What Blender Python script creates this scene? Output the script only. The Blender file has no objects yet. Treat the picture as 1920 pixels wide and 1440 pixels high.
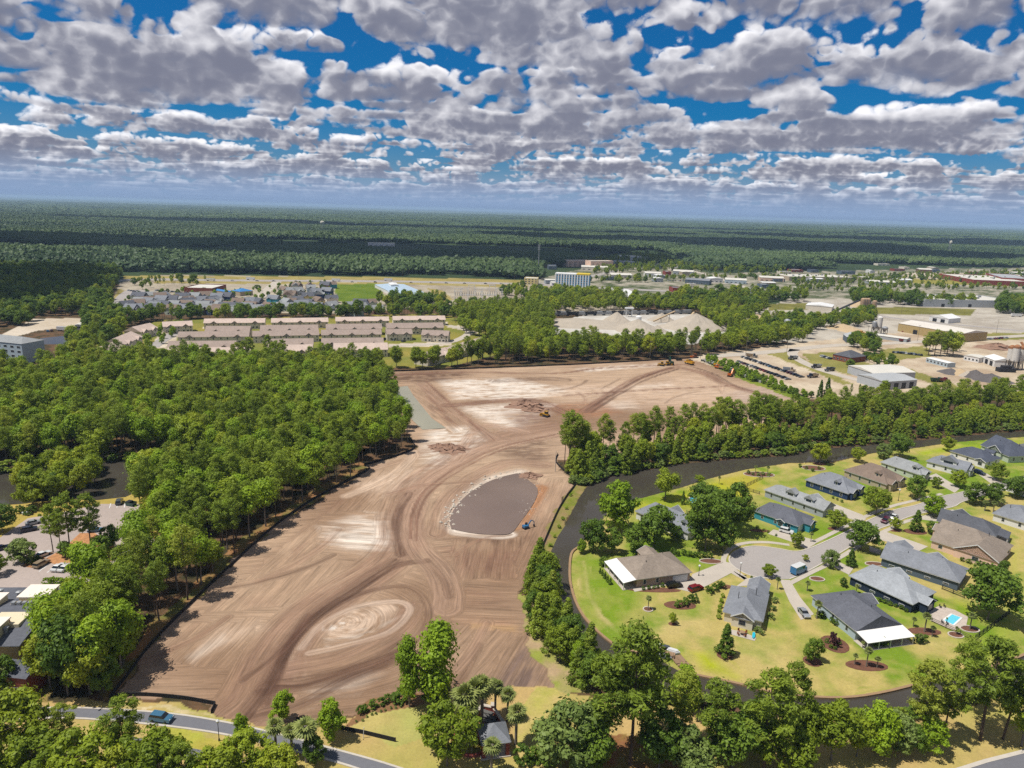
import bpy, math, random
import numpy as np
from mathutils import Matrix, Vector
random.seed(7)
RS = np.random.RandomState(11)
S = bpy.context.scene
COL = S.collection

# ------------------------------------------------------------------ camera
HC = 105.0                       # flying height of the camera, metres
FOC = 1330.0                     # focal length in pixels of the 1920 x 1440 photograph
PITCH = math.radians(13.75)
ROLL = math.atan(58 / 1920)
cr, sr, cp, sp = math.cos(ROLL), math.sin(ROLL), math.cos(PITCH), math.sin(PITCH)
r0, u0, F0 = Vector((1, 0, 0)), Vector((0, sp, cp)), Vector((0, cp, -sp))
RV = r0 * cr + u0 * sr
UV = u0 * cr - r0 * sr
cam_d = bpy.data.cameras.new('camera')
cam = bpy.data.objects.new('camera', cam_d)
COL.objects.link(cam)
M = Matrix((RV, UV, -F0)).transposed().to_4x4()
M.translation = (0, 0, HC)
cam.matrix_world = M
cam_d.sensor_width = 36
cam_d.sensor_fit = 'HORIZONTAL'
cam_d.lens = 36 * FOC / 1920
cam_d.clip_start = 1
cam_d.clip_end = 150000
S.camera = cam

# ------------------------------------------------------------------ light and exposure
SUN_EL = math.radians(65)
SUN_DIR = Vector((-0.90, -0.30, 0)).normalized()      # horizontal direction towards the sun
sun_d = bpy.data.lights.new('sun', 'SUN')
sun_d.energy = 3.9
sun_d.angle = math.radians(0.53)
sun_d.color = (1.0, 0.955, 0.88)
sun = bpy.data.objects.new('sun', sun_d)
COL.objects.link(sun)
to_sun = Vector((SUN_DIR.x * math.cos(SUN_EL), SUN_DIR.y * math.cos(SUN_EL), math.sin(SUN_EL)))
sun.rotation_euler = to_sun.to_track_quat('Z', 'Y').to_euler()
sun.location = (0, 0, 300)
S.view_settings.view_transform = 'Standard'
S.view_settings.look = 'None'
S.view_settings.exposure = 0.5
S.view_settings.gamma = 1.0
S.view_settings.use_curve_mapping = False
S.cycles.max_bounces = 6
S.cycles.diffuse_bounces = 3
S.cycles.glossy_bounces = 3
S.cycles.transmission_bounces = 3
S.cycles.transparent_max_bounces = 8
S.cycles.volume_bounces = 0
S.cycles.use_denoising = False


class NT:
    """small helper to wire shader nodes"""
    def __init__(self, tree):
        self.t = tree

    def n(self, typ, **kw):
        nd = self.t.nodes.new(typ)
        for k, v in kw.items():
            setattr(nd, k, v)
        return nd

    def put(self, sock, v):
        if isinstance(v, bpy.types.NodeSocket):
            self.t.links.new(v, sock)
        else:
            sock.default_value = v

    def math(self, op, a, b=0.0, c=None, clamp=False):
        nd = self.n('ShaderNodeMath', operation=op, use_clamp=clamp)
        self.put(nd.inputs[0], a)
        self.put(nd.inputs[1], b)
        if c is not None:
            self.put(nd.inputs[2], c)
        return nd.outputs[0]

    def mix(self, f, a, b, blend='MIX'):
        nd = self.n('ShaderNodeMix', data_type='RGBA', blend_type=blend)
        self.put(nd.inputs[0], f)
        self.put(nd.inputs[6], a if isinstance(a, bpy.types.NodeSocket) else (*a, 1))
        self.put(nd.inputs[7], b if isinstance(b, bpy.types.NodeSocket) else (*b, 1))
        return nd.outputs[2]

    def noise(self, vec, scale, detail=3, rough=0.5, dim='3D', w=None):
        nd = self.n('ShaderNodeTexNoise', noise_dimensions=dim)
        if vec is not None:
            self.put(nd.inputs['Vector'], vec)
        nd.inputs['Scale'].default_value = scale
        nd.inputs['Detail'].default_value = detail
        nd.inputs['Roughness'].default_value = rough
        return nd.outputs['Fac']

    def ramp(self, f, a, b):
        """linear step of f from a..b to 0..1"""
        nd = self.n('ShaderNodeMapRange')
        nd.clamp = True
        self.put(nd.inputs[0], f)
        nd.inputs[1].default_value = a
        nd.inputs[2].default_value = b
        return nd.outputs[0]

    def smooth(self, f, a, b):
        nd = self.n('ShaderNodeMapRange', interpolation_type='SMOOTHSTEP')
        self.put(nd.inputs[0], f)
        nd.inputs[1].default_value = a
        nd.inputs[2].default_value = b
        return nd.outputs[0]

    def vmul(self, v, s):
        nd = self.n('ShaderNodeVectorMath', operation='MULTIPLY')
        self.put(nd.inputs[0], v)
        self.put(nd.inputs[1], s)
        return nd.outputs[0]

    def vadd(self, v, s):
        nd = self.n('ShaderNodeVectorMath', operation='ADD')
        self.put(nd.inputs[0], v)
        self.put(nd.inputs[1], s)
        return nd.outputs[0]

    def vec(self, x, y, z):
        nd = self.n('ShaderNodeCombineXYZ')
        for i, v in enumerate((x, y, z)):
            self.put(nd.inputs[i], v)
        return nd.outputs[0]


def build_world():
    w = bpy.data.worlds.new('World')
    S.world = w
    w.use_nodes = True
    t = w.node_tree
    t.nodes.clear()
    N = NT(t)
    out = N.n('ShaderNodeOutputWorld')
    bg = N.n('ShaderNodeBackground')
    t.links.new(bg.outputs[0], out.inputs[0])
    bg.inputs[1].default_value = 0.078
    sky = N.n('ShaderNodeTexSky', sky_type='NISHITA')
    sky.sun_disc = False
    sky.sun_elevation = SUN_EL
    sky.sun_rotation = math.atan2(SUN_DIR.x, SUN_DIR.y)
    sky.air_density = 1.0
    sky.dust_density = 0.6
    sky.ozone_density = 2.5
    tc = N.n('ShaderNodeTexCoord')
    d = tc.outputs['Generated']
    sep = N.n('ShaderNodeSeparateXYZ')
    t.links.new(d, sep.inputs[0])
    z = N.math('MAXIMUM', sep.outputs[2], 0.0)
    # deep blue between the clouds, paler towards the horizon
    blue = N.mix(1.0, sky.outputs[0], (0.045, 0.36, 0.66), 'MULTIPLY')
    pale = N.mix(1.0, sky.outputs[0], (0.26, 0.46, 0.76), 'MULTIPLY')
    base = N.mix(N.smooth(z, 0.02, 0.13), pale, blue)
    inv = N.math('DIVIDE', 1.0, N.math('ADD', z, 0.022))
    P = N.vmul(N.vec(sep.outputs[0], sep.outputs[1], 0.0), N.vec(inv, inv, inv))
    K = 12

    def billow(v, sc):
        return N.math('ABSOLUTE', N.math('MULTIPLY_ADD', N.noise(v, sc, 0, 0.5), 2.0, -1.0))
    def ragged(v, k=1.0):
        e = N.math('MULTIPLY_ADD', billow(v, 10.0 * k), 0.44, N.math('MULTIPLY', billow(v, 23.0 * k), 0.30))
        return N.math('MULTIPLY_ADD', billow(v, 50.0 * k), 0.20, N.math('MULTIPLY_ADD', N.noise(v, 90.0 * k, 3, 0.6), 0.14, e))
    D = N.vmul(d, (1.0, 1.0, 1.35))
    low = N.smooth(z, 0.16, 0.05)
    Dl = N.vadd(D, (-0.011, 0.0, 0.020))
    mixf = lambda a_, b_: N.math('MULTIPLY_ADD', N.math('SUBTRACT', b_, a_), low, a_)
    rg = mixf(ragged(D), ragged(D, 2.1))
    rl = N.math('SUBTRACT', rg, mixf(ragged(Dl), ragged(N.vadd(D, (-0.005, 0.0, 0.010)), 2.1)))
    cur = base
    for k in range(K - 1, -1, -1):
        fk = k / (K - 1)
        hk = 1.0 + 0.15 * fk
        pk = N.vadd(N.vmul(P, (hk, hk, hk)), (1.2, 14.5, 0.42 * fk + 3.1))
        big = N.noise(pk, 0.56, 3, 0.5)
        b1 = billow(pk, 1.8)
        n1 = N.math('MULTIPLY_ADD', b1, 0.16, N.math('MULTIPLY_ADD', rg, 0.42, N.math('MULTIPLY', big, 0.62)))
        thr = 0.414 + 0.10 * fk ** 1.5
        a = N.smooth(n1, thr, thr + 0.046)
        a = N.math('MULTIPLY', a, 0.62 if k else 0.7)
        dens = N.math('SUBTRACT', n1, thr)
        lit = N.math('MULTIPLY_ADD', rl, 2.1, 0.20 + 1.0 * fk ** 0.8)
        lit = N.math('SUBTRACT', lit, N.math('MULTIPLY', dens, 2.2 * (1 - fk)), clamp=True)
        c = N.mix(lit, (1.80, 1.92, 2.60), (9.9, 9.8, 10.1))
        cur = N.mix(a, cur, c)
    hz = N.smooth(z, 0.002, 0.062)
    haze = N.mix(N.smooth(z, 0.0, 0.05), (2.35, 3.35, 5.2), (2.6, 3.7, 5.7))
    cur = N.mix(hz, haze, cur)
    t.links.new(cur, bg.inputs[0])
    w.cycles.sampling_method = 'MANUAL'
    w.cycles.sample_map_resolution = 512


build_world()

# ------------------------------------------------------------------ photograph <-> ground


def G(px, py, z=0.0):
    """where the sight line through a photograph pixel meets height z"""
    dx, dy = px - 960.0, py - 720.0
    d = F0 * FOC + RV * dx - UV * dy
    t = (z - HC) / d.z
    return Vector((d.x * t, d.y * t, z))


def to_px(x, y, z=0.0):
    X, Y, Z = x, y, z - HC
    a = X * RV.x + Y * RV.y + Z * RV.z
    b = X * UV.x + Y * UV.y + Z * UV.z
    c = X * F0.x + Y * F0.y + Z * F0.z
    return 960 + FOC * a / c, 720 - FOC * b / c


def hexc(h, k=1.0):
    h = h.lstrip('#')
    c = [int(h[i:i + 2], 16) / 255 for i in (0, 2, 4)]
    return tuple(k * ((x / 12.92) if x <= 0.04045 else ((x + 0.055) / 1.055) ** 2.4) for x in c)


# ------------------------------------------------------------------ materials
MATS = {}


def pmat(name, col, rough=0.8, metal=0.0, var=0.12, scale=0.6, spec=0.3, fine=6.0, bump=0.0, coat=0.0):
    """plain painted / mineral surface with noise in its colour"""
    if name in MATS:
        return MATS[name]
    col = tuple(c * .84 for c in col)
    m = bpy.data.materials.new(name)
    m.use_nodes = True
    t = m.node_tree
    N = NT(t)
    b = t.nodes['Principled BSDF']
    tc = N.n('ShaderNodeTexCoord')
    n1 = N.noise(tc.outputs['Object'], scale, 3)
    n2 = N.noise(tc.outputs['Object'], fine, 2)
    f = N.math('ADD', N.math('MULTIPLY', n1, 0.6), N.math('MULTIPLY', n2, 0.4))
    f = N.ramp(f, 0.3, 0.7)
    lo = tuple(c * (1 - var) for c in col)
    hi = tuple(min(1, c * (1 + var)) for c in col)
    t.links.new(N.mix(f, lo, hi), b.inputs['Base Color'])
    b.inputs['Roughness'].default_value = rough
    b.inputs['Metallic'].default_value = metal
    b.inputs['Specular IOR Level'].default_value = spec
    b.inputs['Coat Weight'].default_value = coat
    if bump:
        bp = N.n('ShaderNodeBump')
        bp.inputs['Strength'].default_value = bump
        t.links.new(n2, bp.inputs['Height'])
        t.links.new(bp.outputs[0], b.inputs['Normal'])
    MATS[name] = m
    return m


def roofmat(name, col):
    """shingles: tabs of slightly different tone in courses"""
    if name in MATS:
        return MATS[name]
    m = bpy.data.materials.new(name)
    m.use_nodes = True
    t = m.node_tree
    N = NT(t)
    b = t.nodes['Principled BSDF']
    tc = N.n('ShaderNodeTexCoord')
    col = tuple(c * .86 for c in col)
    v = N.vmul(tc.outputs['Object'], (0.9, 0.9, 3.2))
    n1 = N.noise(v, 1.6, 3, 0.7)
    n2 = N.noise(tc.outputs['Object'], 0.25, 3)
    n3 = N.noise(N.vmul(tc.outputs['Object'], (1.0, 1.0, 0.15)), 0.7, 4, 0.65)
    f = N.math('ADD', N.math('MULTIPLY', n1, 0.45), N.math('ADD', N.math('MULTIPLY', n2, 0.25), N.math('MULTIPLY', n3, 0.30)))
    t.links.new(N.mix(N.ramp(f, 0.3, 0.7), tuple(c * 0.68 for c in col), tuple(min(1, c * 1.32) for c in col)), b.inputs['Base Color'])
    b.inputs['Roughness'].default_value = 0.85
    b.inputs['Specular IOR Level'].default_value = 0.25
    bp = N.n('ShaderNodeBump')
    bp.inputs['Strength'].default_value = 0.4
    bp.inputs['Distance'].default_value = 0.05
    t.links.new(n1, bp.inputs['Height'])
    t.links.new(bp.outputs[0], b.inputs['Normal'])
    MATS[name] = m
    return m


def glassmat(name='window_glass', col=(0.02, 0.03, 0.04)):
    if name in MATS:
        return MATS[name]
    m = pmat(name, col, rough=0.08, var=0.1, spec=0.6)
    return m


def watermat(name, col, bumpd=0.03, rough=0.06, spec=0.5):
    m = bpy.data.materials.new(name)
    m.use_nodes = True
    t = m.node_tree
    N = NT(t)
    b = t.nodes['Principled BSDF']
    geo = N.n('ShaderNodeNewGeometry')
    n1 = N.noise(geo.outputs['Position'], 0.03, 3)
    n2 = N.noise(N.vmul(geo.outputs['Position'], (1.0, 0.6, 1.0)), 1.1, 3, 0.6)
    t.links.new(N.mix(N.ramp(n1, 0.35, 0.65), tuple(c * 0.88 for c in col), tuple(c * 1.12 for c in col)), b.inputs['Base Color'])
    b.inputs['Roughness'].default_value = rough
    b.inputs['IOR'].default_value = 1.33
    b.inputs['Specular IOR Level'].default_value = spec
    bp = N.n('ShaderNodeBump')
    bp.inputs['Strength'].default_value = 0.35
    bp.inputs['Distance'].default_value = bumpd
    t.links.new(n2, bp.inputs['Height'])
    t.links.new(bp.outputs[0], b.inputs['Normal'])
    MATS[name] = m
    return m


def leafmat(name, dark, light, trans=0.28, warm=None):
    """foliage: colour varies from tree to tree and from clump to clump"""
    m = bpy.data.materials.new(name)
    m.use_nodes = True
    t = m.node_tree
    t.nodes.clear()
    N = NT(t)
    out = N.n('ShaderNodeOutputMaterial')
    oi = N.n('ShaderNodeObjectInfo')
    at = N.n('ShaderNodeAttribute', attribute_name='tint')
    rnd = oi.outputs['Random']
    f = N.math('ADD', N.math('MULTIPLY', rnd, 0.50), N.math('MULTIPLY', at.outputs['Fac'], 0.55), clamp=True)
    col = N.mix(f, dark, light)
    if warm:
        r2 = N.math('FRACT', N.math('MULTIPLY', rnd, 17.3))
        col = N.mix(N.math('MULTIPLY', N.ramp(r2, 0.72, 1.0), 0.7), col, warm)
    df = N.n('ShaderNodeBsdfPrincipled')
    df.inputs['Roughness'].default_value = 0.55
    df.inputs['Specular IOR Level'].default_value = 0.22
    tl = N.n('ShaderNodeBsdfTranslucent')
    t.links.new(col, df.inputs['Base Color'])
    t.links.new(N.mix(1.0, col, (1.25, 1.2, 0.6), 'MULTIPLY'), tl.inputs['Color'])
    mx = N.n('ShaderNodeMixShader')
    mx.inputs[0].default_value = trans
    t.links.new(df.outputs[0], mx.inputs[1])
    t.links.new(tl.outputs[0], mx.inputs[2])
    t.links.new(mx.outputs[0], out.inputs[0])
    MATS[name] = m
    return m


# ------------------------------------------------------------------ objects


def tag(o, label=None, cat=None, group=None, kind=None):
    if label:
        o['label'] = label
    if cat:
        o['category'] = cat
    if group:
        o['group'] = group
    if kind:
        o['kind'] = kind
    return o


def empty(name, loc, rz=0.0):
    o = bpy.data.objects.new(name, None)
    COL.objects.link(o)
    o.location = loc
    o.rotation_euler = (0, 0, rz)
    o.empty_display_size = 0.5
    return o


def link(name, mesh, parent=None, mat=None):
    o = bpy.data.objects.new(name, mesh)
    COL.objects.link(o)
    if parent is not None:
        o.parent = parent
    if mat is not None:
        if not mesh.materials:
            mesh.materials.append(mat)
        o.material_slots[0].link = 'OBJECT'
        o.material_slots[0].material = mat
    return o


def mesh_np(name, V, Fc, mats=(), smooth=False, attrs=None, fmat=None):
    V = np.asarray(V, dtype=np.float32)
    Fc = np.asarray(Fc, dtype=np.int32)
    me = bpy.data.meshes.new(name)
    k = Fc.shape[1]
    me.vertices.add(len(V))
    me.vertices.foreach_set('co', V.ravel())
    me.loops.add(Fc.size)
    me.loops.foreach_set('vertex_index', Fc.ravel())
    me.polygons.add(len(Fc))
    me.polygons.foreach_set('loop_start', np.arange(0, Fc.size, k, dtype=np.int32))
    me.polygons.foreach_set('use_smooth', np.full(len(Fc), smooth, dtype=bool))
    for m in mats:
        me.materials.append(m)
    if fmat is not None:
        me.polygons.foreach_set('material_index', np.asarray(fmat, dtype=np.int32))
    for nm, (typ, arr) in (attrs or {}).items():
        a = me.attributes.new(nm, typ, 'POINT')
        key = {'FLOAT': 'value', 'FLOAT_VECTOR': 'vector', 'FLOAT_COLOR': 'color', 'INT': 'value'}[typ]
        a.data.foreach_set(key, np.asarray(arr, dtype=np.int32 if typ == 'INT' else np.float32).ravel())
    me.update(calc_edges=True)
    return me


class MB:
    """collects shapes; build() links them as one mesh object"""
    def __init__(self):
        self.v, self.f, self.m = [], [], []
        self.cm = 0

    def add(self, vs, fs):
        o = len(self.v)
        self.v += [tuple(p) for p in vs]
        self.f += [tuple(i + o for i in f) for f in fs]
        self.m += [self.cm] * len(fs)
        return self

    def box(self, x0, y0, z0, x1, y1, z1):
        return self.add([(x0, y0, z0), (x1, y0, z0), (x1, y1, z0), (x0, y1, z0), (x0, y0, z1), (x1, y0, z1), (x1, y1, z1), (x0, y1, z1)],
                        [(0, 3, 2, 1), (4, 5, 6, 7), (0, 1, 5, 4), (1, 2, 6, 5), (2, 3, 7, 6), (3, 0, 4, 7)])

    def cbox(self, c, s, rz=0.0, taper=1.0):
        a, b, h = s[0] / 2, s[1] / 2, s[2] / 2
        cs, sn = math.cos(rz), math.sin(rz)
        pts = []
        for z, k in ((-h, 1), (h, taper)):
            for x, y in ((-a, -b), (a, -b), (a, b), (-a, b)):
                x, y = x * k, y * k
                pts.append((c[0] + x * cs - y * sn, c[1] + x * sn + y * cs, c[2] + z))
        return self.add(pts, [(0, 3, 2, 1), (4, 5, 6, 7), (0, 1, 5, 4), (1, 2, 6, 5), (2, 3, 7, 6), (3, 0, 4, 7)])

    def prism(self, poly, z0, z1):
        n = len(poly)
        a = sum(poly[i][0] * poly[(i + 1) % n][1] - poly[(i + 1) % n][0] * poly[i][1] for i in range(n))
        if a < 0:
            poly = poly[::-1]
        return self.add([(x, y, z0) for x, y in poly] + [(x, y, z1) for x, y in poly],
                        [tuple(range(n - 1, -1, -1)), tuple(range(n, 2 * n))] + [(i, (i + 1) % n, n + (i + 1) % n, n + i) for i in range(n)])

    def tube(self, p0, p1, r0_, r1_=None, n=6, caps=True):
        p0, p1 = Vector(p0), Vector(p1)
        r1_ = r0_ if r1_ is None else r1_
        ax = (p1 - p0).normalized()
        a = ax.orthogonal().normalized()
        b = ax.cross(a)
        vs = []
        for p, r in ((p0, r0_), (p1, r1_)):
            for i in range(n):
                t = 2 * math.pi * i / n
                vs.append(p + (a * math.cos(t) + b * math.sin(t)) * r)
        fs = [(i, (i + 1) % n, n + (i + 1) % n, n + i) for i in range(n)]
        if caps:
            fs += [tuple(range(n - 1, -1, -1)), tuple(range(n, 2 * n))]
        return self.add(vs, fs)

    def lathe(self, prof, c=(0, 0, 0), n=16):
        vs, fs = [], []
        for r, z in prof:
            for i in range(n):
                t = 2 * math.pi * i / n
                vs.append((c[0] + r * math.cos(t), c[1] + r * math.sin(t), c[2] + z))
        for j in range(len(prof) - 1):
            for i in range(n):
                fs.append((j * n + i, j * n + (i + 1) % n, (j + 1) * n + (i + 1) % n, (j + 1) * n + i))
        fs.append(tuple(range(n - 1, -1, -1)))
        fs.append(tuple(range((len(prof) - 1) * n, len(prof) * n)))
        return self.add(vs, fs)

    def beam(self, p0, p1, w, h):
        """upright rectangular bar from p0 to p1"""
        p0, p1 = Vector(p0), Vector(p1)
        d = (p1 - p0)
        s = Vector((-d.y, d.x, 0))
        s = s.normalized() * (w / 2) if s.length > 1e-6 else Vector((w / 2, 0, 0))
        up = d.cross(s).normalized() * (-h / 2) if s.length else Vector((0, 0, h / 2))
        if up.z < 0:
            up = -up
        vs = [p0 - s - up, p0 + s - up, p0 + s + up, p0 - s + up, p1 - s - up, p1 + s - up, p1 + s + up, p1 - s + up]
        return self.add(vs, [(0, 1, 2, 3), (7, 6, 5, 4), (0, 4, 5, 1), (1, 5, 6, 2), (2, 6, 7, 3), (3, 7, 4, 0)])

    def mesh(self, name, mats=(), smooth=False):
        me = bpy.data.meshes.new(name)
        me.from_pydata(self.v, [], self.f)
        for m in mats:
            me.materials.append(m)
        if len(mats) > 1:
            me.polygons.foreach_set('material_index', np.array(self.m, dtype=np.int32))
        if smooth:
            me.polygons.foreach_set('use_smooth', np.ones(len(self.f), dtype=bool))
        me.update()
        return me

    def build(self, name, mat, parent=None, smooth=False):
        mats = mat if isinstance(mat, (list, tuple)) else (mat,)
        o = bpy.data.objects.new(name, self.mesh(name, mats, smooth))
        COL.objects.link(o)
        if parent is not None:
            o.parent = parent
        return o


def copy_tree(o, parent=None):
    c = o.copy()
    COL.objects.link(c)
    if parent is not None:
        c.parent = parent
    for ch in list(o.children):
        copy_tree(ch, c)
    return c


# ------------------------------------------------------------------ numpy helpers


def hash2(ix, iy, seed):
    h = (ix.astype(np.int64) * 374761393 + iy.astype(np.int64) * 668265263 + seed * 974711) & 0xFFFFFFFF
    h = ((h ^ (h >> 13)) * 1274126177) & 0xFFFFFFFF
    return ((h ^ (h >> 16)) & 0xFFFF) / 65535.0


def vnoise(x, y, seed=0):
    ix, iy = np.floor(x), np.floor(y)
    fx, fy = x - ix, y - iy
    fx, fy = fx * fx * (3 - 2 * fx), fy * fy * (3 - 2 * fy)
    a, b = hash2(ix, iy, seed), hash2(ix + 1, iy, seed)
    c, d = hash2(ix, iy + 1, seed), hash2(ix + 1, iy + 1, seed)
    return (a * (1 - fx) + b * fx) * (1 - fy) + (c * (1 - fx) + d * fx) * fy


def fbm(x, y, seed=0, oct=4):
    s, a, t = 0, 0.5, 0
    for i in range(oct):
        s = s + a * vnoise(x * 2 ** i, y * 2 ** i, seed + i * 17)
        t += a
        a *= 0.55
    return s / t


def inside(u, v, poly):
    r = np.zeros(u.shape, bool)
    n = len(poly)
    for i in range(n):
        x0, y0 = poly[i]
        x1, y1 = poly[(i + 1) % n]
        if y0 == y1:
            continue
        c = (y0 > v) != (y1 > v)
        r ^= c & (u < (x1 - x0) * (v - y0) / (y1 - y0) + x0)
    return r


def world_poly(poly):
    return [tuple(G(*p)[:2]) for p in poly]


def spline(pts, n=8):
    """Catmull-Rom through the points"""
    P = [np.array(p, float) for p in pts]
    P = [2 * P[0] - P[1]] + P + [2 * P[-1] - P[-2]]
    out = []
    for i in range(1, len(P) - 2):
        for k in range(n):
            t = k / n
            a, b, c, d = P[i - 1], P[i], P[i + 1], P[i + 2]
            out.append(0.5 * (2 * b + (c - a) * t + (2 * a - 5 * b + 4 * c - d) * t * t + (3 * b - a - 3 * c + d) * t ** 3))
    out.append(P[-2])
    return [tuple(p) for p in out]


def seg_dist(x, y, line):
    """distance, signed offset and length along a world polyline"""
    best = np.full(x.shape, 1e9)
    sgn = np.zeros(x.shape)
    al = np.zeros(x.shape)
    acc = 0.0
    for (x0, y0), (x1, y1) in zip(line[:-1], line[1:]):
        dx, dy = x1 - x0, y1 - y0
        L = math.hypot(dx, dy) or 1e-6
        t = np.clip(((x - x0) * dx + (y - y0) * dy) / L ** 2, 0, 1)
        ex, ey = x - x0 - t * dx, y - y0 - t * dy
        d = np.hypot(ex, ey)
        m = d < best
        best[m] = d[m]
        sgn[m] = np.sign(dx * ey - dy * ex)[m]
        al[m] = (acc + t * L)[m]
        acc += L
    return best, best * sgn, al
# ------------------------------------------------------------------ the ground, painted by what covers it
ys = [92.0]
while ys[-1] < 1900:
    y = ys[-1]
    ys.append(y + max(0.47, 0.95 * (y * y + HC * HC) / (HC * 709)))
NEAR_ROWS = len(ys)
while ys[-1] < 46000:
    ys.append(ys[-1] * 1.06)
YR = np.array(ys)
NC = 740
ct = np.linspace(-1, 1, NC)
half = 0.82 * YR + 34
X = (half[:, None] * ct[None, :])
Y = np.repeat(YR[:, None], NC, 1)
U, V = to_px(X, Y)


def warp(amp, sc, seed):
    wx = X + amp * (fbm(X / sc, Y / sc, seed, 3) - 0.5) * 2
    wy = Y + amp * (fbm(X / sc, Y / sc, seed + 5, 3) - 0.5) * 2
    return to_px(wx, wy)


U1, V1 = warp(3.0, 7.0, 3)
U2, V2 = warp(12.0, 25.0, 9)
NA, NB, NCs = fbm(X / 4, Y / 4, 21, 4), fbm(X / 16, Y / 16, 33, 4), fbm(X / 60, Y / 60, 41, 4)
# classes: 0 wood floor / far country, 1 bare dirt, 2 lawn, 3 gravel or sand yard, 4 rough field
CLS = np.zeros(X.shape, np.int8)
C = np.zeros(X.shape + (3,))
FLOW = np.zeros(X.shape + (3,))
rect = lambda a: np.array(a, float)


def blend(mask, c0, c1, n=None, lo=0.3, hi=0.7):
    f = np.clip(((NB if n is None else n) - lo) / (hi - lo), 0, 1)[..., None]
    c = rect(c0) * (1 - f) + rect(c1) * f
    C[mask] = c[mask]


def area(poly, c0, c1, cls, edge=1, n=None):
    u, v = ((U, V), (U1, V1), (U2, V2))[edge]
    m = inside(u, v, poly)
    blend(m, c0, c1, n)
    CLS[m] = cls
    return m


# wood floor near, closed canopy colours far away
blend(np.ones(X.shape, bool), (0.05, 0.045, 0.02), (0.15, 0.085, 0.045), NA)
far = Y > 900
blend(far, (0.030, 0.052, 0.020), (0.048, 0.075, 0.026), NCs)
band = fbm(X / 2600, Y / 900, 77, 4)
fmask = Y > 4000
fcol = np.clip((band - 0.35) / 0.3, 0, 1)[..., None]
fc = rect((0.030, 0.060, 0.022)) * (1 - fcol) + rect((0.12, 0.16, 0.05)) * fcol
C[fmask] = fc[fmask]

# ---- the cleared site
SITE = [(205, 1310), (243, 1262), (282, 1212), (350, 1142), (430, 1066), (500, 1002), (560, 958), (620, 922), (690, 886), (683, 874), (705, 868), (760, 852),
        (778, 838), (768, 822), (752, 790), (735, 752), (715, 715), (702, 697), (900, 690), (1100, 682), (1310, 670), (1345, 690), (1420, 712), (1515, 746), (1470, 770), (1440, 800),
        (1300, 835), (1150, 858), (1060, 862), (1046, 862), (1052, 880), (1082, 905), (1060, 935), (1042, 965), (1012, 1035), (985, 1085), (974, 1112), (980, 1180), (1004, 1228), (1030, 1262),
        (1045, 1285), (1000, 1312), (960, 1345), (870, 1330), (800, 1300), (738, 1318), (650, 1345), (600, 1356), (500, 1352), (430, 1345), (398, 1336), (405, 1322), (340, 1310), (260, 1304)]
siteM = area(SITE, hexc('#957860', .95), hexc('#bda186', .97), 1, 1, NCs)
dirt_fine = fbm(X / 2.2, Y / 2.2, 51, 3)


def flow_dir(mask, p0, p1):
    """parallel grading lines in a region: direction from one photograph point to another"""
    a, b = G(*p0), G(*p1)
    dx, dy = (b - a).normalized()[:2]
    FLOW[..., 0][mask] = (X * dx + Y * dy)[mask]
    FLOW[..., 1][mask] = (-X * dy + Y * dx)[mask] + RS.rand() * 50


flow_dir(siteM, (720, 700), (1340, 684))
regs = [([(205, 1310), (690, 886), (760, 850), (800, 900), (760, 1010), (745, 1060), (600, 1150), (500, 1330), (420, 1345)], (240, 1290), (640, 925)),
        ([(600, 960), (745, 960), (748, 1045), (690, 1075), (590, 1040)], (600, 1000), (750, 1010)),
        ([(330, 1150), (600, 1140), (520, 1190), (480, 1340), (215, 1310)], (250, 1290), (520, 1285)),
        ([(345, 1165), (500, 1160), (440, 1245), (285, 1245)], (300, 1240), (395, 1150)),
        ([(840, 1008), (1010, 1008), (985, 1085), (842, 1090)], (905, 1085), (918, 1010)),
        ([(842, 1090), (985, 1085), (978, 1185), (860, 1175)], (850, 1130), (980, 1135)),
        ([(850, 1170), (975, 1185), (900, 1300), (800, 1330), (780, 1260)], (830, 1290), (925, 1185)),
        ([(980, 1180), (1045, 1285), (960, 1345), (890, 1310)], (915, 1310), (990, 1185)),
        ([(1010, 890), (1082, 905), (975, 1110), (965, 1060)], (975, 1060), (1045, 900)),
        ([(735, 735), (810, 725), (880, 800), (850, 815), (745, 740)], (770, 735), (880, 815))]
for poly, a, b in regs:
    flow_dir(inside(U1, V1, poly) & siteM, a, b)
# the oval of raked soil in the lower part of the site
cx, cy = G(648, 1168)[:2]
ax = (G(765, 1130) - G(505, 1215))
La, ang = ax.length / 2, math.atan2(ax.y, ax.x)
ex, ey = (X - cx) * math.cos(ang) + (Y - cy) * math.sin(ang), -(X - cx) * math.sin(ang) + (Y - cy) * math.cos(ang)
Lb = 17.5
er = np.hypot(ex / La, ey / Lb) * (1 + .16 * (fbm(X / 30, Y / 30, 111, 3) - .5))
ovalM = (er < 1.75) & inside(U, V, [(470, 1345), (545, 1210), (640, 1125), (760, 1075), (800, 1060), (845, 1130), (830, 1250), (740, 1320), (600, 1356)]) & siteM
FLOW[..., 0][ovalM] = (np.arctan2(ey / Lb, ex / La) * La)[ovalM]
FLOW[..., 1][ovalM] = (er * Lb * 1.4)[ovalM]


def tone(mask, col, k):
    k = np.clip(k, 0, 1)[..., None]
    C[mask] = (C * (1 - k) + rect(col) * k)[mask]


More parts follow.
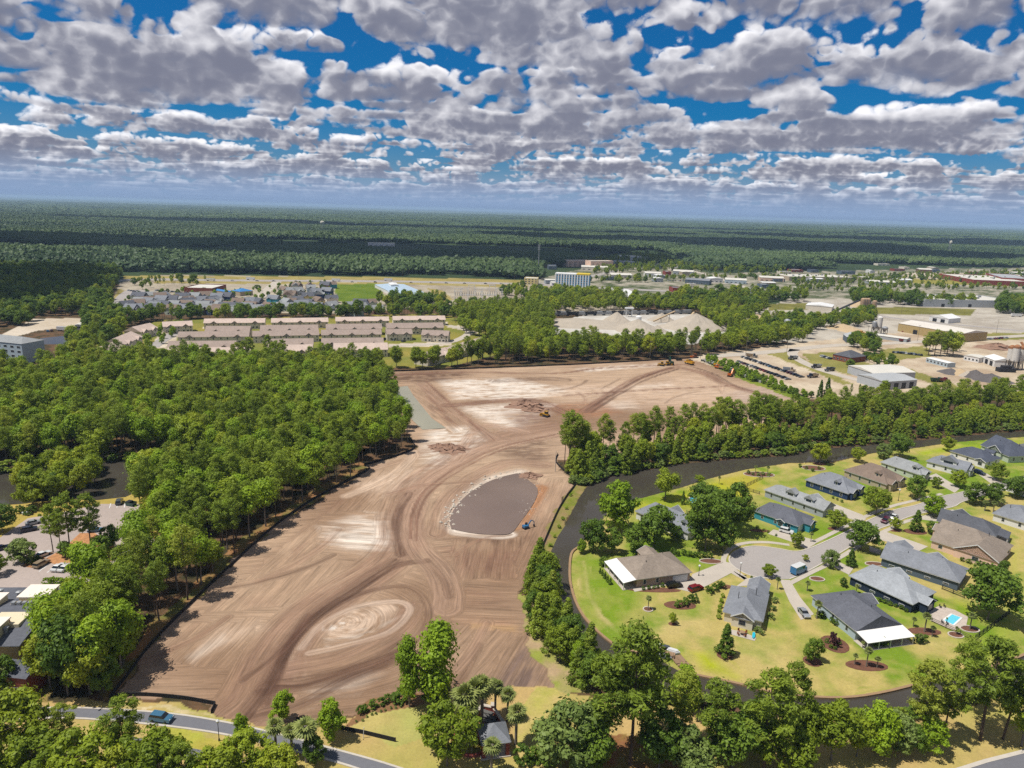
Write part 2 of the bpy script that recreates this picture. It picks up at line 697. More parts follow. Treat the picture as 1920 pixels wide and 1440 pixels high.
def blot(poly, col, k=0.8, soft=5.0, edge=1):
    """a stain of another soil with a ragged edge that fades in over soft metres"""
    w = world_poly(poly)
    u, v = ((U, V), (U1, V1), (U2, V2))[edge]
    m = inside(u, v, poly)
    xs, ysn = [p[0] for p in w], [p[1] for p in w]
    bb = m & (X > min(xs) - 20) & (X < max(xs) + 20) & (Y > min(ysn) - 20) & (Y < max(ysn) + 20)
    d = np.zeros(X.shape)
    if bb.any():
        dd, _, _ = seg_dist(X[bb], Y[bb], w + [w[0]])
        d[bb] = dd
    n = np.where(siteM, fbm(FLOW[..., 0] / 9, FLOW[..., 1] / 1.5, 61, 3), .55 * NA + .45 * NB)
    tone(bb, col, k * np.clip(d / soft, 0, 1) * np.clip((n - 0.22) * 2.6, 0, 1))


PALE, SAND, DARK, BROWN, RUST = hexc('#e2d4c4', .98), hexc('#d2b8a0', .98), hexc('#5f4438', .85), hexc('#8a6856', .9), hexc('#a97a5c', .9)
for poly, col, k, soft in [
        ([(585, 985), (680, 955), (745, 960), (752, 1032), (690, 1048), (592, 1022)], PALE, .75, 7),
        ([(600, 1010), (740, 990), (748, 1035), (650, 1032)], PALE, .8, 4),
        ([(640, 905), (770, 865), (850, 850), (830, 895), (760, 930), (690, 945)], SAND, .8, 8),
        ([(775, 850), (790, 800), (880, 795), (935, 815), (905, 850), (850, 880), (790, 885)], PALE, .95, 8),
        ([(810, 710), (960, 706), (1040, 722), (1100, 735), (1000, 752), (845, 752)], PALE, 1.0, 8),
        ([(850, 758), (1000, 752), (1045, 775), (985, 812), (940, 812), (860, 772)], PALE, .9, 9),
        ([(1000, 753), (1050, 757), (1040, 766), (1005, 764)], PALE, 1.0, 2),
        ([(1060, 690), (1240, 680), (1250, 688), (1100, 699)], PALE, .9, 6),
        ([(1180, 722), (1260, 714), (1275, 726), (1180, 735)], PALE, .75, 6),
        ([(1040, 720), (1170, 722), (1180, 740), (1060, 742)], SAND, .8, 6),
        ([(1100, 752), (1190, 748), (1210, 768), (1120, 772)], PALE, .5, 6),
        ([(960, 730), (1300, 700), (1500, 745), (1200, 775), (1050, 760)], SAND, .55, 20),
        ([(1420, 720), (1512, 745), (1440, 775), (1340, 740)], hexc('#c0aa9a', .9), .7, 8),
        ([(705, 698), (830, 694), (900, 700), (880, 712), (790, 722), (725, 716)], DARK, .7, 8),
        ([(780, 715), (810, 722), (870, 800), (850, 806), (800, 770)], BROWN, .85, 5),
        ([(930, 772), (1040, 765), (1046, 800), (960, 806)], BROWN, .85, 8),
        ([(1020, 757), (1130, 748), (1180, 775), (1100, 790), (1040, 780)], RUST, .85, 8),
        ([(935, 812), (1050, 805), (1056, 868), (1000, 882), (900, 850), (880, 880)], DARK, .62, 10),
        ([(795, 1004), (1010, 1000), (1000, 1030), (905, 1026), (800, 1014)], DARK, .75, 6),
        ([(790, 1012), (1006, 1020), (985, 1090), (850, 1095), (815, 1050)], BROWN, .7, 8),
        ([(850, 1095), (980, 1092), (970, 1150), (860, 1150)], BROWN, .45, 8),
        ([(860, 1150), (978, 1150), (976, 1195), (900, 1188), (850, 1170)], RUST, .35, 5),
        ([(865, 1165), (976, 1170), (975, 1190), (880, 1182)], hexc('#cfa878', .9), .8, 3),
        ([(985, 1185), (1042, 1285), (965, 1340), (900, 1305)], hexc('#6e5c57', .9), .75, 3),
        ([(575, 1180), (640, 1130), (745, 1120), (768, 1140), (700, 1190), (610, 1215)], SAND, .9, 5),
        ([(595, 1195), (680, 1185), (760, 1145), (765, 1155), (680, 1200), (600, 1210)], PALE, .8, 3),
        ([(612, 1170), (640, 1172), (632, 1186), (610, 1182)], hexc('#e6dccf', .95), 1.0, 1.5),
        ([(400, 1165), (500, 1150), (520, 1180), (380, 1240), (340, 1238)], SAND, .6, 6),
        ([(330, 1235), (420, 1180), (440, 1200), (360, 1250)], PALE, .5, 4),
        ([(530, 1185), (580, 1160), (560, 1280), (520, 1275)], SAND, .7, 4),
        ([(560, 1290), (680, 1250), (740, 1255), (680, 1310), (570, 1325)], PALE, .55, 8),
        ([(540, 1030), (590, 1000), (580, 1040), (545, 1060)], BROWN, .7, 4),
        ([(430, 1110), (560, 1120), (540, 1150), (450, 1145)], BROWN, .4, 6),
        ([(965, 900), (1060, 900), (985, 1050), (970, 1000)], hexc('#b58f74', .9), .6, 6),
        ([(975, 880), (1010, 890), (1005, 925), (985, 900)], DARK, .8, 4),
        ([(690, 868), (735, 856), (738, 890), (700, 900)], SAND, .3, 4),
        ([(240, 1265), (330, 1190), (520, 1020), (640, 925), (660, 935), (520, 1040), (300, 1250)], BROWN, .45, 4)]:
    blot(poly, col, k, soft)


def stroke(pts, w, col, k, soft=0.35, follow=True):
    line = spline([tuple(G(*p)[:2]) for p in pts])
    xs, yy = [p[0] for p in line], [p[1] for p in line]
    bb = siteM & (X > min(xs) - w) & (X < max(xs) + w) & (Y > min(yy) - w) & (Y < max(yy) + w)
    d, s, al = seg_dist(X[bb], Y[bb], line)
    m = np.zeros(X.shape, bool)
    m[bb] = d < w
    kk = np.zeros(X.shape)
    kk[bb] = k * np.clip((w - d) / (w * soft), 0, 1)
    if follow:
        a, b = FLOW[..., 0], FLOW[..., 1]
        t0, t1 = np.zeros(X.shape), np.zeros(X.shape)
        t0[bb], t1[bb] = al, s
        a[m], b[m] = t0[m], t1[m] + 20 + RS.rand() * 30
    n = fbm(FLOW[..., 0] / 14, FLOW[..., 1] / 1.2, 71, 3)
    tone(m, col, kk * np.clip(0.5 + (n - 0.3) * 1.8, 0, 1))


HAUL = [(440, 1348), (480, 1310), (522, 1225), (570, 1165), (640, 1110), (715, 1062), (752, 1015), (752, 965), (772, 918), (820, 880), (880, 845), (950, 815), (1046, 800)]
stroke(HAUL, 9.0, hexc('#9c7b66', .88), .7)
stroke([(762, 1010), (766, 955), (790, 912), (850, 872), (930, 835), (1046, 812)], 5.5, hexc('#b3937c', .9), .75)
stroke([(460, 1335), (500, 1280), (536, 1205), (585, 1150), (660, 1095), (740, 1050)], 2.0, DARK, .42)
stroke([(500, 1320), (530, 1235), (575, 1170), (650, 1118), (740, 1062), (800, 1052)], 1.8, DARK, .6)
stroke([(752, 1040), (744, 1000), (748, 960), (765, 925)], 2.2, DARK, .75)
stroke([(785, 945), (772, 985), (785, 1030), (822, 1070), (838, 1110), (836, 1140)], 5.0, hexc('#a98a74', .9), .7)
stroke([(800, 1050), (830, 1085), (842, 1120)], 1.4, DARK, .35)
stroke([(500, 1290), (600, 1275), (700, 1245), (760, 1205)], 3.4, DARK, .55)
stroke([(470, 1345), (560, 1320), (660, 1270), (740, 1240)], 2.0, DARK, .5)
stroke([(540, 1255), (640, 1235), (740, 1185), (775, 1140)], 4.0, hexc('#9a7a66', .9), .5)
stroke([(850, 862), (905, 800), (985, 810)], 4.0, hexc('#b3937c', .9), .7)
stroke([(790, 720), (850, 770), (920, 820), (945, 825)], 4.5, hexc('#a88973', .9), .8)
stroke([(800, 715), (860, 772), (925, 826)], 1.4, BROWN, .8)
stroke([(840, 760), (950, 751), (1010, 752), (1060, 775)], 5.0, BROWN, .8)
stroke([(720, 703), (880, 698), (1040, 700), (1130, 690), (1290, 683)], 2.2, BROWN, .8)
stroke([(930, 715), (1020, 710), (1060, 712)], 6.0, DARK, .55)
stroke([(1060, 742), (1200, 732), (1360, 724), (1376, 722)], 2.0, BROWN, .8)
stroke([(1095, 772), (1140, 742), (1200, 708), (1260, 690)], 4.0, BROWN, .8)
stroke([(1270, 688), (1320, 700), (1360, 720), (1430, 740)], 5.0, BROWN, .75)
stroke([(1290, 685), (1340, 702), (1380, 724), (1420, 735)], 1.5, DARK, .8)
stroke([(845, 985), (852, 955), (885, 922), (922, 898), (975, 885)], 5.0, hexc('#d6c6b4', .95), .9, .8)
stroke([(850, 990), (860, 998), (930, 1004), (955, 1002)], 3.0, PALE, .8)
stroke([(965, 985), (985, 955), (1010, 915)], 4.5, hexc('#b27f58', .9), .8)
stroke([(820, 1000), (835, 945), (880, 900), (950, 868), (1020, 872)], 5.0, hexc('#a0806b', .9), .6)
stroke([(700, 880), (760, 862), (800, 845), (850, 850)], 3.0, hexc('#a88a74', .9), .5)
stroke([(650, 930), (720, 900), (770, 860), (770, 840)], 3.0, SAND, .6)
stroke([(520, 1270), (545, 1210), (600, 1155), (680, 1112), (760, 1100), (800, 1130), (795, 1180), (740, 1225), (660, 1255), (570, 1282), (520, 1285)], 1.3, DARK, .5)
stroke([(565, 1215), (605, 1170), (670, 1138), (745, 1128), (768, 1145), (730, 1185), (650, 1210), (580, 1225)], 1.3, hexc('#cdb6a2', .95), .5)
for a_ in ((0, 0), (9, 3)):
    stroke([(455 + a_[0], 1345 + a_[1]), (496 + a_[0], 1290 + a_[1]), (540 + a_[0], 1208 + a_[1]), (600 + a_[0], 1148 + a_[1]), (690 + a_[0], 1088 + a_[1]), (742 + a_[0], 1048 + a_[1])], .8, hexc('#5a4236', .85), .6)
    stroke([(770 + a_[0], 1010 + a_[1]), (775 + a_[0], 960 + a_[1]), (800 + a_[0], 918 + a_[1]), (860 + a_[0], 875 + a_[1]), (940 + a_[0], 838 + a_[1]), (1040 + a_[0], 815 + a_[1])], .8, BROWN, .8)
    stroke([(1100 + a_[0], 770 + a_[1]), (1150 + a_[0], 738 + a_[1]), (1205 + a_[0], 708 + a_[1]), (1262 + a_[0], 689 + a_[1])], 1.3, DARK, .7)
for i in range(18):                # loose single passes of the machines
    a = RS.rand()
    px, py = (RS.uniform(300, 1000), RS.uniform(880, 1330)) if i < 8 else (RS.uniform(850, 1400), RS.uniform(695, 800))
    p0 = G(px, py)
    k = np.hypot(X - p0.x, Y - p0.y)
    j = np.unravel_index(np.argmin(k), X.shape)
    if not siteM[j]:
        continue
    dd = RS.uniform(-1, 1) * 0.5 + math.radians(50)
    L = RS.uniform(10, 22)
    q = [p0 + Vector((math.cos(dd + b * s * .5), math.sin(dd + b * s * .5), 0)) * L * s for b in [RS.uniform(-1, 1)] for s in (-1, -.5, 0, .5, 1)]
    stroke([to_px(p.x, p.y) for p in q], RS.uniform(1.0, 2.4), (DARK, BROWN, hexc('#a5846f', .9))[i % 3], .45, .7, True)

# strip of rough grass between the site and the canal, leaf litter along the wood
area([(1082, 905), (1100, 915), (1072, 965), (1050, 1010), (1026, 1062), (1002, 1060), (1040, 968)], hexc('#a08a5c', .8), hexc('#7f8a30', .8), 4, 1, NA)
area([(200, 1312), (282, 1210), (430, 1062), (560, 955), (690, 880), (680, 865), (540, 945), (400, 1060), (250, 1210), (180, 1300)], hexc('#a57a52', .8), hexc('#8c8a4a', .6), 4, 1, NA)
area([(974, 1112), (1004, 1108), (1034, 1180), (1078, 1250), (1112, 1292), (1045, 1290), (1004, 1228), (980, 1180)], hexc('#b99f7a', .9), hexc('#9aa048', .85), 4, 1, NA)
# verges along the bottom road
area([(-80, 1330), (60, 1318), (205, 1312), (260, 1306), (398, 1338), (430, 1346), (600, 1358), (660, 1345), (740, 1318), (800, 1300), (1045, 1285), (1110, 1300), (1300, 1330), (1700, 1345), (2000, 1280),
      (2000, 1480), (900, 1500), (-80, 1460)], hexc('#c2a56c', .92), hexc('#b0a85a', .88), 4, 1, NB)
area([(215, 1312), (398, 1340), (430, 1350), (320, 1336), (230, 1325)], hexc('#d8c49a', .9), hexc('#b5a763', .85), 4, 1, NA)
area([(310, 1362), (430, 1380), (520, 1405), (400, 1412), (340, 1400)], hexc('#c0aa54', .9), hexc('#aeb048', .88), 2, 1, NB)
area([(650, 1350), (705, 1325), (790, 1330), (785, 1385), (740, 1395), (660, 1375)], hexc('#bfae6a', .9), hexc('#aaae5e', .88), 2, 1, NB)
area([(640, 1365), (670, 1330), (740, 1305), (830, 1300), (850, 1320), (760, 1330), (700, 1345), (660, 1362)], hexc('#a27a56', .85), hexc('#8c6a4a', .85), 4, 1, NA)
area([(1000, 1290), (1045, 1285), (1075, 1330), (1030, 1420), (985, 1430), (970, 1360)], hexc('#c6b070', .9), hexc('#b4ae58', .88), 4, 1, NA)
area([(1060, 1400), (1200, 1380), (1290, 1420), (1290, 1490), (1030, 1490)], hexc('#9c6a48', .75), hexc('#9a8e48', .8), 4, 1, NA)

# ---- the lawns beyond the canal
LAWN = [(1560, 868), (1480, 868), (1400, 880), (1327, 898), (1281, 913), (1225, 928), (1186, 938), (1150, 950), (1120, 985), (1085, 1025), (1070, 1040), (1068, 1080), (1073, 1110), (1082, 1135), (1095, 1158), (1120, 1185),
        (1157, 1213), (1200, 1226), (1240, 1240), (1272, 1258), (1300, 1266), (1385, 1284), (1430, 1296), (1487, 1305), (1580, 1310), (1670, 1297), (1800, 1262), (1880, 1245), (2010, 1190), (2010, 800), (1920, 819), (1790, 829), (1709, 841), (1640, 849)]
GOLD, GREEN, TAN = hexc('#b5aa40', .85), hexc('#86a02c', .76), hexc('#c9b47c', .92)
lawnM = area(LAWN, hexc('#7f9a2c', .80), hexc('#bcaa66', .90), 2, 0, (NB * .5 + NA * .3 + NCs * .2 - .5) * 1.9 + .50)
for poly, col, k, soft in [
        ([(1075, 1040), (1150, 1040), (1210, 1090), (1215, 1140), (1160, 1190), (1110, 1170), (1078, 1110)], GREEN, 1.0, 4),
        ([(1072, 1100), (1090, 1155), (1125, 1185), (1160, 1213), (1165, 1205), (1130, 1180), (1096, 1120)], GREEN, .9, 2),
        ([(1088, 1048), (1100, 1050), (1112, 1120), (1150, 1165), (1172, 1190), (1160, 1196), (1118, 1160), (1095, 1110)], TAN, .9, 2),
        ([(1150, 940), (1225, 930), (1330, 898), (1440, 882), (1440, 910), (1400, 940), (1280, 960), (1190, 970)], hexc('#b0b428', .82), .95, 5),
        ([(1330, 898), (1400, 880), (1450, 880), (1440, 925), (1380, 930)], GOLD, .9, 5),
        ([(1395, 940), (1440, 920), (1400, 960), (1395, 965)], GREEN, .8, 3),
        ([(1470, 885), (1500, 872), (1560, 880), (1520, 892)], GREEN, .8, 3),
        ([(1220, 1000), (1300, 1005), (1320, 1030), (1240, 1030)], GREEN, 1.0, 2),
        ([(1295, 1050), (1355, 1045), (1360, 1062), (1310, 1080), (1298, 1070)], GREEN, .9, 2),
        ([(1375, 980), (1480, 985), (1530, 1010), (1480, 1030), (1400, 1012)], GREEN, .8, 4),
        ([(1500, 985), (1545, 970), (1570, 1000), (1520, 1018)], GREEN, .9, 2),
        ([(1560, 968), (1590, 955), (1610, 980), (1580, 995)], GREEN, .6, 3),
        ([(1640, 990), (1700, 1010), (1735, 1010), (1720, 1025), (1660, 1010)], GREEN, .5, 3),
        ([(1490, 1085), (1590, 1070), (1600, 1080), (1560, 1100), (1505, 1095)], GREEN, .95, 2),
        ([(1450, 1110), (1475, 1100), (1500, 1165), (1480, 1180), (1450, 1170)], GREEN, .8, 3),
        ([(1300, 1100), (1350, 1110), (1345, 1160), (1310, 1150)], GREEN, .75, 4),
        ([(1200, 1150), (1350, 1130), (1340, 1200), (1230, 1215), (1190, 1190)], TAN, .42, 8),
        ([(1280, 1215), (1330, 1215), (1400, 1270), (1390, 1283), (1310, 1262)], hexc('#aeb624', .82), .95, 4),
        ([(1330, 1190), (1480, 1190), (1540, 1270), (1460, 1296), (1390, 1270)], TAN, .42, 10),
        ([(1400, 1195), (1480, 1185), (1500, 1215), (1420, 1220)], GREEN, .55, 5),
        ([(1490, 1296), (1580, 1300), (1680, 1285), (1672, 1297), (1580, 1310), (1487, 1305)], GREEN, 1.0, 2),
        ([(1570, 1230), (1680, 1220), (1660, 1270), (1580, 1275)], TAN, .42, 8),
        ([(1650, 1130), (1740, 1150), (1720, 1170), (1660, 1140)], GREEN, .8, 3),
        ([(1770, 1200), (1900, 1150), (1920, 1190), (1890, 1245), (1850, 1250)], hexc('#9dba26', .78), .85, 6),
        ([(1765, 1110), (1830, 1130), (1860, 1170), (1790, 1165)], hexc('#a0b028', .8), .7, 4),
        ([(1700, 1180), (1800, 1195), (1860, 1195), (1770, 1230), (1710, 1215)], TAN, .42, 6),
        ([(1710, 845), (1790, 832), (1920, 822), (1920, 840), (1800, 848), (1720, 860)], hexc('#a4b626', .82), .9, 4),
        ([(1885, 1030), (1920, 1020), (1920, 1160), (1880, 1150)], hexc('#a8b436', .82), .8, 5)]:
    blot(poly, col, k, soft)

# ---- left: car park surroundings, pond banks
area([(-60, 945), (100, 925), (290, 925), (300, 1020), (215, 1100), (-60, 1110)], hexc('#bfa65a', .9), hexc('#b09c4c', .88), 2, 1, NB)
area([(-60, 1210), (60, 1225), (110, 1280), (90, 1320), (-60, 1330)], hexc('#a08a50', .8), hexc('#8a8c3a', .7), 2, 1, NB)
# ---- middle distance
GRAV = (hexc('#c9b89f', .85), hexc('#d8cab6', .9))
area([(180, 685), (180, 640), (300, 600), (830, 588), (930, 620), (935, 665), (830, 690), (705, 690)], hexc('#8a9040', .7), hexc('#a89a4a', .75), 2, 0, NB)
for poly in ([(290, 640), (300, 618), (340, 612), (330, 640), (285, 665), (265, 665)], [(728, 645), (850, 640), (845, 648), (728, 652)], [(380, 612), (840, 604), (840, 608), (380, 616)], [(835, 612), (860, 610), (905, 620), (895, 626)]):
    area(poly, *GRAV, 3, 0)
area([(1030, 640), (1035, 605), (1100, 590), (1300, 588), (1395, 632), (1300, 645), (1130, 640)], hexc('#c2bbb0', .9), hexc('#d5d0c6', .92), 3, 1)
area([(1290, 672), (1340, 660), (1400, 655), (1500, 640), (1700, 620), (2000, 610), (2000, 740), (1640, 745), (1520, 748), (1420, 712)], hexc('#b9a287', .85), hexc('#d3c2a8', .9), 3, 1)
area([(1330, 670), (1395, 700), (1520, 748), (1500, 752), (1400, 716), (1318, 678)], hexc('#6d8c22', .6), hexc('#93a03a', .7), 4, 1)
for poly in ([(1440, 664), (1480, 658), (1540, 690), (1600, 720), (1580, 722), (1510, 690)], [(1505, 664), (1560, 660), (1640, 685), (1640, 705), (1580, 700), (1520, 680)], [(1650, 655), (1735, 648), (1745, 668), (1690, 675), (1650, 668)], [(1700, 690), (1800, 725), (1790, 732), (1680, 700)], [(1790, 628), (1930, 620), (1930, 636), (1800, 640)]):
    area(poly, hexc('#8e8c46', .75), hexc('#a39a58', .8), 4, 1)
area([(1400, 640), (1380, 600), (1480, 560), (1650, 540), (2000, 545), (2000, 625), (1700, 622), (1500, 642)], hexc('#b5aa9a', .8), hexc('#cdc4b4', .85), 3, 1)
area([(1440, 570), (1515, 568), (1515, 580), (1440, 582)], hexc('#7f7c3c', .7), hexc('#959048', .75), 4, 0)
area([(1640, 575), (1830, 580), (1820, 592), (1640, 588)], hexc('#7f7c3c', .7), hexc('#959048', .75), 4, 0)
# highway strip, town blocks
area([(205, 575), (225, 530), (300, 515), (700, 520), (960, 526), (1200, 540), (1240, 560), (1160, 590), (1010, 590), (830, 575), (600, 590), (420, 580), (260, 590)], hexc('#a89a86', .8), hexc('#c0b49e', .85), 3, 0)
for poly in ([(230, 517), (700, 519), (980, 525), (980, 531), (700, 525), (230, 524)], [(290, 527), (760, 530), (990, 535), (990, 539), (760, 534), (290, 531)], [(200, 585), (222, 540), (232, 545), (212, 590)], [(800, 540), (830, 545), (850, 562), (830, 568)]):
    area(poly, hexc('#a29250', .8), hexc('#b0a060', .85), 4, 0)
area([(628, 534), (706, 531), (728, 562), (628, 566)], hexc('#6d8a20', .6), hexc('#84982c', .65), 4, 1)
area([(985, 528), (1110, 500), (1220, 480), (1330, 512), (1500, 510), (1700, 505), (2000, 500), (2000, 560), (1500, 560), (1240, 560)], hexc('#59663c', .7), hexc('#b8ae9c', .85), 3, 1, NB)
area([(1700, 522), (1860, 528), (2000, 532), (2000, 540), (1860, 536), (1700, 530)], hexc('#a09a40', .75), hexc('#a89c50', .8), 4, 0)
area([(1690, 512), (1870, 512), (1870, 526), (1700, 522)], *GRAV, 3, 0)
area([(0, 628), (60, 598), (150, 596), (150, 612), (70, 620), (0, 640)], *GRAV, 3, 0)

Z = np.zeros(X.shape)
dirt = CLS == 1
Z += np.where(dirt, 0.22 * (fbm(X / 5, Y / 5, 91, 3) - .5), 0)


def groundmat():
    m = bpy.data.materials.new('ground_cover')
    m.use_nodes = True
    t = m.node_tree
    N = NT(t)
    b = t.nodes['Principled BSDF']
    geo = N.n('ShaderNodeNewGeometry')
    pos = geo.outputs['Position']
    col = N.n('ShaderNodeAttribute', attribute_name='cover').outputs['Color']
    fl = N.n('ShaderNodeAttribute', attribute_name='flow')
    sp_ = N.n('ShaderNodeSeparateXYZ')
    t.links.new(fl.outputs['Vector'], sp_.inputs[0])
    al, ac, wd = sp_.outputs
    s1 = N.noise(N.vec(N.math('MULTIPLY', al, 0.035), N.math('MULTIPLY', ac, 0.42), 0.0), 1.0, 3, 0.6)
    s2 = N.noise(N.vec(N.math('MULTIPLY', al, 0.07), N.math('MULTIPLY', ac, 1.5), 4.0), 1.0, 3, 0.6)
    s3 = N.noise(pos, 0.5, 4, 0.6)
    s4 = N.noise(N.vec(N.math('MULTIPLY', al, 0.11), N.math('MULTIPLY', ac, 3.6), 9.0), 1.0, 2, 0.6)
    st = N.math('ADD', N.math('MULTIPLY', s1, 0.34), N.math('ADD', N.math('MULTIPLY', s2, 0.40), N.math('MULTIPLY', s4, 0.26)))
    kd = N.math('ADD', 0.58, N.math('MULTIPLY', N.ramp(st, 0.36, 0.64), 0.72))
    kd = N.math('MULTIPLY', kd, N.math('ADD', 0.86, N.math('MULTIPLY', s3, 0.28)))
    g1 = N.noise(pos, 0.28, 4, 0.6)
    g2 = N.noise(pos, 1.6, 3, 0.6)
    kg = N.math('ADD', 0.52, N.math('MULTIPLY', N.math('ADD', N.math('MULTIPLY', g1, 0.5), N.math('MULTIPLY', g2, 0.5)), 0.96))
    k = N.math('ADD', N.math('MULTIPLY', kd, wd), N.math('MULTIPLY', kg, N.math('SUBTRACT', 1.0, wd)))
    t.links.new(N.mix(1.0, col, N.vec(k, k, k), 'MULTIPLY'), b.inputs['Base Color'])
    b.inputs['Roughness'].default_value = 0.95
    b.inputs['Specular IOR Level'].default_value = 0.1
    bp = N.n('ShaderNodeBump')
    bp.inputs['Strength'].default_value = 0.5
    bp.inputs['Distance'].default_value = 0.30
    t.links.new(N.math('ADD', N.math('MULTIPLY', st, wd), N.math('MULTIPLY', g2, 0.3)), bp.inputs['Height'])
    t.links.new(bp.outputs[0], b.inputs['Normal'])
    return m


C *= .80
GM = groundmat()
FLOW[..., 2] = dirt.astype(float)
nr = len(YR)
idx = np.arange(nr * NC).reshape(nr, NC)
quads = np.stack([idx[:-1, :-1], idx[:-1, 1:], idx[1:, 1:], idx[1:, :-1]], -1).reshape(-1, 4)
fcls = CLS[:-1, :-1].reshape(-1).copy()
# outlines of the water
POND = [(846, 992), (843, 975), (855, 950), (884, 922), (925, 900), (975, 888), (990, 900), (1008, 918), (1000, 945), (975, 980), (958, 1000), (930, 1003), (885, 1000)]
BASIN = [(738, 727), (764, 724), (775, 742), (810, 785), (836, 803), (792, 806), (775, 790), (750, 760)]
CANAL = [(2010, 797), (1920, 808), (1860, 813), (1755, 823), (1629, 835), (1526, 843), (1480, 855), (1384, 861), (1300, 868), (1250, 873), (1225, 880), (1170, 886), (1130, 900), (1100, 914), (1088, 930), (1074, 956),
         (1060, 985), (1046, 1006), (1034, 1032), (1026, 1052), (1030, 1100), (1046, 1150), (1060, 1180), (1088, 1222), (1125, 1262), (1180, 1296), (1250, 1312), (1330, 1318), (1400, 1322), (1500, 1336), (1600, 1344), (1690, 1342), (1780, 1318), (1880, 1290), (2010, 1250)] + \
    [(2010, 1192), (1880, 1245), (1800, 1262), (1670, 1297), (1580, 1310), (1487, 1305), (1430, 1296), (1385, 1284), (1300, 1266), (1272, 1258), (1240, 1240), (1200, 1226), (1157, 1213), (1120, 1185), (1095, 1158), (1082, 1135), (1073, 1110), (1068, 1080), (1070, 1040),
                                (1085, 1025), (1120, 985), (1150, 950), (1186, 938), (1225, 928), (1281, 913), (1327, 898), (1400, 880), (1480, 868), (1560, 866), (1640, 849), (1709, 841), (1790, 829), (1920, 819), (2010, 808)]
LAKE = [(-40, 905), (0, 888), (40, 882), (180, 868), (300, 862), (380, 866), (420, 880), (380, 895), (295, 905), (235, 932), (180, 938), (120, 935), (40, 945), (-40, 950)]
FARPOND = [(75, 634), (140, 628), (150, 634), (140, 645), (80, 646)]
NAMES = {0: 'forest_ground', 1: 'dirt_ground', 2: 'lawn_ground', 3: 'gravel_ground', 4: 'field_ground'}
allV = np.stack([X, Y, Z], -1).reshape(-1, 3)
for c, nm in NAMES.items():
    q = quads[fcls == c]
    used, inv_ = np.unique(q, return_inverse=True)
    me = mesh_np(nm, allV[used], inv_.reshape(-1, 4), (GM,), True,
                 {'cover': ('FLOAT_COLOR', np.concatenate([C, np.ones(X.shape + (1,))], -1).reshape(-1, 4)[used]),
                  'flow': ('FLOAT_VECTOR', FLOW.reshape(-1, 3)[used])})
    tag(link(nm, me), kind='structure')
m = MB()
m.add([(-46000, -46000, -.6), (46000, -46000, -.6), (46000, 46000, -.6), (-46000, 46000, -.6)], [(0, 1, 2, 3)])
tag(m.build('ground', pmat('country_ground', (0.04, 0.06, 0.025), 0.95, var=.3, scale=.01, fine=.1)), kind='structure')


def sheet(name, poly, z, mat, thick=0.0):
    """flat paved or wet surface drawn by its outline in the photograph"""
    w = world_poly(poly)
    mb = MB()
    if thick:
        mb.prism(w, z - thick, z)
    else:
        a = sum(w[i][0] * w[(i + 1) % len(w)][1] - w[(i + 1) % len(w)][0] * w[i][1] for i in range(len(w)))
        if a < 0:
            w = w[::-1]
        mb.add([(x, y, z) for x, y in w], [tuple(range(len(w)))])
    return tag(mb.build(name, mat), kind='structure')


def ribbon(mb, line, w, z0, z1):
    """strip of width w along a world polyline"""
    n = len(line)
    L, R = [], []
    for i in range(n):
        a, b = Vector(line[max(i - 1, 0)]), Vector(line[min(i + 1, n - 1)])
        d = (b - a).normalized()
        L.append((line[i][0] - d.y * w / 2, line[i][1] + d.x * w / 2))
        R.append((line[i][0] + d.y * w / 2, line[i][1] - d.x * w / 2))
    vs = [(x, y, z1) for x, y in L] + [(x, y, z1) for x, y in R] + [(x, y, z0) for x, y in L] + [(x, y, z0) for x, y in R]
    fs = []
    for i in range(n - 1):
        fs += [(i, n + i, n + i + 1, i + 1), (i, i + 1, 2 * n + i + 1, 2 * n + i), (n + i + 1, n + i, 3 * n + i, 3 * n + i + 1)]
    fs += [(0, 2 * n, 3 * n, n), (n - 1, 2 * n - 1, 4 * n - 1, 3 * n - 1)]
    mb.add(vs, fs)


WATER = watermat('dark_water', (0.052, 0.045, 0.035), .02)
sheet('pond_water', spline(POND + POND[:1], 4)[:-1], 0.16, watermat('muddy_water', (0.150, 0.108, 0.088), .01, .10, .3))
sheet('basin_water', BASIN, 0.16, watermat('silty_water', (0.255, 0.24, 0.175), .01, .12, .3))
sheet('canal_water', CANAL, 0.05, WATER)
sheet('lake_water', LAKE, 0.05, WATER)
sheet('inlet_water', FARPOND, 0.05, WATER)
bank = MB()
ribbon(bank, [tuple(G(*p)[:2]) for p in spline([(1086, 1026), (1071, 1040), (1068, 1080), (1073, 1110), (1082, 1135), (1095, 1158), (1120, 1185), (1157, 1213), (1200, 1226), (1240, 1240)], 4)], 0.7, -.2, 0.45)
ribbon(bank, [tuple(G(*p)[:2]) for p in spline([(1272, 1258), (1300, 1266), (1385, 1284), (1430, 1296), (1487, 1305), (1580, 1310), (1670, 1297), (1800, 1262), (1880, 1245), (2010, 1190)], 4)], 0.7, -.2, 0.45)
tag(bank.build('canal_bulkhead', pmat('bulkhead_timber', hexc('#a98a68', .8), .9)), 'low tan timber bulkhead edging the lawn along the canal', 'bulkhead')

ASPH = pmat('grey_asphalt', hexc('#b4aca6', .78), .9, var=.12, scale=.05, fine=1.2)
ASPD = pmat('dark_asphalt', hexc('#8a8a90', .62), .9, var=.12, scale=.05, fine=1.2)
CONC = pmat('pale_concrete', hexc('#c9beaf', .82), .9, var=.1, scale=.2, fine=2)
WHITE = pmat('white_paint', (0.78, 0.78, 0.76), .5, var=.04)
KERB = pmat('kerb_concrete', hexc('#cfc6b8', .85), .9, var=.1)
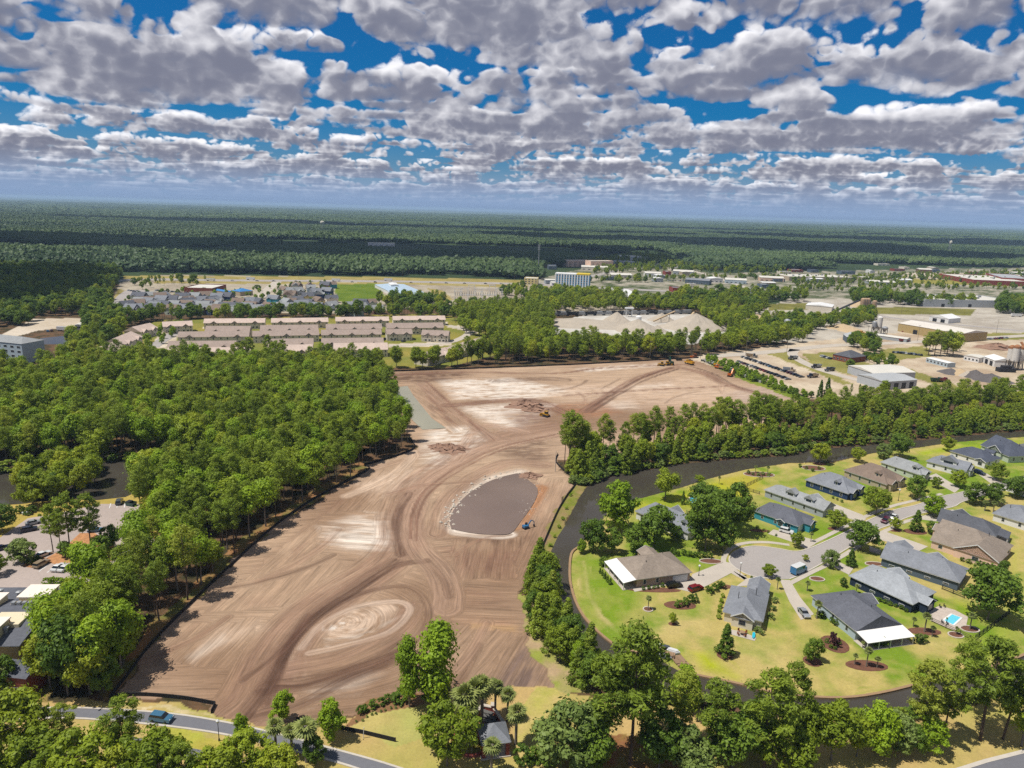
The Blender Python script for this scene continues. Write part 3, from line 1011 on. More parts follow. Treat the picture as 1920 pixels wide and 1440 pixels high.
# bottom road with pale edges
RU = [(-90, 1334), (60, 1328), (160, 1328), (316, 1338), (430, 1356), (530, 1379), (623, 1404), (720, 1431), (800, 1458), (900, 1492)]
RL = [(830, 1492), (720, 1458), (630, 1429), (520, 1401), (430, 1379), (316, 1362), (160, 1348), (60, 1348), (-90, 1358)]
sheet('road', RU + RL, 0.06, ASPD)
kb = MB()
ribbon(kb, [tuple(G(*p)[:2]) for p in spline(RU, 4)], 0.45, 0, .16)
ribbon(kb, [tuple(G(*p)[:2]) for p in spline(RL, 4)], 0.45, 0, .16)
sheet('second_road', [(230, 1378), (300, 1392), (380, 1407), (500, 1440), (560, 1470), (470, 1470), (380, 1424), (290, 1408), (220, 1396)], 0.06, ASPD)
sheet('corner_road', [(1805, 1441), (1850, 1428), (1930, 1408), (2010, 1385), (2010, 1480), (1760, 1480)], 0.06, ASPD)
ribbon(kb, [tuple(G(*p)[:2]) for p in [(1790, 1446), (1850, 1427), (1930, 1407), (2010, 1384)]], 0.9, 0, .14)
# the street and its turning circle
STREET_U = [(1920, 893), (1860, 908), (1799, 924), (1766, 931), (1718, 947), (1675, 957), (1627, 976), (1581, 1000), (1526, 1025), (1494, 1034), (1460, 1029), (1430, 1025), (1404, 1025), (1384, 1031), (1370, 1041), (1368, 1054), (1382, 1067), (1410, 1080), (1450, 1086)]
STREET_L = [(1480, 1086), (1500, 1078), (1537, 1059), (1590, 1028), (1640, 996), (1670, 984), (1711, 967), (1785, 951), (1805, 941), (1860, 925), (1920, 912)]
sheet('street', STREET_U + STREET_L, 0.06, ASPH)
ribbon(kb, [tuple(G(*p)[:2]) for p in spline(STREET_U, 4)], 0.4, 0, .16)
ribbon(kb, [tuple(G(*p)[:2]) for p in spline(STREET_L, 4)], 0.4, 0, .16)
tag(kb.build('kerb', KERB), kind='structure')
pv = MB()
for pts in ([(1766, 926), (1709, 940), (1670, 950), (1622, 969), (1526, 1017), (1505, 1025)], [(1481, 1094), (1526, 1071), (1549, 1060), (1604, 1028), (1645, 1003), (1668, 992), (1705, 976), (1790, 957)],
            [(1480, 1022), (1440, 1017), (1400, 1018), (1374, 1026), (1360, 1040), (1357, 1056), (1372, 1072), (1398, 1086)], [(1400, 1087), (1382, 1073), (1372, 1066)]):
    ribbon(pv, [tuple(G(*p)[:2]) for p in spline(pts, 4)], 1.6, 0, .08)
tag(pv.build('pavement', CONC), kind='structure')
for poly in ([(1298, 1077), (1358, 1053), (1370, 1056), (1384, 1068), (1300, 1112), (1270, 1104), (1262, 1096), (1240, 1100), (1190, 1110), (1186, 1104), (1240, 1093), (1296, 1083)],
             [(1462, 1087), (1481, 1088), (1500, 1120), (1526, 1152), (1502, 1163), (1480, 1128)],
             [(1398, 1087), (1412, 1081), (1420, 1085), (1408, 1098), (1380, 1100)],
             [(1440, 1001), (1450, 993), (1525, 1012), (1529, 1020), (1512, 1030), (1490, 1018)],
             [(1551, 954), (1562, 944), (1618, 966), (1624, 974), (1612, 980), (1560, 960)],
             [(1665, 895), (1690, 905), (1690, 915), (1680, 916), (1660, 906)],
             [(1740, 893), (1755, 888), (1800, 916), (1790, 924), (1745, 900)],
             [(1835, 890), (1850, 888), (1875, 903), (1860, 908)],
             [(1718, 966), (1758, 970), (1756, 978), (1710, 972)],
             [(1645, 1003), (1660, 997), (1740, 1025), (1722, 1034), (1650, 1012)],
             [(1630, 1024), (1652, 1032), (1650, 1040), (1630, 1034)],
             [(1560, 1056), (1575, 1055), (1600, 1066), (1592, 1078), (1560, 1062)]):
    sheet('driveway', poly, 0.09, CONC, .1)
PAVER = pmat('patio_paver', hexc('#cbbcae', .85), .9, var=.18, scale=.8, fine=2.5)
sheet('patio', [(1738, 1146), (1762, 1136), (1790, 1144), (1815, 1157), (1812, 1172), (1790, 1182), (1762, 1172), (1745, 1164)], 0.10, PAVER, .1)
sheet('terrace', [(1365, 1180), (1390, 1184), (1418, 1196), (1415, 1202), (1378, 1192), (1366, 1188)], 0.10, CONC, .1)
# car park
sheet('car_park', [(-60, 1050), (52, 972), (95, 965), (190, 945), (262, 945), (262, 985), (292, 1015), (245, 1050), (215, 1085), (175, 1103), (-60, 1103)], 0.05, pmat('worn_asphalt', hexc('#bcaca2', .82), .95, var=.14, scale=.06, fine=1))
sheet('mulch_ground', [(78, 1052), (118, 1030), (150, 1000), (178, 1000), (214, 1025), (216, 1050), (170, 1066), (120, 1062)], 0.11, pmat('mulch', hexc('#c08a5c', .85), .95, var=.35, scale=.7, fine=4), .1)
sheet('mulch_ground', [(40, 1062), (75, 1040), (85, 1046), (66, 1066)], 0.11, MATS['mulch'], .1)
mk = MB()
for a, b in [((73, 1072), (92, 1058)), ((88, 1074), (108, 1060)), ((103, 1075), (122, 1061)), ((118, 1076), (138, 1062)), ((133, 1077), (152, 1063)), ((148, 1078), (168, 1063)), ((205, 953), (208, 944)), ((219, 952), (222, 943)), ((233, 952), (235, 942)),
             ((44, 990), (70, 986)), ((38, 996), (66, 992))]:
    ribbon(mk, [tuple(G(*a)[:2]), tuple(G(*b)[:2])], 0.22, .06, .075)
tag(mk.build('road_marking', WHITE), kind='structure')
for nm, line, w, mt in [
        ('highway', [(150, 534), (260, 524), (420, 525.5), (700, 527.5), (960, 532), (1150, 541), (1300, 548), (1500, 556)], 22, ASPH),
        ('yard_road', [(1335, 668), (1420, 662), (1490, 655), (1560, 648), (1700, 642), (1930, 629)], 11, CONC),
        ('yard_road', [(1490, 655), (1488, 668), (1530, 690), (1590, 708), (1640, 720)], 8, CONC),
        ('yard_road', [(1600, 585), (1720, 602), (1850, 614), (1930, 622)], 9, ASPH),
        ('townhouse_road', [(262, 668), (305, 638), (345, 615)], 9, ASPH),
        ('townhouse_road', [(730, 648), (800, 646), (850, 640), (880, 622), (840, 610)], 7, CONC),
        ('town_street', [(1010, 533), (1100, 520), (1180, 500), (1210, 485)], 14, ASPH),
        ('town_street', [(1220, 492), (1260, 500), (1330, 516), (1400, 540)], 12, CONC),
        ('subdivision_street', [(205, 590), (235, 552), (262, 545), (300, 560), (420, 566)], 12, ASPH),
        ('subdivision_street', [(600, 575), (612, 548), (620, 530)], 14, CONC), ('subdivision_street', [(470, 575), (500, 545), (520, 528)], 12, CONC)]:
    mb = MB()
    ribbon(mb, [tuple(G(*p)[:2]) for p in spline(line, 5)], w, -.1, .12)
    tag(mb.build(nm, mt), kind='structure')
# ------------------------------------------------------------------ trees
BARK = pmat('bark', (0.12, 0.085, 0.06), .95, var=.35, scale=1.5, fine=6)
BARKG = pmat('grey_bark', (0.20, 0.17, 0.14), .95, var=.3, scale=1.5, fine=6)
LEAF = leafmat('broad_leaves', (0.125, 0.185, 0.014), (0.32, 0.395, 0.024), .36, (0.40, 0.42, 0.03))
NEEDLE = leafmat('pine_needles', (0.12, 0.178, 0.018), (0.30, 0.38, 0.036), .32, (0.35, 0.38, 0.05))
DARKLEAF = leafmat('dark_leaves', (0.062, 0.118, 0.014), (0.165, 0.25, 0.024), .30)
FRESH = leafmat('fresh_leaves', (0.145, 0.240, 0.012), (0.31, 0.43, 0.022), .36)
FROND = leafmat('palm_fronds', (0.10, 0.14, 0.035), (0.28, 0.31, 0.085), .2)
PLUM = leafmat('plum_leaves', (0.035, 0.012, 0.016), (0.08, 0.03, 0.035), .2)
RUSTL = leafmat('rust_leaves', (0.30, 0.11, 0.03), (0.42, 0.17, 0.06), .2)
GREYL = leafmat('grey_leaves', (0.11, 0.165, 0.035), (0.25, 0.32, 0.075), .28)


def rdir(n, rs):
    v = rs.normal(size=(n, 3))
    return v / np.linalg.norm(v, axis=1, keepdims=True)


def cards(c, nrm, size, rs, asp=0.62):
    """one diamond leaf spray per point"""
    n = len(c)
    t = np.cross(nrm, rdir(n, rs))
    t /= np.linalg.norm(t, axis=1, keepdims=True) + 1e-9
    b = np.cross(nrm, t)
    s = size[:, None]
    V4 = np.stack([c - t * s, c + b * s * asp, c + t * s, c - b * s * asp], 1)
    return V4.reshape(-1, 3), np.arange(4 * n).reshape(-1, 4)


def blob_cards(cent, rad, per, size, rs, flat=1.0, jit=0.55, asp=.62):
    """leaf sprays round every clump centre, facing outwards"""
    k = len(cent)
    d = rdir(k * per, rs)
    d[:, 2] += 0.12
    d /= np.linalg.norm(d, axis=1, keepdims=True)
    cid = np.repeat(np.arange(k), per)
    loose = (rs.rand(k * per, 1) < .22) * rs.rand(k * per, 1)
    rr = rad[cid][:, None] * (0.66 + 0.42 * rs.rand(k * per, 1) + .75 * loose)
    p = cent[cid] + d * rr * np.array([1, 1, flat])
    nn = d + rdir(k * per, rs) * jit
    nn[:, 2] += 0.30
    nn /= np.linalg.norm(nn, axis=1, keepdims=True)
    v, f = cards(p, nn, size * (0.6 + 0.8 * rs.rand(k * per)), rs, asp)
    tint = np.repeat(np.clip(rs.rand(k)[cid] * .7 + rs.rand(k * per) * .3, 0, 1), 4)
    return v, f, tint


def crown_broad(name, H, rs, wide=0.30, low=0.22, nb=46, per=64, size=0.42, mat=None):
    per, size, nb = int(per * 1.5), size * .72, int(nb * 1.25)
    c = []
    lob = rs.uniform(0, 6.28, 3)
    while len(c) < nb:
        p = rs.uniform(-1, 1, 3)
        r = np.linalg.norm(p)
        if r > 1 or r < 0.45:
            continue
        a = math.atan2(p[1], p[0])
        k = 1 + 0.22 * math.sin(2 * a + lob[0]) + 0.14 * math.sin(3 * a + lob[1] + 2 * p[2])
        taper = 1.0 if p[2] < 0 else 1 - 0.25 * p[2]
        c.append((p[0] * wide * k * taper, p[1] * wide * k * taper, low + (1 - low) * (0.5 + 0.46 * p[2])))
    c = np.array(c) * H
    rad = rs.uniform(.045, .12, nb) * H
    v, f, t = blob_cards(c, rad, per, size, rs, .85)
    return mesh_np(name, v, f, (mat or LEAF,), False, {'tint': ('FLOAT', t)}), c


def crown_pine(name, H, rs, low=0.50, wide=0.16, nb=38, per=95, size=0.36):
    c, rad = [], []
    for i in range(nb):
        h = low + (1 - low) * (i + rs.rand()) / nb
        q = (h - low) / (1 - low)
        rm = wide * (0.55 + 0.9 * q) if q < .5 else wide * (1.0 - 0.75 * ((q - .5) / .5) ** 1.6)
        a = i * 2.4 + rs.uniform(-.6, .6)
        r = rm * rs.uniform(.35, 1.1)
        c.append((r * math.cos(a), r * math.sin(a), h * 0.985 - .01 * r))
        rad.append(rs.uniform(.030, .062))
    c, rad = np.array(c) * H, np.array(rad) * H
    v, f, t = blob_cards(c, rad, per, size, rs, .62, .9, .34)
    return mesh_np(name, v, f, (NEEDLE,), False, {'tint': ('FLOAT', t)}), c


def crown_cone(name, H, rs, wide=.24, nb=48, per=56, size=.36, mat=None, low=.06):
    per, size = int(per * 1.5), size * .78
    c, rad = [], []
    for i in range(nb):
        q = (i + rs.rand()) / nb
        h = low + (1 - low) * (1 - (1 - q) ** 1.4)
        r = wide * (1 - h) ** .75 * rs.uniform(.45, 1.05)
        a = i * 2.4 + rs.uniform(-.5, .5)
        c.append((r * math.cos(a), r * math.sin(a), h * .97))
        rad.append(.035 + .055 * (1 - h) * rs.uniform(.6, 1.2))
    c, rad = np.array(c) * H, np.array(rad) * H
    v, f, t = blob_cards(c, rad, per, size, rs, .75, .7, .5)
    return mesh_np(name, v, f, (mat or DARKLEAF,), False, {'tint': ('FLOAT', t)}), c


def trunk_mesh(name, H, top, r, limbs, rs, mat):
    mb = MB()
    px = py = 0.0
    pts = [(0, 0, -.3)]
    k = 4
    for i in range(1, k + 1):
        px += rs.uniform(-.012, .012) * H
        py += rs.uniform(-.012, .012) * H
        pts.append((px, py, H * top * i / k))
    for i in range(k):
        mb.tube(pts[i], pts[i + 1], r * (1 - .8 * i / k), r * (1 - .8 * (i + 1) / k), 6, False)
    for c in limbs:
        z = c[2] - 0.5 * math.hypot(c[0], c[1]) - .02 * H
        z = max(z, H * .18)
        i = min(k - 1, int(z / (H * top) * k))
        u = min(1, z / (H * top) * k - i)
        b = Vector(pts[i]).lerp(Vector(pts[i + 1]), u)
        mb.tube(b, c, r * .32, r * .10, 4, False)
    return mb.mesh(name, (mat,))


PROTO = {}


def protos(kind, n, fn, name):
    out = []
    for i in range(n):
        rs = np.random.RandomState(100 + 13 * i + len(kind) * 7)
        cm, tm = fn(rs)
        out.append((cm, tm))
    PROTO[kind] = (out, name)


def mk_broad(H, **kw):
    def fn(rs):
        m, c = crown_broad('crown', H, rs, **kw)
        return m, trunk_mesh('trunk', H, .82, H * .017, c[::6], rs, BARKG)
    return fn


def mk_pine(H, **kw):
    def fn(rs):
        m, c = crown_pine('crown', H, rs, **kw)
        return m, trunk_mesh('trunk', H, .97, H * .0125, c[::3], rs, BARK)
    return fn


def mk_cone(H, **kw):
    def fn(rs):
        m, c = crown_cone('crown', H, rs, **kw)
        return m, trunk_mesh('trunk', H, .9, H * .018, [], rs, BARK)
    return fn


def mk_palm(H):
    def fn(rs):
        V_, F_, T_ = [], [], []
        for i in range(46):
            a = i * 2.4
            el = math.radians(rs.uniform(-50, 88))
            d = np.array([math.cos(a) * math.cos(el), math.sin(a) * math.cos(el), math.sin(el)])
            s = np.array([-math.sin(a), math.cos(a), 0])
            up = np.cross(d, s)
            L = H * rs.uniform(.20, .27)
            base = np.array([0, 0, H * .86]) + d * L * .26
            for k in range(-3, 4):
                t = k * .34
                dd = d * math.cos(t) + s * math.sin(t)
                tip = base + dd * L * (.72 - .06 * abs(k)) - np.array([0, 0, L * .16]) + up * 0
                w = s * math.cos(t) - d * math.sin(t)
                o = len(V_)
                V_ += [base, base + dd * L * .35 + w * L * .075, tip, base + dd * L * .35 - w * L * .075]
                F_.append((o, o + 1, o + 2, o + 3))
                T_ += [rs.rand()] * 4
        m = mesh_np('crown', np.array(V_), np.array(F_), (FROND,), False, {'tint': ('FLOAT', np.array(T_))})
        mb = MB()
        mb.lathe([(H * .034, -.2), (H * .027, H * .2), (H * .026, H * .7), (H * .04, H * .78), (H * .05, H * .86), (.02, H * .9)], n=8)
        return m, mb.mesh('trunk', (BARKG,))
    return fn


protos('broad', 7, mk_broad(15.0, wide=.235, low=.24, nb=46, per=70, size=.46), 'broadleaf_tree')
protos('slim', 4, mk_broad(17.0, wide=.16, low=.46, nb=38, per=62, size=.44, mat=FRESH), 'slender_tree')
protos('twin', 2, mk_broad(18.0, wide=.15, low=.06, nb=56, per=62, size=.44, mat=FRESH), 'slender_tree')
protos('oak', 5, mk_broad(9.0, wide=.42, low=.22, nb=50, per=72, size=.33), 'shade_tree')
protos('dark', 4, mk_broad(10.0, wide=.36, low=.12, nb=50, per=72, size=.36, mat=DARKLEAF), 'dense_tree')
protos('pine', 7, mk_pine(24.0), 'pine_tree')
protos('spread', 5, mk_pine(20.0, low=.42, wide=.205, nb=42, per=125, size=.34), 'spreading_pine')
protos('young', 5, mk_cone(13.0, wide=.26, nb=56, per=60, size=.42, mat=NEEDLE), 'young_pine')
protos('cone', 3, mk_cone(7.0, wide=.30, nb=54, per=60, size=.27), 'conical_evergreen')
protos('palm', 4, mk_palm(6.5), 'palm_tree')
protos('bush', 4, mk_broad(3.0, wide=.50, low=-.05, nb=34, per=60, size=.17, mat=DARKLEAF), 'shrub')
protos('fresh', 3, mk_broad(8.0, wide=.34, low=.1, nb=44, per=66, size=.32, mat=FRESH), 'bright_tree')
protos('grey', 3, mk_broad(9.0, wide=.40, low=.08, nb=48, per=80, size=.34, mat=GREYL), 'willowy_tree')
BASEH = dict(twin=18, broad=15, slim=17, oak=9, dark=10, pine=24, spread=20, young=13, cone=7, palm=6.5, bush=3, fresh=8, grey=9)
USED = {}


def plant(kind, x, y, h, label=None, cat=None, group=None, wide=1.0, mat=None, parts=True):
    pr, nm = PROTO[kind]
    i = USED.get(kind, 0)
    USED[kind] = i + 1
    cm, tm = pr[(i * 5 + int(abs(x) * 3)) % len(pr)]
    s = h / BASEH[kind]
    o = empty(nm, (x, y, 0), random.uniform(0, 6.28))
    o.scale = (s * wide * random.uniform(.92, 1.08), s * wide * random.uniform(.92, 1.08), s)
    tag(o, label, cat or ('shrub' if kind == 'bush' else 'palm' if kind == 'palm' else 'tree'), group)
    c = link('crown', cm, o, mat)
    if kind != 'bush':
        link('trunk', tm, o)
    return o


def by_top(base, top):
    """ground point and height of a tree seen from its foot to its tip"""
    b = G(*base)
    lo, hi = 0.5, 40.0
    for _ in range(30):
        mid = (lo + hi) / 2
        if to_px(b.x, b.y, mid)[1] > top[1]:
            lo = mid
        else:
            hi = mid
    return b, (lo + hi) / 2


def scatter(name, x, y, rz, sc, idx, meshes, z=0.0):
    """one object that holds a mass of trees as instanced copies"""
    coll = bpy.data.collections.new(name + '_kinds')
    for i, ms in enumerate(meshes):
        src = bpy.data.objects.new('kind_%02d' % i, ms)
        coll.objects.link(src)
    n = len(x)
    me = bpy.data.meshes.new(name)
    me.vertices.add(n)
    me.vertices.foreach_set('co', np.stack([x, y, np.full(n, z)], -1).astype(np.float32).ravel())
    for nm, typ, arr, key in (('spin', 'FLOAT', rz, 'value'), ('size', 'FLOAT_VECTOR', sc, 'vector'), ('pick', 'INT', idx, 'value')):
        a = me.attributes.new(nm, typ, 'POINT')
        a.data.foreach_set(key, np.asarray(arr, dtype=np.int32 if typ == 'INT' else np.float32).ravel())
    o = bpy.data.objects.new(name, me)
    COL.objects.link(o)
    ng = bpy.data.node_groups.new(name, 'GeometryNodeTree')
    ng.interface.new_socket('Geometry', in_out='INPUT', socket_type='NodeSocketGeometry')
    ng.interface.new_socket('Geometry', in_out='OUTPUT', socket_type='NodeSocketGeometry')
    N = ng.nodes
    gi, go = N.new('NodeGroupInput'), N.new('NodeGroupOutput')
    ip = N.new('GeometryNodeInstanceOnPoints')
    ci = N.new('GeometryNodeCollectionInfo')
    ci.inputs['Collection'].default_value = coll
    ci.inputs['Separate Children'].default_value = True
    ci.inputs['Reset Children'].default_value = True
    at = {}
    for nm, typ in (('spin', 'FLOAT'), ('size', 'FLOAT_VECTOR'), ('pick', 'INT')):
        nd = N.new('GeometryNodeInputNamedAttribute')
        nd.data_type = typ
        nd.inputs['Name'].default_value = nm
        at[nm] = nd.outputs['Attribute']
    cx_ = N.new('ShaderNodeCombineXYZ')
    L = ng.links.new
    L(at['spin'], cx_.inputs[2])
    L(gi.outputs[0], ip.inputs['Points'])
    L(ci.outputs[0], ip.inputs['Instance'])
    ip.inputs['Pick Instance'].default_value = True
    L(at['pick'], ip.inputs['Instance Index'])
    L(cx_.outputs[0], ip.inputs['Rotation'])
    L(at['size'], ip.inputs['Scale'])
    L(ip.outputs[0], go.inputs[0])
    md = o.modifiers.new('scatter', 'NODES')
    md.node_group = ng
    return o


def whole(kind):
    """crown and trunk of each variant joined, for the massed woods"""
    out = []
    for cm, tm in PROTO[kind][0]:
        nv = len(cm.vertices)
        co = np.zeros(nv * 3, np.float32)
        cm.vertices.foreach_get('co', co)
        nf = len(cm.polygons)
        fi = np.zeros(nf * 4, np.int32)
        cm.loops.foreach_get('vertex_index', fi)
        tv = np.array([v.co for v in tm.vertices], np.float32)
        tf = np.array([tuple(p.vertices) for p in tm.polygons if len(p.vertices) == 4], np.int32)
        ti = np.zeros(nv, np.float32)
        cm.attributes['tint'].data.foreach_get('value', ti)
        me = mesh_np('massed_' + kind, np.concatenate([co.reshape(-1, 3), tv]), np.concatenate([fi.reshape(-1, 4), tf + nv]), (cm.materials[0], tm.materials[0]), False,
                     {'tint': ('FLOAT', np.concatenate([ti, np.zeros(len(tv), np.float32)]))}, np.concatenate([np.zeros(nf), np.ones(len(tf))]))
        out.append(me)
    return out


MASS = {k: whole(k) for k in ('broad', 'slim', 'pine', 'young', 'fresh', 'dark', 'spread')}


def grid_pts(poly, step, jit=.45, ex=()):
    w = np.array(world_poly(poly))
    x0, y0 = w.min(0)
    x1, y1 = w.max(0)
    gx, gy = np.meshgrid(np.arange(x0, x1, step), np.arange(y0, y1, step))
    gx = (gx + RS.uniform(-jit, jit, gx.shape) * step + (np.arange(gx.shape[0]) % 2)[:, None] * step * .5).ravel()
    gy = (gy + RS.uniform(-jit, jit, gy.shape) * step).ravel()
    u, v = to_px(gx, gy)
    m = inside(u, v, poly)
    for e in ex:
        m &= ~inside(u, v, e)
    return gx[m], gy[m]


# stands: outline, spacing, mix of kinds, height range, names for the individuals
STANDS = [
    ('wood left of the cleared site', [(-60, 724), (100, 714), (190, 694), (690, 700), (704, 712), (728, 745), (748, 792), (766, 826), (752, 852), (700, 862), (676, 874), (682, 884), (612, 918), (552, 954), (492, 998), (422, 1062), (342, 1138), (274, 1206), (232, 1260), (190, 1304),
                                       (90, 1300), (62, 1262), (110, 1200), (160, 1110), (235, 1095), (250, 1060), (300, 1020), (268, 985), (268, 942), (240, 935), (300, 905), (395, 897), (425, 882), (380, 865), (300, 861), (180, 867), (40, 881), (-60, 890)],
     5.7, (('broad', .36), ('slim', .24), ('pine', .40)), (12.5, 19.5), 'left of the bare site'),
    ('trees on the lake spit', [(30, 935), (60, 905), (120, 880), (180, 868), (195, 885), (175, 930), (120, 940), (60, 950)], 5.5, (('broad', .7), ('dark', .3)), (10, 15), 'between the two arms of the dark lake'),
    ('belt between site and canal, front', [(1062, 888), (1086, 908), (1130, 896), (1200, 882), (1300, 862), (1384, 855), (1480, 848), (1526, 838), (1629, 829), (1755, 818), (1860, 808), (2000, 795), (2000, 772), (1800, 790), (1600, 808), (1500, 820), (1300, 842), (1150, 866), (1062, 878)],
     4.8, (('young', .60), ('dark', .14), ('broad', .26)), (9.5, 15), 'along the far bank of the canal'),
    ('belt between site and canal, back', [(1050, 870), (1062, 884), (1150, 868), (1300, 842), (1500, 818), (1600, 806), (1800, 788), (2000, 770), (2000, 752), (1800, 768), (1620, 780), (1480, 800), (1300, 828), (1150, 855)],
     5.2, (('pine', .88), ('broad', .12)), (14.5, 20), 'in the belt behind the canal'),
    ('thicket between site and canal', [(998, 1066), (1020, 1062), (1030, 1110), (1052, 1165), (1084, 1222), (1120, 1266), (1150, 1290), (1100, 1300), (1050, 1274), (1014, 1226), (992, 1180), (988, 1112)], 4.2, (('young', .5), ('broad', .2), ('dark', .3)), (9, 13), 'between the site and the narrow canal'),
    ('trees behind the site', [(690, 694), (800, 690), (900, 685), (1100, 678), (1312, 667), (1420, 654), (1480, 648), (1470, 640), (1400, 640), (1300, 655), (1130, 656), (1035, 652), (1030, 625), (1040, 600), (1000, 588), (900, 592), (850, 600), (870, 625), (935, 645), (930, 668), (850, 684), (760, 688), (695, 690)],
     7.0, (('broad', .62), ('pine', .38)), (12.5, 19), 'behind the bare site'),
    ('grove beyond the gravel heaps', [(980, 588), (1000, 575), (1060, 568), (1240, 570), (1400, 590), (1440, 582), (1410, 600), (1390, 625), (1370, 640), (1300, 586), (1120, 583), (1000, 590)], 8.5, (('broad', .7), ('pine', .3)), (11, 16), 'beyond the gravel heaps'),
]
for_far = []
IND = {}
LIMIT = {'broad': 280, 'pine': 290, 'slim': 200, 'young': 230, 'dark': 110}
cand = []
for sn, poly, step, mixk, (h0, h1), where in STANDS:
    x, y = grid_pts(poly, step)
    r = RS.rand(len(x))
    acc, kk = 0, np.empty(len(x), object)
    for k, w in mixk:
        kk[(r >= acc) & (r < acc + w + 1e-6)] = k
        acc += w
    h = RS.uniform(h0, h1, len(x))
    for i in range(len(x)):
        k = kk[i] or mixk[0][0]
        cand.append((math.hypot(x[i], y[i]), x[i], y[i], k, h[i] * {'broad': .9, 'dark': .75, 'young': .95, 'pine': 1.12, 'slim': .95}[k], where))
cand.sort(key=lambda c: c[0])
WORDS = {'broad': ('full round green tree', 'round leafy trees'), 'slim': ('slender pale trunked tree', 'slender leafy trees'), 'pine': ('tall bare trunked pine', 'tall pines'),
         'young': ('bushy low branched pine', 'bushy pines'), 'dark': ('low dense dark tree', 'dense dark trees')}
mass = []
FENCE_LINE = [tuple(G(*p)[:2]) for p in [(209, 1306), (282, 1211), (430, 1064), (560, 955), (690, 882), (760, 850), (766, 818)]]


def near_fence(x, y):
    return seg_dist(np.array([x]), np.array([y]), FENCE_LINE)[0][0] < 13


for d, x, y, k, h, where in cand:
    u, v = to_px(x, y, h * .6)
    if where == 'left of the bare site':
        if near_fence(x, y) and k == 'broad' and RS.rand() < .8:
            k = 'slim' if RS.rand() < .6 else 'pine'
        fx, fy = to_px(x, y)
        where = ('at the edge of the left wood along the silt fence' if near_fence(x, y) else 'in the left wood beside the dark lake' if fy < 955 and fx < 470 and fy > 845 else 'in the left wood behind the car park' if fx < 330 and fy > 955
                 else 'at the far edge of the left wood below the townhouses' if fy < 740 else 'in the middle of the left wood')
    elif 'canal' in where and 'narrow' not in where:
        fx, fy = to_px(x, y)
        if fx > 1450:
            h *= .84
        where += (', left end' if fx < 1220 else ', middle stretch' if fx < 1520 else ', right end')
    if -90 < u < 2010 and IND.get(k, 0) < LIMIT[k] and v < 1500:
        IND[k] = IND.get(k, 0) + 1
        plant(k, x, y, h, WORDS[k][0] + ' ' + where, 'tree', WORDS[k][1] + ' ' + where)
    else:
        mass.append((x, y, k, h))


def mass_out(name, items):
    kinds = sorted({i[2] for i in items})
    meshes, first = [], {}
    for k in kinds:
        first[k] = len(meshes)
        meshes += MASS[k]
    a = np.array([(i[0], i[1], i[3] / BASEH[i[2]]) for i in items])
    pick = np.array([first[i[2]] + RS.randint(len(MASS[i[2]])) for i in items])
    sc = a[:, 2:3] * RS.uniform(.9, 1.12, (len(a), 3))
    return tag(scatter(name, a[:, 0], a[:, 1], RS.uniform(0, 6.28, len(a)), sc, pick, meshes), kind='stuff')


mass_out('woods', mass)
# middle distance: belts and groves among the buildings, as one mass each
MID = []


def belt(poly, step, mixk, h0, h1, ex=()):
    x, y = grid_pts(poly, step, ex=ex)
    r = RS.rand(len(x))
    for i in range(len(x)):
        acc, k = 0, mixk[-1][0]
        for kk_, w in mixk:
            acc += w
            if r[i] < acc:
                k = kk_
                break
        MID.append((x[i], y[i], k, RS.uniform(h0, h1)))


BP = (('broad', .5), ('pine', .35), ('dark', .15))
DP = (('dark', .45), ('pine', .35), ('broad', .2))
belt([(-60, 622), (0, 618), (150, 628), (215, 622), (262, 610), (300, 604), (600, 599), (842, 595), (850, 586), (830, 588), (600, 591), (420, 594), (250, 600), (205, 592), (215, 545), (230, 512), (-60, 500)], 9.0, DP, 11, 16,
     [[(60, 594), (160, 592), (160, 650), (40, 650)], [(-60, 620), (85, 608), (60, 650), (-60, 650)]])
belt([(112, 690), (190, 684), (195, 665), (250, 625), (210, 630), (130, 645)], 8.5, BP, 11, 16)
belt([(860, 600), (1000, 590), (1030, 600), (1010, 575), (860, 580)], 10, BP, 10, 15)
belt([(990, 556), (1080, 553), (1150, 558), (1200, 575), (1400, 585), (1240, 570), (1060, 568), (985, 575)], 9, BP, 12, 17)
belt([(1260, 560), (1500, 556), (1515, 566), (1440, 570), (1420, 585), (1280, 578)], 12, BP, 13, 20)
belt([(1390, 625), (1420, 606), (1480, 600), (1540, 608), (1560, 600), (1610, 592), (1640, 590), (1650, 605), (1610, 615), (1560, 618), (1530, 622), (1500, 645), (1440, 650), (1395, 645)], 9, BP, 9, 15)
belt([(1595, 560), (1640, 556), (1720, 566), (1830, 572), (1830, 577), (1640, 572), (1600, 572)], 12, DP, 13, 19)
belt([(1860, 585), (1880, 572), (2000, 566), (2000, 600), (1900, 592)], 12, DP, 14, 20)
belt([(1585, 646), (1610, 640), (1650, 650), (1655, 668), (1610, 662)], 7.5, BP, 9, 13)
belt([(1615, 672), (1650, 670), (1690, 688), (1680, 694), (1630, 684)], 6.5, (('broad', .6), ('dark', .4)), 5, 8)
belt([(1725, 655), (1770, 650), (1808, 656), (1800, 664), (1740, 663)], 9, (('pine', .5), ('broad', .5)), 11, 15)
belt([(1330, 672), (1385, 688), (1520, 746), (1505, 752), (1400, 712), (1322, 680)], 4.2, (('fresh', .75), ('dark', .25)), 3, 5)
belt([(300, 618), (345, 606), (365, 612), (330, 625), (300, 650), (250, 690), (225, 688), (262, 655)], 9, (('fresh', .6), ('broad', .4)), 4.5, 7)
belt([(380, 609), (836, 602), (836, 604), (380, 611)], 14, (('fresh', .5), ('dark', .5)), 5, 8)
belt([(420, 690), (530, 685), (530, 680), (430, 682)], 9, (('spread', 1.0),), 15, 19)
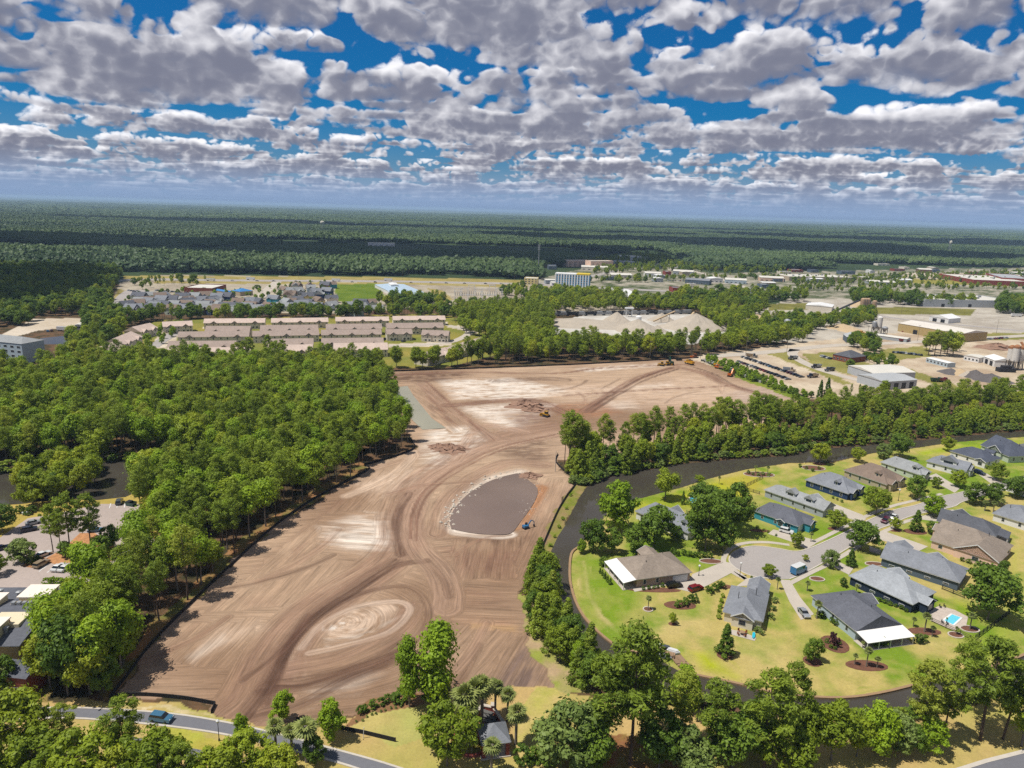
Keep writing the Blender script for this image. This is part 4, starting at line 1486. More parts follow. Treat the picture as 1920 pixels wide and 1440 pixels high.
belt([(590, 692), (640, 690), (640, 686), (600, 686)], 9, (('spread', 1.0),), 13, 17)
belt([(230, 532), (300, 524), (400, 528), (380, 536), (300, 538), (270, 546)], 16, BP, 7, 12)
belt([(225, 582), (240, 556), (300, 545), (420, 550), (520, 535), (625, 530), (625, 584), (420, 586), (250, 590)], 17, (('fresh', .4), ('dark', .4), ('broad', .2)), 4, 7.5, [[(338, 526), (412, 526), (412, 546), (338, 546)]])
belt([(705, 572), (740, 566), (830, 568), (840, 580), (720, 580)], 10, DP, 12, 17)
belt([(940, 545), (985, 540), (990, 560), (945, 562)], 12, BP, 10, 14)
belt([(1040, 527), (1300, 520), (1480, 520), (1480, 524), (1300, 527), (1120, 533)], 15, BP, 7, 11)
belt([(1010, 500), (1200, 478), (1240, 480), (1300, 500), (1480, 505), (1480, 515), (1250, 512), (1100, 518)], 17, BP, 9, 14, [[(1035, 495), (1112, 495), (1112, 520), (1035, 522)]])
belt([(1480, 525), (1700, 516), (2000, 508), (2000, 545), (1700, 545), (1500, 552)], 16, BP, 6, 11, [[(1700, 528), (2000, 532), (2000, 542), (1700, 534)], [(1730, 548), (1920, 545), (1920, 566), (1730, 570)]])
mass_out('distant_groves', MID)


# ---- far woods: patches of canopy, each holding a few dozen crowns
def patch(name, w, n, hmin, hmax, rs, mat):
    V_, F_, T_ = [], [], []
    ico = bpy.data.meshes.new('tmp')
    import bmesh
    bm = bmesh.new()
    bmesh.ops.create_icosphere(bm, subdivisions=2, radius=1)
    bv = np.array([v.co for v in bm.verts])
    bf = np.array([[v.index for v in f.verts] for f in bm.faces])
    bm.free()
    keep = (bv[bf].mean(1)[:, 2] > -.45)
    bf = bf[keep]
    k = int(math.sqrt(n))
    o = 0
    for i in range(k):
        for j in range(k):
            x = (i + .5 + rs.uniform(-.5, .5)) / k * w - w / 2
            y = (j + .5 + rs.uniform(-.5, .5)) / k * w - w / 2
            h = rs.uniform(hmin, hmax)
            r = w / k * rs.uniform(.48, .78)
            rough = 1 + .28 * rs.normal(size=(len(bv), 1))
            v = bv * rough * np.array([r, r, h * .36]) + np.array([x, y, h * .64])
            V_.append(v)
            F_.append(bf + o)
            T_.append(np.full(len(v), rs.rand()) * .75 + .25 * rs.rand(len(v)))
            o += len(v)
    return mesh_np(name, np.concatenate(V_), np.concatenate(F_), (mat,), False, {'tint': ('FLOAT', np.concatenate(T_))})


FARLEAF = leafmat('far_canopy', (0.040, 0.078, 0.020), (0.125, 0.180, 0.040), .15)


def stands(m):
    t = m.node_tree
    N = NT(t)
    geo = N.n('ShaderNodeNewGeometry')
    at = [n for n in t.nodes if n.type == 'ATTRIBUTE'][0]
    a = N.noise(N.vmul(geo.outputs['Position'], (0.0009, 0.0030, 0.0)), 1.0, 4, 0.55)
    b = N.noise(N.vmul(geo.outputs['Position'], (0.006, 0.010, 0.0)), 1.0, 3, 0.55)
    f = N.math('ADD', N.math('MULTIPLY', N.ramp(a, 0.36, 0.64), 0.52), N.math('ADD', N.math('MULTIPLY', N.ramp(b, 0.3, 0.7), 0.26), N.math('MULTIPLY', at.outputs['Fac'], 0.22)))
    col = N.mix(f, (0.016, 0.042, 0.018), (0.112, 0.165, 0.045))
    for n in t.nodes:
        if n.type == 'BSDF_PRINCIPLED':
            t.links.new(col, n.inputs['Base Color'])
        if n.type == 'BSDF_TRANSLUCENT':
            t.links.new(col, n.inputs['Color'])


stands(FARLEAF)
PATCH = [patch('canopy_patch', 60, 64, 12, 19, np.random.RandomState(900 + i), FARLEAF) for i in range(5)]
OPEN = [[(205, 578), (215, 540), (235, 516), (300, 512), (700, 516), (985, 521), (1000, 506), (1120, 486), (1200, 466), (1260, 478), (1330, 506), (1480, 505), (1620, 498), (1700, 503), (2100, 498), (2100, 660), (-100, 660), (-100, 588)],
        [(-100, 500), (-100, 640), (240, 600), (240, 510)]]


def far_fill(name, y0, y1, step, sx, hz):
    X_, Y_, = [], []
    yy = y0
    while yy < y1:
        hw = .80 * yy + 60
        xx = np.arange(-hw, hw, step) + RS.uniform(-.5, .5) * step
        X_.append(xx + RS.uniform(-.35, .35, len(xx)) * step)
        Y_.append(np.full(len(xx), yy) + RS.uniform(-.4, .4, len(xx)) * step)
        yy += step
    x, y = np.concatenate(X_), np.concatenate(Y_)
    u, v = to_px(x, y)
    m = np.ones(len(x), bool)
    for e in OPEN:
        m &= ~inside(u, v, e)
    gap = fbm(x / 900, y / 300, 303, 3)
    m &= (gap < .645)
    x, y = x[m], y[m]
    n = len(x)
    hv = .55 + .8 * fbm(x / 300, y / 300, 404, 3) + RS.uniform(-.12, .12, n)
    sc = np.stack([np.full(n, sx), np.full(n, sx), hz * hv], -1)
    return tag(scatter(name, x, y, RS.randint(0, 4, n) * math.pi / 2, sc, RS.randint(0, 5, n), PATCH), kind='stuff')


far_fill('far_forest', 1000, 4200, 48, 1.0, 1.0)
far_fill('horizon_forest', 4200, 13000, 118, 2.6, 1.15)
# ------------------------------------------------------------------ buildings
TRIM = pmat('white_trim', (0.74, 0.74, 0.72), .6, var=.04)
GLASS = glassmat()
DARKM = pmat('dark_metal', (0.025, 0.025, 0.03), .5, var=.2)
BLACK = pmat('black_fabric', (0.018, 0.018, 0.02), .8, var=.3)
STEEL = pmat('galvanised_steel', (0.36, 0.37, 0.38), .5, .3, var=.15, scale=.3)
WOOD = pmat('weathered_wood', hexc('#a88a6c', .8), .9, var=.2, scale=1.0)
LANDMARKS = []


def winmesh(w, h):
    mb = MB()
    mb.box(-w / 2, -.05, 0, w / 2, .02, h)
    mb.cm = 1
    mb.box(-w / 2 + .09, -.07, .09, w / 2 - .09, -.04, h / 2 - .03)
    mb.box(-w / 2 + .09, -.07, h / 2 + .03, w / 2 - .09, -.04, h - .09)
    return mb.mesh('window', (TRIM, GLASS))


WIN = {k: winmesh(*k) for k in ((1.0, 1.5), (1.9, 1.5), (1.6, .6), (1.3, 1.2))}
SIDES = {'a': lambda x, L, W: ((x, 0), 0), 'b': lambda x, L, W: ((L, x), math.pi / 2), 'c': lambda x, L, W: ((L - x, W), math.pi), 'd': lambda x, L, W: ((0, W - x), -math.pi / 2)}


def frame3(P0, P1, P2, ez):
    a, b, c = G(*P0, ez), G(*P1, ez), G(*P2, ez)
    d = (b - a)
    L = d.length
    d.normalize()
    n = Vector((-d.y, d.x, 0))
    W = (c - a).dot(n)
    return a, math.atan2(d.y, d.x), L, W


def roof_shape(mb, x0, y0, x1, y1, z, pitch, ends='hh', over=.0):
    """hip or gable roof over a rectangle with its ridge along the longer side; ends name the two ridge ends"""
    L, W = x1 - x0, y1 - y0
    if L >= W:
        hgt = W / 2 * pitch
        r = W / 2
        a = x0 + (r if ends[0] == 'h' else 0)
        b = x1 - (r if ends[1] == 'h' else 0)
        if a > b:
            a = b = (x0 + x1) / 2
        ym = (y0 + y1) / 2
        vs = [(x0, y0, z), (x1, y0, z), (x1, y1, z), (x0, y1, z), (a, ym, z + hgt), (b, ym, z + hgt)]
        fs = [(0, 1, 5, 4), (2, 3, 4, 5), (1, 2, 5), (3, 0, 4)]
    else:
        hgt = L / 2 * pitch
        r = L / 2
        a = y0 + (r if ends[0] == 'h' else 0)
        b = y1 - (r if ends[1] == 'h' else 0)
        if a > b:
            a = b = (y0 + y1) / 2
        xm = (x0 + x1) / 2
        vs = [(x0, y0, z), (x1, y0, z), (x1, y1, z), (x0, y1, z), (xm, a, z + hgt), (xm, b, z + hgt)]
        fs = [(1, 2, 5, 4), (3, 0, 4, 5), (0, 1, 4), (2, 3, 5)]
    mb.add(vs, fs + [(3, 2, 1, 0)])
    return hgt


def house(P0, P1, P2, roof, wall, label, eave=2.9, pitch=.55, ends='hh', wings=(), dormers=(), wins='acbd', nwin=None, garage=None, porch=None, name='house', cat='house', group=None, pipes=2, win=(1.0, 1.5), door=None, size=None, cupola=None):
    o, rz, L, W = frame3(P0, P1, P2, eave)
    if size:
        L, W = size[0] or L, size[1] or W
    root = empty(name, (o.x, o.y, 0), rz)
    tag(root, label, cat, group)
    LANDMARKS.append((label, o.x + math.cos(rz) * L / 2 - math.sin(rz) * W / 2, o.y + math.sin(rz) * L / 2 + math.cos(rz) * W / 2))
    ov = .45
    wb, rb, tb = MB(), MB(), MB()
    wb.box(ov, ov, -.1, L - ov, W - ov, eave - .02)
    tb.box(0, 0, eave - .2, L, W, eave + .01)
    h = roof_shape(rb, -.05, -.05, L + .05, W + .05, eave + .02, pitch, ends)
    for e, xx in ((0, ov), (1, L - ov)):
        if ends[e] == 'g' and L >= W:
            wb.add([(xx, .5, eave), (xx, W - .5, eave), (xx, W / 2, eave + h - .25)], [(0, 1, 2), (2, 1, 0)])
    for i, (side, x0, x1, out, zz) in enumerate(wings):
        dz = zz + .03 * (i + 1)
        f = SIDES[side]
        (ax, ay), ang = f(x0, L, W)
        w = x1 - x0
        ca, sa = math.cos(ang), math.sin(ang)
        T = lambda p: (ax + p[0] * ca - p[1] * sa, ay + p[0] * sa + p[1] * ca, p[2])
        q = MB()
        hg = w / 2 * pitch
        run = (W if side in 'ac' else L) * .5
        q.add([(0, -out, eave + dz), (w, -out, eave + dz), (w / 2, -out, eave + hg + dz), (0, run, eave + dz), (w, run, eave + dz), (w / 2, run, eave + hg + dz)], [(0, 2, 5, 3), (2, 1, 4, 5), (0, 3, 4, 1)])
        rb.add([T(v) for v in q.v], q.f)
        q = MB()
        q.box(.35, -out + .35, -.1, w - .35, .6, eave - .03 + dz)
        q.add([(.3, -out + .35, eave + dz - .05), (w - .3, -out + .35, eave + dz - .05), (w / 2, -out + .35, eave + dz + hg - .25)], [(0, 1, 2), (2, 1, 0)])
        wb.add([T(v) for v in q.v], q.f)
        q = MB()
        q.beam((0, -out - .02, eave + dz - .04), (w / 2, -out - .02, eave + dz + hg - .04), .08, .24)
        q.beam((w, -out - .02, eave + dz - .04), (w / 2, -out - .02, eave + dz + hg - .04), .08, .24)
        tb.add([T(v) for v in q.v], q.f)
        wo = link('window', WIN[(1.9, 1.5)], root)
        pz = T((w / 2, -out + .33, .9))
        wo.location, wo.rotation_euler = pz, (0, 0, ang)
    for bm_, nm, mt in ((wb, 'wall', wall), (rb, 'roof', roof), (tb, 'fascia', TRIM)):
        bm_.build(nm, mt, root)
    for (fx, side, dw) in dormers:
        q, r = MB(), MB()
        f = SIDES[side]
        (ax, ay), ang = f(fx * (L if side in 'ac' else W), L, W)
        ca, sa = math.cos(ang), math.sin(ang)
        T = lambda p: (ax + p[0] * ca - p[1] * sa, ay + p[0] * sa + p[1] * ca, p[2])
        s0 = W * .16
        zb = eave + s0 * pitch - .1
        q.box(-dw / 2, s0, zb - .5, dw / 2, W * .42, zb + 1.3)
        q.add([(-dw / 2, s0, zb + 1.3), (dw / 2, s0, zb + 1.3), (0, s0, zb + 1.3 + dw * .3)], [(0, 1, 2), (2, 1, 0)])
        r.add([(-dw / 2 - .25, s0 - .3, zb + 1.25), (dw / 2 + .25, s0 - .3, zb + 1.25), (0, s0 - .3, zb + 1.45 + dw * .34), (-dw / 2 - .25, W * .5, zb + 1.25), (dw / 2 + .25, W * .5, zb + 1.25), (0, W * .5, zb + 1.45 + dw * .34)], [(0, 2, 5, 3), (2, 1, 4, 5), (0, 1, 2), (0, 3, 4, 1)])
        q.v, r.v = [T(v) for v in q.v], [T(v) for v in r.v]
        dm = q.build('dormer', wall, root)
        r.build('dormer_roof', roof, dm)
        wo = link('window', WIN[(1.0, 1.5)], dm)
        wo.scale = (.9 if dw < 2.4 else dw * .7, 1, .7)
        wo.location, wo.rotation_euler = T((0, s0 - .03, zb + .1)), (0, 0, ang)
    for side in wins:
        span = L if side in 'ac' else W
        n = nwin.get(side, 0) if nwin else max(2, int(span / 4.5))
        for i in range(n):
            t = (i + .5) / n * (span - 2) + 1
            if garage and garage[0] == side and abs(t - garage[1] * span) < garage[2] / 2 + 1:
                continue
            if any(w_[0] == side and w_[1] - .5 < t < w_[2] + .5 for w_ in wings):
                continue
            p, ang = SIDES[side](t, L, W)
            wo = link('window', WIN[win], root)
            wo.location = (p[0] - math.sin(ang) * (ov - .0), p[1] + math.cos(ang) * (ov - .0), .85)
            wo.rotation_euler = (0, 0, ang)
    if garage:
        side, fx, gw = garage
        p, ang = SIDES[side](fx * (L if side in 'ac' else W), L, W)
        g = MB()
        for k in range(4):
            g.box(-gw / 2, -.08, .05 + k * .56, gw / 2, .1, .05 + k * .56 + .53)
        go = g.build('garage_door', TRIM, root)
        go.location = (p[0] - math.sin(ang) * ov, p[1] + math.cos(ang) * ov, 0)
        go.rotation_euler = (0, 0, ang)
    if porch:
        side, t0, t1, dep, pm = porch
        span = L if side in 'ac' else W
        p, ang = SIDES[side](0, L, W)
        pr = MB()
        x0, x1 = t0 * span, t1 * span
        pr.add([(x0, .3, eave - .05), (x1, .3, eave - .05), (x1, -dep, eave - .7), (x0, -dep, eave - .7), (x0, .3, eave + .09), (x1, .3, eave + .09), (x1, -dep, eave - .55), (x0, -dep, eave - .55)],
               [(3, 2, 1, 0), (4, 5, 6, 7), (0, 1, 5, 4), (1, 2, 6, 5), (2, 3, 7, 6), (3, 0, 4, 7)])
        po = pr.build('porch_roof', pm, root)
        po.location, po.rotation_euler = (p[0], p[1], 0), (0, 0, ang)
        for k in range(5):
            c = MB()
            c.box(-.09, -.09, 0, .09, .09, eave - .72)
            co = c.build('post', TRIM, po)
            co.location = (x0 + .2 + (x1 - x0 - .4) * k / 4, -dep + .25, 0)
        fl = MB()
        fl.box(x0, -dep, 0, x1, .4, .12)
        fo = fl.build('porch_floor', CONC, root)
        fo.location, fo.rotation_euler = po.location, po.rotation_euler
    for i in range(pipes):
        c = MB()
        x, y = L * (.3 + .4 * i), W * (.62 if i % 2 else .36)
        c.tube((x, y, eave), (x, y, eave + min(y, W - y) * pitch + .55), .09, n=6)
        c.build('vent_pipe', DARKM, root)
    return root


RF = {k: roofmat('shingles_' + k, hexc(v, s)) for k, v, s in (('tan', '#9c8e80', .78), ('charcoal', '#666870', .86), ('slate', '#86898f', .88), ('grey', '#989a9a', .9), ('dark', '#5e6066', .85), ('brown', '#8c7a6c', .8), ('pale', '#a3a7ab', .85), ('blush', '#a88f84', .8), ('town', '#cdb8aa', .9), ('townbrown', '#a8968a', .86), ('navy', '#565b68', .85))}
WL = {k: pmat('siding_' + k, hexc(v, s * 1.16), .8, var=.06, scale=.3) for k, v, s in (('brick', '#b79f8b', .75), ('lightblue', '#b5c4cc', .8), ('navy', '#27344a', .8), ('bluegrey', '#5c6a78', .8), ('pink', '#e2c0aa', .88), ('white', '#e3e1de', .85), ('teal', '#3f9aac', .75), ('deepblue', '#2c4266', .8), ('beige', '#b7a890', .8), ('cream', '#ddd4c2', .85), ('mint', '#c3cdb9', .8), ('grey', '#aab0b4', .8), ('yellow', '#dcc98a', .82), ('red', '#94463a', .75), ('metal', '#b8bcc0', .8), ('redbrick', '#8a4c3c', .75), ('brown', '#7a5a48', .8), ('khaki', '#b7a06e', .8))}
WHITEROOF = pmat('white_metal_roof', (0.80, 0.79, 0.76), .45, var=.06, scale=.2)
house((1193, 1087), (1298, 1073), (1152, 1047), RF['tan'], WL['brick'], 'tan brick house with brown hip roof and white awning beside the bend of the canal', 2.9, .5, 'hh', wings=(('c', 4, 10, 3, 0),), garage=('a', .80, 4.9), porch=('d', 0, 1, 4.0, WHITEROOF))
house((1355, 1147), (1431, 1166), (1366, 1096), RF['slate'], WL['cream'], 'grey roofed house with a gabled rear porch at the foot of the turning circle', 2.9, .6, 'hh', wings=(('c', .2, 6.2, 6, 0), ('a', 2.2, 8.2, 1.2, -.1)), nwin={'a': 2, 'b': 5, 'c': 1, 'd': 5})
house((1520, 1116), (1605, 1184), (1691, 1171), RF['charcoal'], WL['lightblue'], 'pale blue house with a dark roof and a wide white awning at its lower end', 2.9, .5, 'hg', porch=('b', 0, 1, 4.4, WHITEROOF), wings=(('c', 10, 16, 1.5, 0),))
house((1591, 1079), (1712, 1134), (1764, 1113), RF['pale'], WL['navy'], 'dark navy house with a pale grey roof beside the blue pool', 2.9, .55, 'hh', wings=(('c', 8, 15, 1.2, .1), ('b', 3, 8, 2.5, -.1)), win=(1.6, .6))
house((1650, 1045), (1800, 1093), (1826, 1069), RF['slate'], WL['bluegrey'], 'long blue grey house with a slate roof above the pale roofed house', 2.9, .55, 'gh', wings=(('c', 6, 12, 1.5, 0), ('c', 16, 22, 3, .1)), win=(1.6, .6))
house((1744, 1012), (1869, 1053), (1893, 1020), RF['tan'], WL['pink'], 'pinkish stucco house with a brown gabled roof', 2.9, .55, 'gh', wings=(('a', 7, 20, .8, .05), ('d', 3, 9, 2.5, 0)), win=(1.3, 1.2))
house((1756, 976), (1868, 1006), (1911, 997), RF['dark'], WL['white'], 'white walled house with a nearly black roof and a covered corner porch', 3.0, .6, 'gh', wings=(('c', 9, 16, 2, .2),), porch=('b', .2, .9, 3.2, RF['dark']), door=1)
house((1860, 962), (1935, 985), (1945, 962), RF['slate'], WL['white'], 'white house with a slate roof cut by the right edge of the picture', 2.9, .55)
house((1432, 918), (1545, 958), (1560, 945), RF['grey'], WL['grey'], 'light grey house with a grey roof and two shed dormers near the picket fence', 2.9, .55, 'hg', dormers=((.42, 'a', 4.0), (.72, 'a', 3.6)), wings=(('c', 5, 11, 1.5, 0),))
house((1412, 957), (1497, 987), (1525, 969), RF['charcoal'], WL['teal'], 'turquoise house with a charcoal roof and white trim', 2.9, .5, 'hh', wings=(('b', 4, 9, 2.4, -.1), ('a', 9, 12.5, .7, -.2)), garage=('b', .28, 4.6))
house((1509, 899), (1591, 926), (1615, 910), RF['slate'], WL['deepblue'], 'deep blue house with a slate hip roof and white framed windows', 2.9, .6, 'hh', wings=(('b', 1, 6, 1.2, .1), ('b', 8, 12, .8, .1)), dormers=((.66, 'a', 2.0),))
house((1581, 881), (1663, 909), (1688, 893), RF['brown'], WL['beige'], 'beige house with a brown hip roof and one small dormer', 2.9, .6, 'hh', wings=(('b', 1, 6, 1.4, .1), ('b', 8, 13, .8, .1)), dormers=((.7, 'a', 2.2),))
house((1650, 866), (1727, 891), (1741, 883), RF['grey'], WL['mint'], 'pale green house with a steep light slate roof', 2.9, .8, 'hh', wings=(('b', 1, 5, 1.2, .1),), dormers=((.8, 'a', 2.4),))
house((1736, 864), (1812, 884), (1829, 877), RF['slate'], WL['white'], 'white house with a slate roof and one long shed dormer', 2.9, .7, 'hg', dormers=((.52, 'a', 6.5),), wings=(('b', 2, 7, 1.0, .2),))
house((1780, 845), (1849, 866), (1903, 866), RF['navy'], WL['white'], 'white trimmed house with a dark navy roof near the upper canal', 2.9, .5, 'hh', wings=(('a', 12, 17, 1.4, 0),), dormers=((.8, 'b', 2.2),))
house((1838, 834), (1892, 856), (1935, 850), RF['navy'], WL['mint'], 'pale green gabled house at the top right behind the navy roof', 3.2, .65, 'gh', wings=(('a', 5, 13, .8, .3),))
house((1905, 834), (1950, 850), (1975, 840), RF['grey'], WL['white'], 'tall white house at the right edge near the upper canal', 5.5, .5, 'gh')
house((1190, 958), (1291, 1000), (1303, 977), RF['slate'], WL['white'], 'slate roofed house half hidden among big trees beside the canal', 2.9, .75, 'hh', dormers=((.62, 'a', 2.0), (.86, 'a', 2.4)), wings=(('c', 10, 16, 2, .2),))
house((1878, 905), (1940, 925), (1960, 912), RF['dark'], WL['white'], 'white house with a dark roof behind the trees at the right edge', 2.9, .55)

# town houses: long rows with small front gables
TROOF, TBROWN = RF['town'], RF['townbrown']


def rowhouse(P0, P1, depth, label, roof, n=4, eave=5.4, wall='cream', gables=True, pitch=.5):
    o, rz, L, _ = frame3(P0, P1, (P0[0], P0[1] - 10), eave)
    W = depth
    root = tag(empty('townhouse_row', (o.x, o.y, 0), rz), label, 'townhouses', 'townhouse rows beyond the wood')
    wb, rb = MB(), MB()
    wb.box(.4, .4, -.1, L - .4, W - .4, eave)
    h = roof_shape(rb, 0, 0, L, W, eave + .02, pitch, 'gg')
    for xx in (.4, L - .4):
        wb.add([(xx, .5, eave), (xx, W - .5, eave), (xx, W / 2, eave + h - .2)], [(0, 1, 2), (2, 1, 0)])
    k = max(2, int(L / 13))
    for i in range(k if gables else 0):
        x = (i + .5) / k * L
        g = MB()
        g.add([(x - 3.2, -.9, eave - .6), (x + 3.2, -.9, eave - .6), (x, -.9, eave + 1.7), (x - 3.2, W * .45, eave - .6), (x + 3.2, W * .45, eave - .6), (x, W * .45, eave + 1.7)], [(0, 2, 5, 3), (2, 1, 4, 5), (0, 3, 4, 1)])
        g.cm = 1
        g.box(x - 2.9, -.6, -.1, x + 2.9, .5, eave - .62)
        g.add([(x - 2.9, -.62, eave - .6), (x + 2.9, -.62, eave - .6), (x, -.62, eave + 1.4)], [(0, 1, 2), (2, 1, 0)])
        g.build('gable', [roof, WL[wall]], root)
        for dx, z in ((-1.5, .9), (1.5, .9), (0, 3.3)):
            wo = link('window', WIN[(1.9, 1.5)] if z < 2 else WIN[(1.0, 1.5)], root)
            wo.location = (x + dx, -.62, z)
    for i in range(int(L / 4.4)):
        x = (i + .6) / int(L / 4.4) * L
        for z in (.8, 3.4):
            wo = link('window', WIN[(1.0, 1.5)], root)
            wo.location = (x, .4, z)
    wb.build('wall', WL[wall], root)
    rb.build('roof', roof, root)
    return root


for P0, P1, dep, lb, rf in [
        ((381, 606), (497, 605), 12, 'blush roofed townhouse row at the left end of the farthest full rank', TROOF),
        ((508, 605), (616, 603.5), 12, 'blush roofed townhouse row second from left in the farthest full rank', TROOF),
        ((629, 602.5), (730, 601.5), 12, 'blush roofed townhouse row third from left in the farthest full rank', TROOF),
        ((737, 600.5), (836, 599.5), 12, 'blush roofed townhouse row at the right end of the farthest full rank', TROOF),
        ((305, 613), (362, 610.5), 13, 'short townhouse block standing alone left of the farthest rank', TROOF),
        ((383, 622), (468, 622), 14, 'brown roofed townhouse row at the left end of the second rank', TBROWN),
        ((487, 620.5), (597, 619), 14, 'brown roofed townhouse row second from left in the second rank', TBROWN),
        ((611, 618), (717, 616.5), 14, 'brown roofed townhouse row third from left in the second rank', TBROWN),
        ((725, 616), (833, 614.5), 14, 'brown roofed townhouse row at the right end of the second rank', TBROWN),
        ((332, 632.5), (467, 631), 13, 'grey gabled townhouse row at the left end of the middle rank', TBROWN),
        ((473, 631), (599, 628), 13, 'grey gabled townhouse row second from left in the middle rank', TBROWN),
        ((602, 628.5), (716, 627), 13, 'grey gabled townhouse row third from left in the middle rank', TBROWN),
        ((725, 627), (774, 626), 13, 'short townhouse block with white garage fronts in the middle rank', TBROWN),
        ((789, 628), (841, 630), 13, 'short townhouse block at the right end of the middle rank', TBROWN),
        ((312, 652), (441, 651), 14, 'brown roofed townhouse row at the left of the fourth rank', TBROWN),
        ((500, 647.5), (588, 646), 14, 'brown roofed townhouse row in the middle of the fourth rank', TBROWN),
        ((602, 646), (720, 644.5), 14, 'brown roofed townhouse row at the right of the fourth rank', TBROWN),
        ((288, 666), (468, 665), 15, 'pink roofed townhouse row nearest the wood at the left', TROOF),
        ((500, 661), (587, 659), 15, 'pink roofed townhouse row nearest the wood in the middle', TROOF),
        ((625, 657), (728, 655.5), 15, 'pink roofed townhouse row nearest the wood at the right', TROOF),
        ((264, 623), (298, 615), 15, 'farthest of the three slanting townhouse blocks at the left', TROOF),
        ((234, 646), (268, 631), 16, 'middle one of the three slanting townhouse blocks at the left', TROOF),
        ((193, 669), (237, 651), 16, 'nearest of the three slanting townhouse blocks at the left', TROOF),
        ((880, 652), (917, 641), 13, 'farthest of the slanting townhouse blocks at the right, beside a pool', TROOF),
        ((850, 662), (881, 652), 13, 'middle one of the slanting townhouse blocks at the right', TROOF),
        ((803, 673), (850, 661), 13, 'nearest of the slanting townhouse blocks at the right', TROOF)]:
    rowhouse(P0, P1, dep, lb, rf)


def block(P0, P1, P2, h, roof, wall, label, name='building', cat='building', pitch=.12, ends='gg', doors=0, wins=0, size=None, parapet=False, group=None, storeys=1, units=0, doorcol=None):
    """industrial or civic block: walls, low roof or parapet, doors, windows, roof units"""
    o, rz, L, W = frame3(P0, P1, P2, h)
    if size:
        L, W = size[0] or L, size[1] or W
    root = tag(empty(name, (o.x, o.y, 0), rz), label, cat, group)
    LANDMARKS.append((label, o.x, o.y))
    wb, rb = MB(), MB()
    wb.box(0, 0, -.2, L, W, h)
    if parapet:
        rb.box(.4, .4, h + .02, L - .4, W - .4, h + .06)
        for a in ((0, 0, L, .35), (0, W - .35, L, W), (0, .35, .35, W - .35), (L - .35, .35, L, W - .35)):
            wb.box(a[0], a[1], h + .003, a[2], a[3], h + .7)
    else:
        hh = roof_shape(rb, -.3, -.3, L + .3, W + .3, h + .02, pitch, ends)
        for e, xx in ((0, .01), (1, L - .01)):
            if ends[e] == 'g' and L >= W:
                wb.add([(xx, 0, h), (xx, W, h), (xx, W / 2, h + hh)], [(0, 1, 2), (2, 1, 0)])
    wb.build('wall', wall, root)
    rb.build('roof', roof, root)
    for i in range(doors):
        d = MB()
        w = min(4.5, L / (doors * 2))
        x = (i + .7) / (doors + .4) * L
        d.box(x - w / 2, -.08, 0, x + w / 2, .05, min(4.2, h * .75))
        d.build('door', doorcol or DARKM, root)
    for s in range(storeys):
        for i in range(wins):
            wo = link('window', WIN[(1.9, 1.5)], root)
            wo.location = ((i + .5) / wins * L, -.02, 1.0 + s * 3.0)
            wo.scale = (max(.6, L / wins / 3.6), 1, 1)
    for i in range(units):
        u_ = MB()
        x, y = L * (.15 + .7 * i / max(1, units - 1)), W * (.35 + .3 * (i % 2))
        u_.box(x - 1.6, y - 1.2, h + .1, x + 1.6, y + 1.2, h + 2.2)
        u_.build('roof_unit', STEEL, root)
    return root


GREYROOF = pmat('grey_metal_roof', (0.42, 0.43, 0.43), .45, var=.08, scale=.1)
CREAMROOF = pmat('cream_membrane_roof', (0.62, 0.59, 0.52), .8, var=.08, scale=.1)
TANROOF = pmat('pale_tan_roof', (0.66, 0.61, 0.54), .8, var=.08, scale=.05)
block((1657, 716), (1720, 712), (1608, 702), 5.5, GREYROOF, WL['metal'], 'large light grey metal workshop with two open dark doors', 'workshop', doors=4)
block((1637, 700), (1717, 698), (1642, 684), 5.5, CREAMROOF, WL['metal'], 'flat cream roofed shed behind the grey workshop', 'shed', 'shed')
block((1562, 664), (1595, 671), (1616, 666), 4.2, RF['dark'], WL['redbrick'], 'dark brick office with a hip roof beside the gravel yard', 'office', pitch=.5, ends='hh', wins=5)
block((1685, 606), (1804, 626), (1849, 622), 8, TANROOF, WL['khaki'], 'very long khaki warehouse with a pale roof', 'warehouse', 'warehouse', doors=2)
block((1743, 593), (1779, 598), (1788, 594), 5, WHITEROOF, WL['white'], 'small white roofed hall beyond the khaki warehouse', 'hall', pitch=.3, doors=2)
block((1734, 562), (1905, 565), (1930, 556), 9, CREAMROOF, WL['metal'], 'huge flat pale grey warehouse in the far right', 'warehouse', 'warehouse', parapet=True, units=6, doors=3)
block((1511, 572), (1560, 576), (1575, 572), 5, WHITEROOF, WL['cream'], 'long low white roofed shed beside the green field', 'shed', 'shed')
block((1480, 519), (1604, 521), (1608, 516), 7, CREAMROOF, WL['beige'], 'long beige strip mall with parked cars before it', 'strip_mall', 'mall', parapet=True, units=5, wins=14)
block((1826, 525), (1930, 529), (1940, 520), 8, CREAMROOF, WL['red'], 'long red brick store in the far right', 'store', 'store', parapet=True, units=4)
block((1878, 521), (1935, 524), (1940, 517), 10, GREYROOF, WL['red'], 'taller red and grey store block behind the red brick store', 'store', 'store', parapet=True)
block((1737, 671), (1777, 681), (1782, 678), 3.4, WHITEROOF, WL['lightblue'], 'pale blue site office trailer with a white roof', 'site_office', 'trailer', pitch=.1, wins=6)
block((1845, 668), (1866, 676), (1884, 671), 5, WHITEROOF, WL['white'], 'white garage with open doors near the silo plant', 'garage', 'garage', pitch=.3, doors=2)
block((1808, 666), (1836, 671), (1845, 668), 4, CREAMROOF, WL['white'], 'low white annex left of the white garage', 'annex', 'building', wins=4)
block((345, 540), (398, 541.5), (402, 530), 6.5, CREAMROOF, WL['redbrick'], 'big red brick hall with a pale flat roof', 'brick_hall', 'hall', parapet=True, wins=8, storeys=1, size=(0, 42))
